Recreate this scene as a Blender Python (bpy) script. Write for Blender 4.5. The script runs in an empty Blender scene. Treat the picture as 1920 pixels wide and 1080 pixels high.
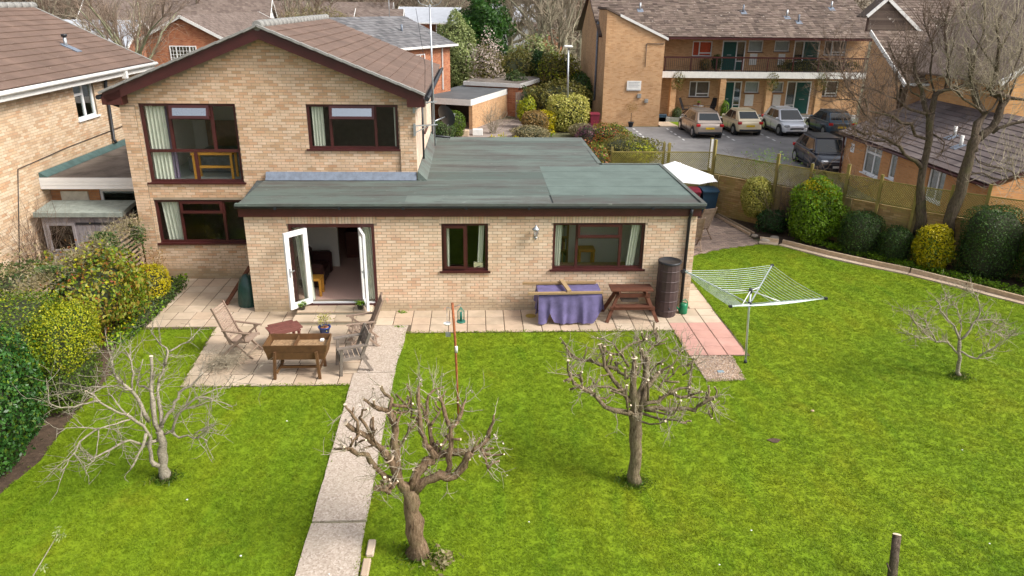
import bpy, math, random
import numpy as np
from mathutils import Vector, Matrix
random.seed(7); RNG = np.random.default_rng(7)
C = bpy.context.scene.collection
S = bpy.context.scene
rad = math.radians

# ---------------------------------------------------------------- camera, sky, sun, exposure
def look(p, r, w):
    F = np.array([math.sin(w)*math.cos(p), math.cos(w)*math.cos(p), -math.sin(p)])
    R = np.array([math.cos(w), -math.sin(w), 0.]); U = np.cross(R, F)
    return F, math.cos(r)*R+math.sin(r)*U, -math.sin(r)*R+math.cos(r)*U
cam = bpy.data.objects.new('camera', bpy.data.cameras.new('camera')); C.objects.link(cam)
F_, R_, U_ = look(0.3683504, 0.0124832, 0.0510845)
cam.matrix_world = Matrix(((R_[0], U_[0], -F_[0], 1.133483), (R_[1], U_[1], -F_[1], -17.438379),
                           (R_[2], U_[2], -F_[2], 7.343514), (0, 0, 0, 1)))
cam.data.sensor_width = 36; cam.data.lens = 36*1391.765/1920
cam.data.clip_start = .1; cam.data.clip_end = 1500
S.camera = cam
W = bpy.data.worlds.new('World'); S.world = W; W.use_nodes = True
nt = W.node_tree; bg = nt.nodes['Background']
sky = nt.nodes.new('ShaderNodeTexSky'); sky.sky_type = 'NISHITA'; sky.sun_disc = False
SUN_EL, SUN_AZ = 44., 114.      # degrees; azimuth clockwise from +Y
sky.sun_elevation = rad(SUN_EL); sky.sun_rotation = rad(SUN_AZ)
sky.air_density = 1.0; sky.dust_density = 4.0; sky.ozone_density = 1.0
hs = nt.nodes.new('ShaderNodeHueSaturation'); hs.inputs['Saturation'].default_value = .35
nt.links.new(sky.outputs[0], hs.inputs['Color']); nt.links.new(hs.outputs[0], bg.inputs[0])
bg.inputs[1].default_value = .12
sl = bpy.data.lights.new('sun', 'SUN'); sl.energy = 1.8; sl.angle = rad(16); sl.color = (1, .95, .87)
sun = bpy.data.objects.new('sun', sl); C.objects.link(sun)
a, e = rad(SUN_AZ), rad(SUN_EL)
sd = Vector((math.sin(a)*math.cos(e), math.cos(a)*math.cos(e), math.sin(e)))
sun.rotation_euler = sd.to_track_quat('Z', 'Y').to_euler(); sun.location = (20, -10, 40)
S.view_settings.view_transform = 'Standard'; S.view_settings.look = 'None'
S.view_settings.exposure = 0.98; S.view_settings.gamma = 1.0; S.view_settings.use_curve_mapping = False

# ---------------------------------------------------------------- mesh helpers
def tag(o, label=None, cat=None, group=None, kind=None):
    if label: o['label'] = label
    if cat: o['category'] = cat
    if group: o['group'] = group
    if kind: o['kind'] = kind
    return o
def link(o, parent=None):                          # meshes are in world coordinates; parents keep them there
    C.objects.link(o)
    if parent is not None:
        o.parent = parent
        if parent.type == 'EMPTY':
            o.matrix_parent_inverse = (Matrix.Translation(parent.location) @ Matrix.Rotation(parent.rotation_euler.z, 4, 'Z')).inverted()
    return o
def empty(name, loc=(0, 0, 0), label=None, cat=None, group=None, rz=0):
    o = bpy.data.objects.new(name, None); o.empty_display_size = .2
    C.objects.link(o); o.location = loc; o.rotation_euler = (0, 0, rz)
    return tag(o, label, cat, group)
def base(name, loc, label, cat, group=None):      # a thing built in world coordinates: Empty at its foot
    return empty(name, loc, label, cat, group)
def np_mesh(name, V, Fc, smooth=False):
    V = np.asarray(V, np.float32); Fc = np.asarray(Fc, np.int32)
    me = bpy.data.meshes.new(name); k = Fc.shape[1]; n = len(Fc)
    me.vertices.add(len(V)); me.vertices.foreach_set('co', V.ravel())
    me.loops.add(n*k); me.loops.foreach_set('vertex_index', Fc.ravel())
    me.polygons.add(n); me.polygons.foreach_set('loop_start', np.arange(0, n*k, k, dtype=np.int32))
    me.polygons.foreach_set('use_smooth', np.full(n, bool(smooth)))
    me.update(calc_edges=True); return me
def obj(name, me, mat, parent=None):
    o = bpy.data.objects.new(name, me)
    if mat is not None and not me.materials: me.materials.append(mat)
    return link(o, parent)
class MB:
    def __init__(s): s.v = []; s.f = []; s.sm = []
    def add(s, vs, fs, sm=False):
        b = len(s.v); s.v += [tuple(map(float, p)) for p in vs]
        s.f += [tuple(b+i for i in f) for f in fs]; s.sm += [sm]*len(fs); return s
    def box(s, x0, x1, y0, y1, z0, z1):
        return s.add([(x0,y0,z0),(x1,y0,z0),(x1,y1,z0),(x0,y1,z0),(x0,y0,z1),(x1,y0,z1),(x1,y1,z1),(x0,y1,z1)],
                     [(0,3,2,1),(4,5,6,7),(0,1,5,4),(1,2,6,5),(2,3,7,6),(3,0,4,7)])
    def bbox(s, x0, x1, y0, y1, z0, z1, b=.01):      # box with chamfered edges all round (octagonal section)
        def ring(z, i): return [(x0+i,y0+b,z),(x0+b,y0+i,z),(x1-b,y0+i,z),(x1-i,y0+b,z),(x1-i,y1-b,z),(x1-b,y1-i,z),(x0+b,y1-i,z),(x0+i,y1-b,z)]
        vs = ring(z0, b)+ring(z0+b, 0)+ring(z1-b, 0)+ring(z1, b)
        fs = [tuple(range(7, -1, -1)), tuple(range(24, 32))]
        for k in range(3):
            for j in range(8): fs.append((k*8+j, k*8+(j+1) % 8, k*8+8+(j+1) % 8, k*8+8+j))
        return s.add(vs, fs)
    def ob(s, c, ax, ay, az):                          # oriented box: centre + half vectors
        c, ax, ay, az = map(Vector, (c, ax, ay, az)); vs = []
        for k in (-1, 1):
            for q in ((-1,-1),(1,-1),(1,1),(-1,1)): vs.append(c+ax*q[0]+ay*q[1]+az*k)
        return s.add(vs, [(0,3,2,1),(4,5,6,7),(0,1,5,4),(1,2,6,5),(2,3,7,6),(3,0,4,7)])
    def bar(s, a, b, w, h, up=(0, 0, 1)):              # rectangular bar from a to b
        a, b = Vector(a), Vector(b); d = (b-a); L = d.length; d = d/L; up = Vector(up)
        sx = d.cross(up)
        if sx.length < 1e-4: sx = d.cross(Vector((1, 0, 0)))
        sx.normalize(); sy = sx.cross(d).normalized()
        return s.ob((a+b)/2, sx*w/2, sy*h/2, d*L/2)
    def tube(s, pts, r, n=8, cap=True, sm=True):
        pts = [Vector(p) for p in pts]; rs = r if isinstance(r, (list, tuple)) else [r]*len(pts)
        vs = []; up = None
        for i, p in enumerate(pts):
            d = (pts[min(i+1, len(pts)-1)]-pts[max(i-1, 0)]).normalized()
            if up is None: up = Vector((0, 0, 1)) if abs(d.z) < .9 else Vector((1, 0, 0))
            x = d.cross(up).normalized(); y = x.cross(d).normalized(); up = y
            for k in range(n):
                t = 2*math.pi*k/n; vs.append(p+(x*math.cos(t)+y*math.sin(t))*rs[i])
        fs = [(i*n+k, i*n+(k+1) % n, (i+1)*n+(k+1) % n, (i+1)*n+k) for i in range(len(pts)-1) for k in range(n)]
        s.add(vs, fs, sm)
        if cap:
            b = len(s.v)-len(vs); s.f += [tuple(b+k for k in range(n-1, -1, -1)), tuple(b+(len(pts)-1)*n+k for k in range(n))]; s.sm += [False]*2
        return s
    def lathe(s, c, prof, n=20, sm=True, cap=True):     # prof: (r, z) from bottom
        vs = [(c[0]+r*math.cos(2*math.pi*k/n), c[1]+r*math.sin(2*math.pi*k/n), c[2]+z) for r, z in prof for k in range(n)]
        fs = [(i*n+k, i*n+(k+1) % n, (i+1)*n+(k+1) % n, (i+1)*n+k) for i in range(len(prof)-1) for k in range(n)]
        s.add(vs, fs, sm)
        if cap:
            b = len(s.v)-len(vs); s.f += [tuple(b+k for k in range(n-1, -1, -1)), tuple(b+(len(prof)-1)*n+k for k in range(n))]; s.sm += [False]*2
        return s
    def poly(s, pts, z0, z1):                          # vertical prism from a plan polygon
        n = len(pts); vs = [(p[0], p[1], z0) for p in pts]+[(p[0], p[1], z1) for p in pts]
        return s.add(vs, [tuple(range(n-1, -1, -1)), tuple(range(n, 2*n))]+[(k, (k+1) % n, n+(k+1) % n, n+k) for k in range(n)])
    def prism(s, pts, d):                              # any planar 3-D polygon pushed along d
        n = len(pts); d = Vector(d); vs = [Vector(p) for p in pts]+[Vector(p)+d for p in pts]
        return s.add(vs, [tuple(range(n)), tuple(range(2*n-1, n-1, -1))]+[(k, n+k, n+(k+1) % n, (k+1) % n) for k in range(n)])
    def mesh(s, name):
        me = bpy.data.meshes.new(name); me.from_pydata(s.v, [], s.f)
        if any(s.sm): me.polygons.foreach_set('use_smooth', s.sm)
        me.update(); return me
    def build(s, name, mat, parent=None): return obj(name, s.mesh(name), mat, parent)
def copy_tree(o, parent=None):
    c = o.copy(); C.objects.link(c)
    if parent is not None: c.parent = parent
    for ch in o.children: copy_tree(ch, c)
    return c

# ---------------------------------------------------------------- materials
def newmat(name):
    m = bpy.data.materials.new(name); m.use_nodes = True
    return m, m.node_tree, m.node_tree.nodes['Principled BSDF']
def nd(t, ty, **k):
    n = t.nodes.new(ty)
    for a_, b_ in k.items(): setattr(n, a_, b_)
    return n
def rgb(c): return (*c, 1)
def ramp(t, fac, cols, interp='LINEAR'):
    r = nd(t, 'ShaderNodeValToRGB'); r.color_ramp.interpolation = interp
    el = r.color_ramp.elements
    while len(el) < len(cols): el.new(.5)
    for i, c in enumerate(cols):
        if len(c) == 2: el[i].position, c = c[0], c[1]
        else: el[i].position = i/(len(cols)-1)
        el[i].color = rgb(c)
    t.links.new(fac, r.inputs[0]); return r.outputs[0]
def noise(t, scale, detail=4, rough=.6, vec=None, stretch=None):
    n = nd(t, 'ShaderNodeTexNoise'); n.inputs['Scale'].default_value = scale
    n.inputs['Detail'].default_value = detail; n.inputs['Roughness'].default_value = rough
    if vec is None: vec = nd(t, 'ShaderNodeNewGeometry').outputs['Position']
    if stretch:
        mp = nd(t, 'ShaderNodeMapping'); mp.inputs['Scale'].default_value = stretch; t.links.new(vec, mp.inputs[0]); vec = mp.outputs[0]
    t.links.new(vec, n.inputs['Vector']); return n.outputs['Fac']
def mixc(t, fac, a_, b_, mode='MIX'):
    m = nd(t, 'ShaderNodeMix', data_type='RGBA', blend_type=mode)
    for s_, v in ((m.inputs[0], fac), (m.inputs[6], a_), (m.inputs[7], b_)):
        if isinstance(v, (int, float)): s_.default_value = v
        elif isinstance(v, tuple): s_.default_value = rgb(v) if len(v) == 3 else v
        else: t.links.new(v, s_)
    return m.outputs[2]
def rng(t, v, a_, b_, c_, d_):
    m = nd(t, 'ShaderNodeMapRange'); t.links.new(v, m.inputs[0])
    for i, x in enumerate((a_, b_, c_, d_)): m.inputs[i+1].default_value = x
    return m.outputs[0]
def bump(t, p, h, strength=.3, dist=.01):
    b = nd(t, 'ShaderNodeBump'); b.inputs['Strength'].default_value = strength; b.inputs['Distance'].default_value = dist
    t.links.new(h, b.inputs['Height']); t.links.new(b.outputs[0], p.inputs['Normal'])
def island(t):                                          # one random number per piece, joined or separate
    g = nd(t, 'ShaderNodeNewGeometry'); o = nd(t, 'ShaderNodeObjectInfo')
    ad = nd(t, 'ShaderNodeMath', operation='ADD'); t.links.new(g.outputs['Random Per Island'], ad.inputs[0]); t.links.new(o.outputs['Random'], ad.inputs[1])
    fr = nd(t, 'ShaderNodeMath', operation='FRACT'); t.links.new(ad.outputs[0], fr.inputs[0]); return fr.outputs[0]
def M(name, col, rough=.7, metal=0, ns=6, amt=.15, bs=None, bd=.004, spec=.4, stretch=None, coat=0):
    m, t, p = newmat(name); p.inputs['Roughness'].default_value = rough; p.inputs['Metallic'].default_value = metal
    p.inputs['Specular IOR Level'].default_value = spec; p.inputs['Coat Weight'].default_value = coat
    f = noise(t, ns, 5, .65, stretch=stretch)
    c = mixc(t, rng(t, f, .3, .7, 0, 1), tuple(x*(1-amt) for x in col), tuple(min(1, x*(1+amt)) for x in col))
    t.links.new(c, p.inputs['Base Color'])
    if bs: bump(t, p, noise(t, bs, 6, .7, stretch=stretch), .5, bd)
    return m
def MI(name, cols, rough=.85, ns=3, namt=.18, bs=60, bd=.003, spots=None, spec=.3, big=None, damp=None):
    m, t, p = newmat(name); p.inputs['Roughness'].default_value = rough; p.inputs['Specular IOR Level'].default_value = spec
    c = ramp(t, island(t), cols)
    c = mixc(t, 1.0, c, ramp(t, noise(t, ns, 5, .6), [(.25, (1-namt,)*3), (.75, (1+namt*.4,)*3)]), 'MULTIPLY')
    if big: c = mixc(t, rng(t, noise(t, big[0], 4, .65), .48, .68, 0, big[2]), c, big[1])
    if damp:      # rain splash and algae along the foot of the wall, streaky stains higher up
        sz = nd(t, 'ShaderNodeSeparateXYZ'); t.links.new(nd(t, 'ShaderNodeNewGeometry').outputs['Position'], sz.inputs[0])
        a1 = nd(t, 'ShaderNodeMath', operation='MULTIPLY_ADD'); t.links.new(noise(t, 2.2, 5, .7), a1.inputs[0]); a1.inputs[1].default_value = -.9; t.links.new(sz.outputs[2], a1.inputs[2])
        c = mixc(t, rng(t, a1.outputs[0], -.30, -.05, .65, 0), c, damp)
        c = mixc(t, rng(t, noise(t, 1.3, 5, .7, stretch=(1.5, 1.5, .3)), .58, .76, 0, .35), c, damp)
    if spots: c = mixc(t, rng(t, noise(t, spots[0], 3, .6), spots[2], spots[2]+.05, 0, .8), c, spots[1])
    t.links.new(c, p.inputs['Base Color'])
    if bs: bump(t, p, noise(t, bs, 5, .7), .4, bd)
    return m
def MLEAF(name, cols, rough=.5, spec=.35, trans=.25, ns=2.5):
    m, t, p = newmat(name); p.inputs['Roughness'].default_value = rough; p.inputs['Specular IOR Level'].default_value = spec
    c = ramp(t, island(t), cols)
    c = mixc(t, 1.0, c, ramp(t, noise(t, ns, 4, .6), [(.3, (.7, .7, .7)), (.7, (1.15, 1.15, 1.1))]), 'MULTIPLY')
    t.links.new(c, p.inputs['Base Color'])
    tr = nd(t, 'ShaderNodeBsdfTranslucent'); t.links.new(c, tr.inputs[0])
    mx = nd(t, 'ShaderNodeMixShader'); mx.inputs[0].default_value = trans
    t.links.new(p.outputs[0], mx.inputs[1]); t.links.new(tr.outputs[0], mx.inputs[2])
    t.links.new(mx.outputs[0], t.nodes['Material Output'].inputs[0]); return m
def MBRICK(name, cols, mortar, blen=.225, bh=.075, msz=.01, stain=None):   # for walls too far to pick bricks apart
    m, t, p = newmat(name); p.inputs['Roughness'].default_value = .9; p.inputs['Specular IOR Level'].default_value = .25
    pos = nd(t, 'ShaderNodeNewGeometry').outputs['Position']; sx = nd(t, 'ShaderNodeSeparateXYZ'); t.links.new(pos, sx.inputs[0])
    ad = nd(t, 'ShaderNodeMath', operation='ADD'); t.links.new(sx.outputs[0], ad.inputs[0]); t.links.new(sx.outputs[1], ad.inputs[1])
    cb = nd(t, 'ShaderNodeCombineXYZ'); t.links.new(ad.outputs[0], cb.inputs[0]); t.links.new(sx.outputs[2], cb.inputs[1])
    b = nd(t, 'ShaderNodeTexBrick'); t.links.new(cb.outputs[0], b.inputs['Vector'])
    b.inputs['Scale'].default_value = 1; b.inputs['Brick Width'].default_value = blen; b.inputs['Row Height'].default_value = bh
    b.inputs['Mortar Size'].default_value = msz*.5; b.inputs['Mortar Smooth'].default_value = .1; b.inputs['Bias'].default_value = 0
    b.inputs['Color1'].default_value = (0, 0, 0, 1); b.inputs['Color2'].default_value = (1, 1, 1, 1)
    sc = nd(t, 'ShaderNodeSeparateColor'); t.links.new(b.outputs['Color'], sc.inputs[0])
    nz = noise(t, 3.5, 4, .7, vec=cb.outputs[0], stretch=(1, 3, 1))
    av = nd(t, 'ShaderNodeMath', operation='MULTIPLY_ADD'); t.links.new(sc.outputs[0], av.inputs[0]); av.inputs[1].default_value = .45
    mm = nd(t, 'ShaderNodeMath', operation='MULTIPLY'); t.links.new(nz, mm.inputs[0]); mm.inputs[1].default_value = .6; t.links.new(mm.outputs[0], av.inputs[2])
    c = ramp(t, av.outputs[0], cols)
    c = mixc(t, 1.0, c, ramp(t, noise(t, .8, 4, .6), [(.3, (.8, .8, .8)), (.7, (1.1, 1.1, 1.1))]), 'MULTIPLY')
    if stain: c = mixc(t, rng(t, noise(t, stain[0], 4, .7), .5, .7, 0, stain[2]), c, stain[1])
    c = mixc(t, b.outputs['Fac'], c, mortar); t.links.new(c, p.inputs['Base Color'])
    iv = nd(t, 'ShaderNodeMath', operation='SUBTRACT'); iv.inputs[0].default_value = 1; t.links.new(b.outputs['Fac'], iv.inputs[1])
    bump(t, p, iv.outputs[0], .5, .006); return m
def MGLASS(name, tint=(.96, .97, .96), refl=.022, rough=.0):
    m, t, p = newmat(name); t.nodes.remove(p)
    g = nd(t, 'ShaderNodeBsdfGlossy'); g.inputs['Roughness'].default_value = rough; g.inputs['Color'].default_value = (.95, .97, 1, 1)
    tr = nd(t, 'ShaderNodeBsdfTransparent'); tr.inputs[0].default_value = rgb(tint)
    lw_ = nd(t, 'ShaderNodeLayerWeight'); fr = nd(t, 'ShaderNodeMath', operation='POWER'); t.links.new(lw_.outputs['Facing'], fr.inputs[0]); fr.inputs[1].default_value = 4.
    ad = nd(t, 'ShaderNodeMath', operation='MULTIPLY_ADD', use_clamp=True); t.links.new(fr.outputs[0], ad.inputs[0]); ad.inputs[1].default_value = .9; ad.inputs[2].default_value = refl
    mx = nd(t, 'ShaderNodeMixShader'); t.links.new(ad.outputs[0], mx.inputs[0]); t.links.new(tr.outputs[0], mx.inputs[1]); t.links.new(g.outputs[0], mx.inputs[2])
    t.links.new(mx.outputs[0], t.nodes['Material Output'].inputs[0]); return m

BUFF = [(.0, (.50, .32, .185)), (.2, (.62, .435, .28)), (.45, (.67, .49, .34)), (.65, (.70, .535, .385)), (.88, (.63, .41, .26)), (1., (.55, .325, .185))]
PINK = [(.0, (.63, .445, .295)), (.25, (.71, .53, .375)), (.5, (.74, .585, .43)), (.75, (.71, .54, .385)), (.92, (.68, .46, .31)), (1., (.62, .40, .26))]
m_brick = MI('buff_brick', BUFF, damp=(.30, .24, .14), spots=(9, (.42, .28, .17), .62))
m_brick2 = MI('pink_buff_brick', PINK, damp=(.36, .29, .19), spots=(5, (.70, .40, .28), .64))
m_mortar = M('mortar', (.33, .265, .19), .95, ns=5)
m_mortar2 = M('grey_mortar', (.34, .27, .20), .95, ns=5)
m_plinth = M('damp_mortar', (.30, .27, .2), .95, ns=5)
m_flat = MBRICK('orange_brick', [(.2, (.42, .22, .10)), (.45, (.55, .32, .16)), (.65, (.60, .37, .20)), (.9, (.46, .24, .11))], (.44, .32, .22))
m_redbrick = MBRICK('red_brick', [(.2, (.28, .08, .04)), (.5, (.42, .15, .07)), (.9, (.50, .22, .11))], (.36, .26, .2))
m_flatdark = MBRICK('orange_brick_inner', [(.2, (.30, .13, .06)), (.5, (.44, .22, .10)), (.9, (.36, .15, .07))], (.30, .2, .13))
m_wallyel = MI('garden_wall_brick', [(.30, .19, .07), (.44, .29, .12), (.50, .34, .15), (.38, .22, .09), (.44, .32, .11)], big=(1.0, (.26, .23, .06), .6))
m_brown = M('mahogany_upvc', (.058, .013, .012), .4, ns=3, amt=.2, spec=.5)
m_white = M('white_upvc', (.80, .80, .80), .35, ns=4, amt=.03, spec=.5)
m_whitep = M('white_paint', (.72, .71, .68), .6, ns=6, amt=.08)
m_black = M('black_plastic', (.02, .022, .027), .4, ns=8)
m_tile = MI('brown_concrete_tile', [(.155, .103, .079), (.168, .111, .086), (.178, .118, .091), (.162, .107, .083)], ns=1.2, namt=.3, spots=(26, (.55, .50, .42), .68), bs=90)
m_tile2 = MI('old_brown_tile', [(.08, .056, .045), (.145, .105, .085), (.19, .14, .115), (.11, .08, .062), (.23, .175, .14)], ns=.8, namt=.35, spots=(7, (.62, .56, .5), .66), bs=50)
m_tilegrey = MI('grey_tile', [(.10, .10, .105), (.155, .15, .155), (.20, .195, .20), (.13, .125, .13)], ns=1.2, namt=.3, bs=50)
m_tilefar = MI('far_brown_tile', [(.20, .13, .11), (.27, .18, .15), (.24, .15, .12)], ns=1, namt=.3, bs=None)
m_cement = M('cement', (.25, .245, .23), .9, ns=9, amt=.25, bs=40)
m_lead = M('lead', (.155, .185, .235), .5, ns=7, amt=.25, spec=.6)
m_glass = MGLASS('window_glass'); m_glassd = MGLASS('dark_window_glass', (.6, .68, .66), .16)
m_glass_up = MGLASS('sash_glass', (.5, .55, .6), .45)
m_grout = M('grout', (.12, .09, .06), .95, ns=8)
m_slab = MI('paving_slab', [(.44, .345, .25), (.51, .405, .30), (.56, .45, .34), (.48, .36, .26), (.53, .40, .29)], ns=3, namt=.2, bs=80, big=(1.1, (.36, .29, .2), .45))
m_redslab = MI('red_paving_slab', [(.50, .27, .22), (.55, .31, .255), (.52, .29, .235)], ns=3, namt=.15, bs=80)
m_paver = MI('block_paver', [(.20, .15, .125), (.28, .21, .17), (.34, .25, .2), (.25, .18, .15)], ns=2, namt=.25, bs=70)
m_soil = M('soil', (.085, .055, .035), .95, ns=9, amt=.4, bs=25, bd=.03)
m_asphalt = M('asphalt', (.20, .19, .185), .9, ns=1.2, amt=.22, bs=120, bd=.004)
m_line = M('road_paint', (.62, .62, .60), .8, ns=20, amt=.3)
m_wood = M('weathered_wood', (.24, .185, .15), .8, ns=20, amt=.3, bs=60, stretch=(1, 1, 6))
m_teak = MI('weathered_teak', [(.26, .18, .13), (.34, .25, .19), (.30, .21, .16)], ns=14, namt=.3, bs=80)
m_teakg = MI('grey_teak', [(.16, .135, .11), (.24, .2, .17), (.2, .16, .13)], ns=14, namt=.3, bs=80)
m_planter = MI('stained_planter', [(.13, .062, .02), (.16, .08, .027), (.115, .053, .019)], ns=9, namt=.35, bs=70, spec=.4)
m_maroonw = MI('maroon_stained_wood', [(.15, .05, .04), (.18, .065, .05)], ns=9, namt=.25, bs=70)
m_darkw = MI('dark_stained_wood', [(.10, .035, .02), (.14, .055, .03), (.08, .03, .018)], ns=9, namt=.3, bs=70)
m_fencew = MI('pale_fence_wood', [(.46, .33, .21), (.58, .44, .31), (.40, .29, .19)], ns=9, namt=.3, bs=60)
m_mossw = MI('mossy_wood', [(.22, .18, .05), (.30, .24, .07), (.18, .15, .05)], ns=4, namt=.3, bs=60)
m_mossw2 = MI('mossy_trellis', [(.25, .22, .05), (.32, .28, .06)], ns=3, namt=.3, bs=None)
m_shedw = MI('grey_shed_board', [(.26, .24, .25), (.34, .31, .31), (.22, .19, .2)], ns=9, namt=.3, bs=70)
def MBARK(name, cols, st=(6, 6, 1.6), sc=5, bd=.03):
    m, t, p = newmat(name); p.inputs['Roughness'].default_value = .95; p.inputs['Specular IOR Level'].default_value = .15
    a_ = noise(t, sc, 6, .75, stretch=st); b_ = noise(t, 2.5, 4, .6)
    c = ramp(t, a_, [(.32, cols[0]), (.48, cols[1]), (.66, cols[2])]); c = mixc(t, rng(t, b_, .5, .7, 0, .6), c, cols[3])
    t.links.new(c, p.inputs['Base Color']); bump(t, p, a_, 1., bd); return m
m_bark = MBARK('lichen_bark', [(.05, .035, .022), (.18, .135, .085), (.31, .25, .17), (.22, .20, .10)]); m_bark2 = MBARK('pale_bark', [(.12, .10, .07), (.30, .26, .20), (.42, .37, .30), (.27, .25, .17)], st=(3, 3, 5), sc=7, bd=.012)
m_bark3 = MBARK('brown_bark', [(.05, .03, .018), (.19, .125, .075), (.30, .215, .14), (.18, .16, .08)])
m_bark4 = MBARK('grey_brown_bark', [(.035, .026, .018), (.10, .075, .055), (.17, .13, .10), (.12, .115, .05)])
m_twig = M('grey_twig', (.34, .29, .21), .9, ns=9, amt=.3); m_twig2 = M('red_brown_twig', (.16, .11, .08), .9, ns=5, amt=.35)
m_cut = M('fresh_cut_wood', (.72, .58, .42), .8)
m_curtain = M('cream_curtain', (.66, .68, .58), .85, ns=5, amt=.06)
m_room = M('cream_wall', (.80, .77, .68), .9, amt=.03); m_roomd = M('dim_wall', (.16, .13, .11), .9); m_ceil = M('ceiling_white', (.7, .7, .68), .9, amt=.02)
m_carpet = M('pink_carpet', (.78, .52, .43), .95, ns=30, amt=.1); m_carpet2 = M('grey_carpet', (.48, .54, .53), .95, ns=30, amt=.08); m_carpetb = M('beige_carpet', (.62, .47, .32), .95, ns=30, amt=.08)
m_pine = M('orange_pine', (.62, .30, .045), .5, ns=12, amt=.2, stretch=(1, 1, 5))
m_leather = M('dark_leather', (.045, .018, .016), .4, ns=9)
m_steel = M('galvanised_steel', (.42, .44, .46), .4, metal=.7, ns=12, amt=.15)
m_alu = M('brushed_aluminium', (.62, .66, .70), .35, metal=.6, amt=.05); m_line_w = M('airer_line', (.62, .72, .70), .5)
m_tyre = M('tyre', (.02, .02, .02), .85); m_rim = M('alloy', (.5, .5, .52), .3, metal=.8)
# ---------------------------------------------------------------- vegetation helpers
def segs_mesh(name, P0, P1, R0, R1, n=3):
    P0, P1 = np.asarray(P0, float), np.asarray(P1, float); R0, R1 = np.asarray(R0), np.asarray(R1)
    d = P1-P0; L = np.linalg.norm(d, axis=1, keepdims=True); d = d/np.maximum(L, 1e-6)
    up = np.where(np.abs(d[:, 2:3]) < .9, np.array([[0, 0, 1.]]), np.array([[1., 0, 0]]))
    x = np.cross(d, up); x /= np.linalg.norm(x, axis=1, keepdims=True); y = np.cross(x, d)
    vs = []
    for P, R in ((P0, R0), (P1, R1)):
        for k in range(n):
            t = 2*math.pi*k/n; vs.append(P+(x*math.cos(t)+y*math.sin(t))*R[:, None])
    V = np.stack(vs, 1).reshape(-1, 3); N = len(P0); b = (np.arange(N)*2*n)[:, None]
    fs = [np.concatenate([b+k, b+(k+1) % n, b+n+(k+1) % n, b+n+k], 1) for k in range(n)]
    return np_mesh(name, V, np.concatenate(fs, 0), True)
def unit(v): return v/np.maximum(np.linalg.norm(v, axis=-1, keepdims=True), 1e-9)
class Twigs:
    def __init__(s): s.a = []; s.b = []; s.ra = []; s.rb = []
    def poly(s, P, r0, r1):
        n = len(P)-1
        for i in range(n):
            s.a.append(P[i]); s.b.append(P[i+1]); s.ra.append(r0+(r1-r0)*i/n); s.rb.append(r0+(r1-r0)*(i+1)/n)
    def grow(s, p, d, L, r, depth, rg, wig=.35, up=.15, kids=3, seg=4, spread=.9):
        P = [np.array(p)]; dd = unit(np.array(d, float)); D = [dd]
        for i in range(seg):
            dd = unit(dd+rg.normal(0, wig, 3)*.6+np.array([0, 0, up])); P.append(P[-1]+dd*L/seg); D.append(dd)
        s.poly(P, r, r*.35)
        if depth > 0:
            for k in range(kids):
                t = rg.uniform(.2, 1); i = min(seg-1, int(t*seg)); q = P[i]+(P[i+1]-P[i])*(t*seg-i)
                s.grow(q, unit(D[i]+rg.normal(0, spread, 3)), L*rg.uniform(.4, .75), r*.55, depth-1, rg, wig, up, kids, max(2, seg-1), spread)
    def mesh(s, name, n=3): return segs_mesh(name, s.a, s.b, s.ra, s.rb, n)
def leaf_mesh(name, P, N, size, aspect=.55, rg=RNG, jit=.7, var=.35):
    n = len(P); N = unit(N+rg.normal(0, jit, (n, 3))); t = unit(np.cross(N, rg.normal(0, 1, (n, 3)))); b = np.cross(N, t)
    s = size*(1+rg.uniform(-var, var, (n, 1))); t = t*s*.5; b = b*s*.5*aspect
    V = np.stack([P-t, P+b, P+t, P-b], 1).reshape(-1, 3)
    return np_mesh(name, V, np.arange(n*4).reshape(n, 4))
def blob_pts(c, r, n, rg, pw=2.4, lump=.12, inner=.25, zmin=-1., lf=3.):
    """points and normals on a lumpy rounded box"""
    u = unit(rg.normal(0, 1, (n, 3)))
    k = (np.abs(u)**pw).sum(1)**(-1/pw); q = u*k[:, None]
    ph = rg.uniform(0, 6, 6)
    l = 1+lump*(np.sin(u[:, 0]*lf*1.7+ph[0]+u[:, 2]*lf)+np.sin(u[:, 1]*lf*1.9+ph[1])+np.sin(u[:, 2]*lf*2.3+ph[2]+u[:, 0]*lf*1.3)+.8*np.sin(u[:, 0]*lf*4+ph[3])*np.sin(u[:, 1]*lf*4.3+ph[4]))/2.4
    l *= 1-inner*rg.uniform(0, 1, n)**2.5
    q = q*l[:, None]; keep = q[:, 2] > zmin
    q = q*np.where(rg.uniform(0, 1, len(q)) < .05, rg.uniform(1.02, 1.13, len(q)), 1.)[:, None]
    P = np.array(c)+q*np.array(r); N = unit(u/np.array(r)*np.abs(q)+u*.3)
    return P[keep], N[keep]
def sphere_grid(c, r, pw=2.4, s=.82, nu=14, nv=9, zmin=None, seed=0):
    rg = np.random.default_rng(seed); V = []
    for j in range(nv+1):
        ph = math.pi*j/nv
        for i in range(nu):
            th = 2*math.pi*i/nu; u = np.array([math.sin(ph)*math.cos(th), math.sin(ph)*math.sin(th), math.cos(ph)])
            k = (np.abs(u)**pw).sum()**(-1/pw); V.append(np.array(c)+u*k*np.array(r)*s*rg.uniform(.93, 1.05))
    V = np.array(V)
    if zmin is not None: V[:, 2] = np.maximum(V[:, 2], zmin)
    Fc = [(j*nu+i, (j+1)*nu+i, (j+1)*nu+(i+1) % nu, j*nu+(i+1) % nu) for j in range(nv) for i in range(nu)]
    return np_mesh('core', V, np.array(Fc), True)
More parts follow.
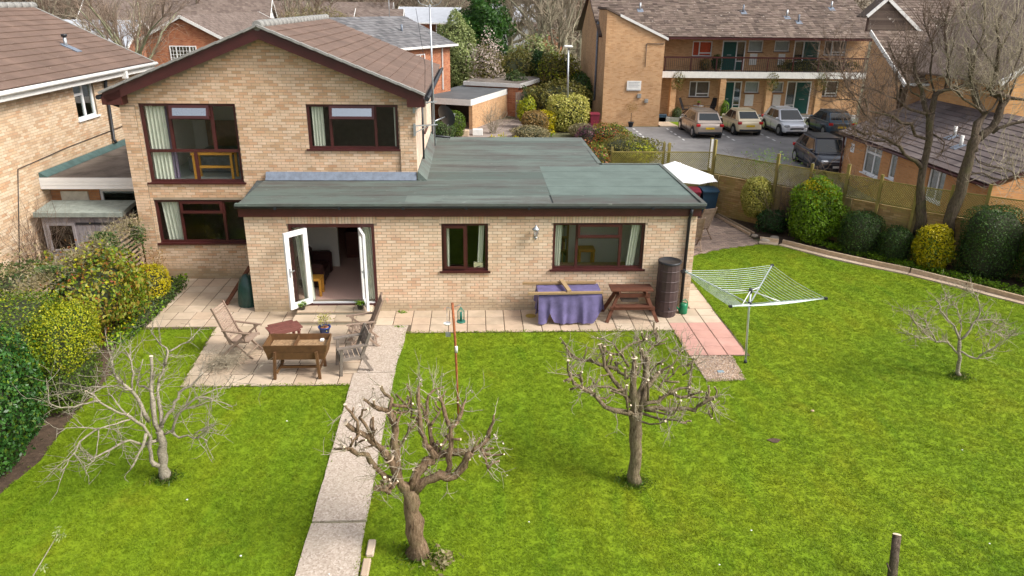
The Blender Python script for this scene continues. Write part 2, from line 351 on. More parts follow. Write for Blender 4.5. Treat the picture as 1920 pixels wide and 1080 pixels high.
def bush(name, label, cat, c, r, n, size, mat, group=None, pw=2.4, lump=.12, inner=.3, core=.8, aspect=.55, seed=1, base_z=0., extra=None, jit=.7, lf=3., coremat=None):
    rg = np.random.default_rng(seed)
    t = base(name, (c[0], c[1], base_z), label, cat, group)
    P, N = blob_pts(c, r, n, rg, pw, lump, inner, lf=lf); k = P[:, 2] > base_z+.02; P, N = P[k], N[k]
    o = obj('foliage', leaf_mesh('foliage', P, N, size, aspect, rg, jit), mat, t)
    obj('branches_or_core', sphere_grid(c, r, pw, core, seed=seed, zmin=base_z), coremat or m_core, t)  # solid core, its dark colour stands for shade within the foliage
    if extra:
        for (ec, er, en, es, em) in extra:
            P, N = blob_pts(ec, er, en, rg, pw, lump, inner)
            k = P[:, 2] > base_z+.02; obj('foliage', leaf_mesh('foliage', P[k], N[k], es, aspect, rg, jit), em, t)
    return t
m_core = M('inner_shade', (.035, .04, .018), .95)  # near-black core colour, the shade inside the leaves painted in
L_dark = MLEAF('laurel_leaf', [(.016, .06, .012), (.03, .105, .018), (.05, .15, .024), (.085, .21, .035)], .4, .45)
L_mid = MLEAF('privet_leaf', [(.05, .095, .007), (.09, .155, .010), (.13, .205, .012), (.07, .12, .008)])
L_yel = MLEAF('golden_leaf', [(.20, .26, .008), (.34, .37, .010), (.44, .42, .012), (.17, .24, .010)])
L_gold = MLEAF('bright_gold_leaf', [(.44, .38, .004), (.62, .50, .006), (.38, .36, .005), (.55, .44, .006)])
L_varie = MLEAF('variegated_leaf', [(.20, .24, .03), (.50, .46, .09), (.60, .54, .16), (.28, .30, .04)])
L_phot = MLEAF('photinia_leaf', [(.05, .12, .012), (.12, .20, .015), (.26, .27, .03), (.26, .14, .02), (.13, .17, .015)])
L_red = MLEAF('red_tip_leaf', [(.30, .05, .02), (.27, .08, .02), (.33, .15, .03)])
L_lime = MLEAF('lime_leaf', [(.12, .26, .012), (.26, .42, .018), (.20, .35, .015), (.09, .20, .01)])
L_ivy = MLEAF('ivy_leaf', [(.025, .065, .015), (.05, .11, .02), (.09, .14, .03), (.16, .17, .07)])
L_dry = MLEAF('dry_stem_leaf', [(.36, .29, .16), (.27, .22, .11), (.20, .18, .07), (.42, .36, .22)])
L_yew = MLEAF('yew_leaf', [(.015, .05, .014), (.028, .08, .018), (.045, .115, .022)])
L_hed = MLEAF('hedge_leaf', [(.02, .055, .012), (.045, .10, .016), (.075, .145, .02)])
L_pale = MLEAF('pale_conifer_leaf', [(.17, .23, .07), (.27, .33, .12), (.36, .40, .16), (.21, .26, .09)])
L_grn = MLEAF('conifer_leaf', [(.015, .06, .008), (.03, .10, .01), (.06, .15, .012)])
L_blos = MLEAF('blossom', [(.66, .55, .50), (.75, .66, .60), (.55, .42, .38), (.34, .28, .2)])
L_olive = MLEAF('olive_leaf', [(.10, .11, .02), (.17, .16, .03), (.22, .19, .04), (.12, .10, .03)])
L_rust = MLEAF('rust_twig_leaf', [(.28, .17, .05), (.35, .22, .07), (.22, .14, .05)])
L_grass = MLEAF('tall_grass', [(.05, .11, .01), (.10, .18, .015), (.20, .2, .05)])

def bare_tree(name, label, key, basept, TRd, mb, mt, twigs=240, tl=.35, tr=.006, seed=1, up=.2, kids=3, depth=1, group=None, minr=.05, cat='tree', frm=.25, cuts=0, blossom=0, wig=.35, rs_=1., stubs=0):
    rg = np.random.default_rng(seed)
    t = base(name, basept, label, cat, group); limbs = TRd[key]; trunk = MB(); br = MB(); tw = Twigs(); wts = []
    for i, (r0, r1, pts) in enumerate(limbs):
        r0 *= rs_; r1 *= rs_
        P = [np.array(p) for p in pts]
        # smooth, slightly knotty polyline
        Q = [P[0]]
        for a_, b_ in zip(P[:-1], P[1:]):
            L = np.linalg.norm(b_-a_); m = (a_+b_)/2+rg.normal(0, .05*L+.004, 3); Q += [m, b_]
        n = len(Q); rs = [(r0+(r1-r0)*j/(n-1))*rg.uniform(.82, 1.2) for j in range(n)]
        if i == 0:
            rs[0] *= 1.18; rs[1] *= 1.05
            trunk.tube(Q, rs, 12)
        else: br.tube(Q, rs, 6 if r0 > .02 else 4)
        if i > 0: wts.append((Q, r0, r1))
    trunk.build('trunk', mb, t); br.build('limb', mb, t)
    Ls = np.array([sum(np.linalg.norm(q[j+1]-q[j]) for j in range(len(q)-1)) for q, _, _ in wts]); pr = Ls/Ls.sum()
    for _ in range(twigs):
        q, r0, r1 = wts[rg.choice(len(wts), p=pr)]; u = frm+(1-frm)*rg.uniform()**.7; x = u*(len(q)-1); j = min(len(q)-2, int(x))
        p = q[j]+(q[j+1]-q[j])*(x-j); d = unit(q[j+1]-q[j])
        tw.grow(p, unit(d*.5+rg.normal(0, .7, 3)+np.array([0, 0, up])), tl*rg.uniform(.5, 1.4), tr, depth, rg, wig, up*.5, kids)
    obj('twigs', tw.mesh('twigs'), mt, t)
    if cuts:
        for q, r0, r1 in wts[:cuts]:
            d = unit(q[-1]-q[-2]); MB().tube([q[-1]-d*.002, q[-1]+d*.004], max(r1, .014)*1.35, 8).build('cut_end', m_cut, t)
    if stubs:
        for _ in range(stubs):
            q, r0, r1 = wts[rg.choice(len(wts), p=pr)]; j = rg.integers(1, len(q)); d = unit(rg.normal(0, .8, 3)+np.array([0, 0, .6])+unit(q[j]-q[j-1])*.5); L = rg.uniform(.07, .26); r_ = rg.uniform(.009, .018)
            m_ = q[j]+d*L*.5+rg.normal(0, .012, 3); e_ = m_+unit(d+rg.normal(0, .3, 3))*L*.5; so_ = MB().tube([q[j], m_, e_], [r_*1.35, r_, r_*1.1], 6).build('stub', mb, t); d2 = unit(e_-m_); MB().tube([e_-d2*.001, e_+d2*.003], r_*1.15, 6).build('cut_end', m_cut, so_)
    if blossom:
        ids = rg.integers(0, len(tw.b), blossom); P = np.array(tw.b)[ids]+rg.normal(0, .01, (blossom, 3))
        P = np.repeat(P, 4, 0)+rg.normal(0, .012, (blossom*4, 3))
        obj('blossom', leaf_mesh('blossom', P, rg.normal(0, 1, P.shape), .03, .9, rg), L_blos, t)
    return t
def wild_tree(name, label, c, h, r, mb, mt, seed=1, group=None, twigs=400, tr=.03, base_z=0, lean=(0, 0), upb=.35, th=.35, tl=.3, depth=2):
    """bare tree grown from scratch: trunk, forking limbs, many twigs (far away)"""
    rg = np.random.default_rng(seed); t = base(name, (c[0], c[1], base_z), label, 'tree', group)
    tk = MB(); b0 = np.array([c[0], c[1], base_z]); top = b0+np.array([lean[0], lean[1], h*th]); r0 = h*.022
    tk.tube([b0, (b0+top)/2+rg.normal(0, .1, 3), top], [r0*1.3, r0, r0*.8], 8); tk.build('trunk', mb, t)
    lb = Twigs(); tips = []
    for k in range(9):
        az = 2.4*k+rg.uniform(-.3, .3); el = rg.uniform(.5, 1.35)
        d = np.array([math.cos(az)*math.cos(el), math.sin(az)*math.cos(el), math.sin(el)]); L = h*(1-th)*rg.uniform(.6, .95)*(.55+.45*math.sin(el))
        P = [b0+(top-b0)*rg.uniform(.7, 1)]
        for s_ in range(6):
            d = unit(d+rg.normal(0, .16, 3)+np.array([0, 0, .06])); P.append(P[-1]+d*L/6); tips.append((P[-1], d))
        lb.poly(P, r0*.5, r0*.12)
    obj('limb', lb.mesh('limb', 5), mb, t); tw = Twigs()
    for _ in range(twigs):
        p, d = tips[rg.integers(len(tips))]
        tw.grow(p, unit(d+rg.normal(0, .6, 3)+np.array([0, 0, upb])), h*tl*rg.uniform(.3, .9), tr, depth-1, rg, .25, upb*.25, 3, 3, .55)
    obj('twigs', tw.mesh('twigs'), mt, t); return t

# ---------------------------------------------------------------- building helpers
def bricks_on(parent, O, U, W_, H, openings, mat, indiv=0, course=.075, blen=.225, top=None, soldiers=(), proud=.006, score=None, z0=0., name='brick', gap=.012):
    """bricks laid in stretcher bond on a wall plane; O origin, U unit direction along, outward normal N = U x Z turned out"""
    U = Vector(U); Z = Vector((0, 0, 1)); N = U.cross(Z); O = Vector(O)
    sh = MB(); hx = (blen-gap)/2; hz = (course-gap)/2; hy = (proud+.02)/2; cen = []
    def piece(s0, s1, za, zb):
        cen.append((s0, s1, za, zb))
    nrow = int(H/course+.5)
    for k in range(nrow):
        za = z0+k*course; zb = za+course-gap
        if zb > H+.001: break
        off = (k % 2)*blen/2; s = -off
        while s < W_-.01:
            a_, b_ = max(0, s), min(W_, s+blen-gap); iv = [(a_, b_)]
            for (x0, x1, q0, q1) in openings:
                if zb > q0+.005 and za < q1-.005:
                    nv = []
                    for (p_, q_) in iv:
                        if q_ <= x0 or p_ >= x1: nv.append((p_, q_)); continue
                        if p_ < x0: nv.append((p_, x0))
                        if q_ > x1: nv.append((x1, q_))
                    iv = nv
            for (p_, q_) in iv:
                if q_-p_ > .03 and (top is None or (zb < top(p_) and zb < top(q_))): piece(p_, q_, za, zb)
            s += blen
    for (x0, x1, q0, q1) in soldiers:
        n = max(1, round((x1-x0)/course)); w = (x1-x0)/n
        for i in range(n): cen.append((x0+i*w+gap/2, x0+(i+1)*w-gap/2, q0+gap*.5, q1-gap*.5))
    idx = list(range(len(cen)))
    full = [i for i in idx if abs((cen[i][1]-cen[i][0])-(blen-gap)) < 1e-4 and abs(cen[i][3]-cen[i][2]-(course-gap)) < 1e-4]
    if score: full.sort(key=lambda i: score((cen[i][0]+cen[i][1])/2, cen[i][2]))
    sel = set(full[:indiv])
    if sel:
        b = MB(); b.ob((0, 0, 0), U*hx, N*hy, Z*hz); me = b.mesh('brick'); me.materials.append(mat)
        for i in sel:
            s0, s1, za, zb = cen[i]; o = bpy.data.objects.new(name, me)
            o.location = O+U*(s0+s1)/2+Z*(za+zb)/2+N*(proud-hy+random.uniform(-.0015, .0015))-parent.location
            C.objects.link(o); o.parent = parent
    V = []; nb = 0
    for i in idx:
        if i in sel: continue
        s0, s1, za, zb = cen[i]; j = random.uniform(-.0015, .0015)
        for n_ in (-.02, proud+j):
            for (s_, z_) in ((s0, za), (s1, za), (s1, zb), (s0, zb)):
                p = O+U*s_+Z*z_+N*n_; V.append((p.x, p.y, p.z))
        nb += 1
    if nb:
        Fq = np.array([(4,5,6,7),(0,1,5,4),(1,2,6,5),(2,3,7,6),(3,0,4,7)]); Fq = (Fq[None]+(np.arange(nb)*8)[:, None, None]).reshape(-1, 4)
        o = obj(name, np_mesh(name, V, Fq), mat, parent); o['kind'] = 'stuff'
def wall_panel(mb, O, U, W_, H, openings, thick=.25, z0=0.):
    """solid panel with openings, cut into cells"""
    U = Vector(U); Z = Vector((0, 0, 1)); N = U.cross(Z); O = Vector(O)
    xs = sorted({0, W_, *[v for o in openings for v in o[:2] if 0 < v < W_]}); zs = sorted({z0, H, *[v for o in openings for v in o[2:4] if z0 < v < H]})
    for i in range(len(xs)-1):
        run = None
        for j in range(len(zs)-1):
            cx, cz = (xs[i]+xs[i+1])/2, (zs[j]+zs[j+1])/2
            hole = any(o[0] < cx < o[1] and o[2] < cz < o[3] for o in openings)
            if not hole:
                run = (run[0], zs[j+1]) if run else (zs[j], zs[j+1])
            if (hole or j == len(zs)-2) and run:
                c = O+U*cx+Z*(run[0]+run[1])/2-N*thick/2
                mb.ob(c, U*(xs[i+1]-xs[i])/2, N*thick/2, Z*(run[1]-run[0])/2); run = None
def window(parent, O, U, w, h, muls=(), trans=(), sashes=(), fw=.06, d=.07, mat=None, glass=None, sill=True, tilt=0, name='window', inset=.05, sillmat=None, bars=None, paneh=None):
    """frame at O (lower left of the opening, outer wall face), muls: x positions (full height or (x,z0,z1)), trans: (z,x0,x1), sashes: (x0,x1,z0,z1,tilt)"""
    mat = mat or m_brown; glass = glass or m_glass
    U = Vector(U); Z = Vector((0, 0, 1)); N = U.cross(Z); O = Vector(O); f = MB()
    Wd = lambda x, z, n=0: O+U*x+Z*z+N*(n-inset)
    def rect(m_, x0, x1, z0, z1, n0, n1): m_.ob(Wd((x0+x1)/2, (z0+z1)/2, (n0+n1)/2), U*(x1-x0)/2, N*(n1-n0)/2, Z*(z1-z0)/2)
    rect(f, 0, w, 0, fw, -d, 0); rect(f, 0, w, h-fw, h, -d, 0); rect(f, 0, fw, fw, h-fw, -d, 0); rect(f, w-fw, w, fw, h-fw, -d, 0)
    vx = []
    for m_ in muls:
        x, a_, b_ = (m_, fw, h-fw) if isinstance(m_, (int, float)) else m_
        rect(f, x-fw*.5, x+fw*.5, a_, b_, -d, -.002); vx.append((x, a_, b_))
    for (z, a_, b_) in trans: rect(f, a_, b_, z-fw*.5, z+fw*.5, -d, -.004)
    fo = f.build(name, mat, parent)
    g = MB(); rect(g, fw*.5, w-fw*.5, fw*.5, h-fw*.5, -d*.6, -d*.6+.006)
    # glass cut round the tilted sashes
    tl = [s_ for s_ in sashes if s_[4]]
    if tl:
        g = MB(); wall_panel(g, O-N*(inset+d*.6), U, w-.02, h-.02, [(s_[0]-.02, s_[1]+.02, s_[2]-.02, s_[3]+.02) for s_ in tl], .006)
    g.build('pane', glass, fo)
    for (x0, x1, z0, z1, ti) in sashes:
        s_ = MB(); g2 = MB(); hh = z1-z0
        Sd = Z*math.cos(ti)-N*math.sin(ti); Nn = U.cross(Sd)        # hinged at the top
        T = Wd(x0, z1, .012)
        def r2(m_, a_, b_, c_, e_, n0, n1): m_.ob(T+U*(a_+b_)/2+Sd*((c_+e_)/2-hh)+Nn*(n0+n1)/2, U*(b_-a_)/2, Nn*(n1-n0)/2, Sd*(e_-c_)/2)
        q = fw*.95; r2(s_, 0, x1-x0, 0, q, 0, .035); r2(s_, 0, x1-x0, hh-q, hh, 0, .035); r2(s_, 0, q, q, hh-q, 0, .035); r2(s_, x1-x0-q, x1-x0, q, hh-q, 0, .035)
        so = s_.build('sash', mat, fo)
        if ti: r2(g2, q*.5, x1-x0-q*.5, q*.5, hh-q*.5, .01, .016); g2.build('pane', m_glass_up, fo)
    if bars:
        b = MB()
        for x in bars[0]: rect(b, x-.012, x+.012, fw, h-fw, -d*.55, -d*.55+.03)
        for z in bars[1]: rect(b, fw, w-fw, z-.012, z+.012, -d*.55+.001, -d*.55+.029)
        b.build('glazing_bar', mat, fo)
    if sill:
        s_ = MB(); rect(s_, -.06, w+.06, -.035, .012, -.05, inset+.06); s_.build('sill', sillmat or mat, fo)
    return fo
def curtain(label, O, U, w, h, mat=None, waves=5, amp=.035, lean=0, group=None):
    U = Vector(U); Z = Vector((0, 0, 1)); N = U.cross(Z); O = Vector(O); nx, nz = waves*6, 6; vs = []; fs = []
    for j in range(nz+1):
        for i in range(nx+1):
            s_ = i/nx; z = j/nz; sq = 1-.25*math.sin(math.pi*z)*0
            p = O+U*(s_*w*sq+lean*(1-z))+Z*z*h+N*amp*math.sin(s_*waves*2*math.pi+.5*z)
            vs.append(p)
    for j in range(nz):
        for i in range(nx): k = j*(nx+1)+i; fs.append((k, k+1, k+nx+2, k+nx+1))
    o = MB().add(vs, fs, True).build('curtain', mat or m_curtain); return tag(o, label, 'curtain', group)
def tiles_on(parent, A, U, V, nu, nv, w, l, mat, indiv=0, th=.026, name='roof_tile', scorer=None, jit=.0015):
    """tiles from the eave point A: U along the eave, V up the slope (unit vectors)"""
    A, U, V = Vector(A), Vector(U), Vector(V); N = U.cross(V).normalized()
    if N.z < 0: N = -N
    ang = .07; V2 = (V*math.cos(ang)-N*math.sin(ang)).normalized(); N2 = U.cross(V2).normalized()
    if N2.z < 0: N2 = -N2
    ps = []
    for j in range(nv):
        for i in range(nu):
            ps.append(A+U*(i*w+w/2)+V*(j*l+l*.5+.02)+N*(th*.5+.014+random.uniform(-jit, jit)))
    ids = list(range(len(ps)))
    if scorer: ids.sort(key=lambda i: scorer(ps[i]))
    sel = set(ids[:indiv]); hx, hy, hz = U*w/2, V2*(l+.05)/2, N2*th/2
    if sel:
        b = MB(); b.ob((0, 0, 0), hx, hy, hz); me = b.mesh('roof_tile'); me.materials.append(mat)
        pl = parent.parent.location if parent.parent else Vector()
        for i in sel:
            o = bpy.data.objects.new(name, me); o.location = ps[i]-(pl if parent.type == 'MESH' else parent.location)
            C.objects.link(o); o.parent = parent
            if parent.type == 'MESH': o.matrix_parent_inverse = Matrix.Identity(4); o.location = ps[i]
    rest = [ps[i] for i in range(len(ps)) if i not in sel]
    if rest:
        P = np.array([tuple(p) for p in rest]); c8 = []
        for k in (-1, 1):
            for q in ((-1,-1),(1,-1),(1,1),(-1,1)): c8.append(np.array(hx*q[0]+hy*q[1]+hz*k))
        Vv = (P[:, None, :]+np.array(c8)[None]).reshape(-1, 3)
        Fq = np.array([(4,5,6,7),(0,1,5,4),(1,2,6,5),(2,3,7,6),(3,0,4,7)]); Fq = (Fq[None]+(np.arange(len(P))*8)[:, None, None]).reshape(-1, 4)
        o = obj(name, np_mesh(name, Vv, Fq), mat, parent); o['kind'] = 'stuff'
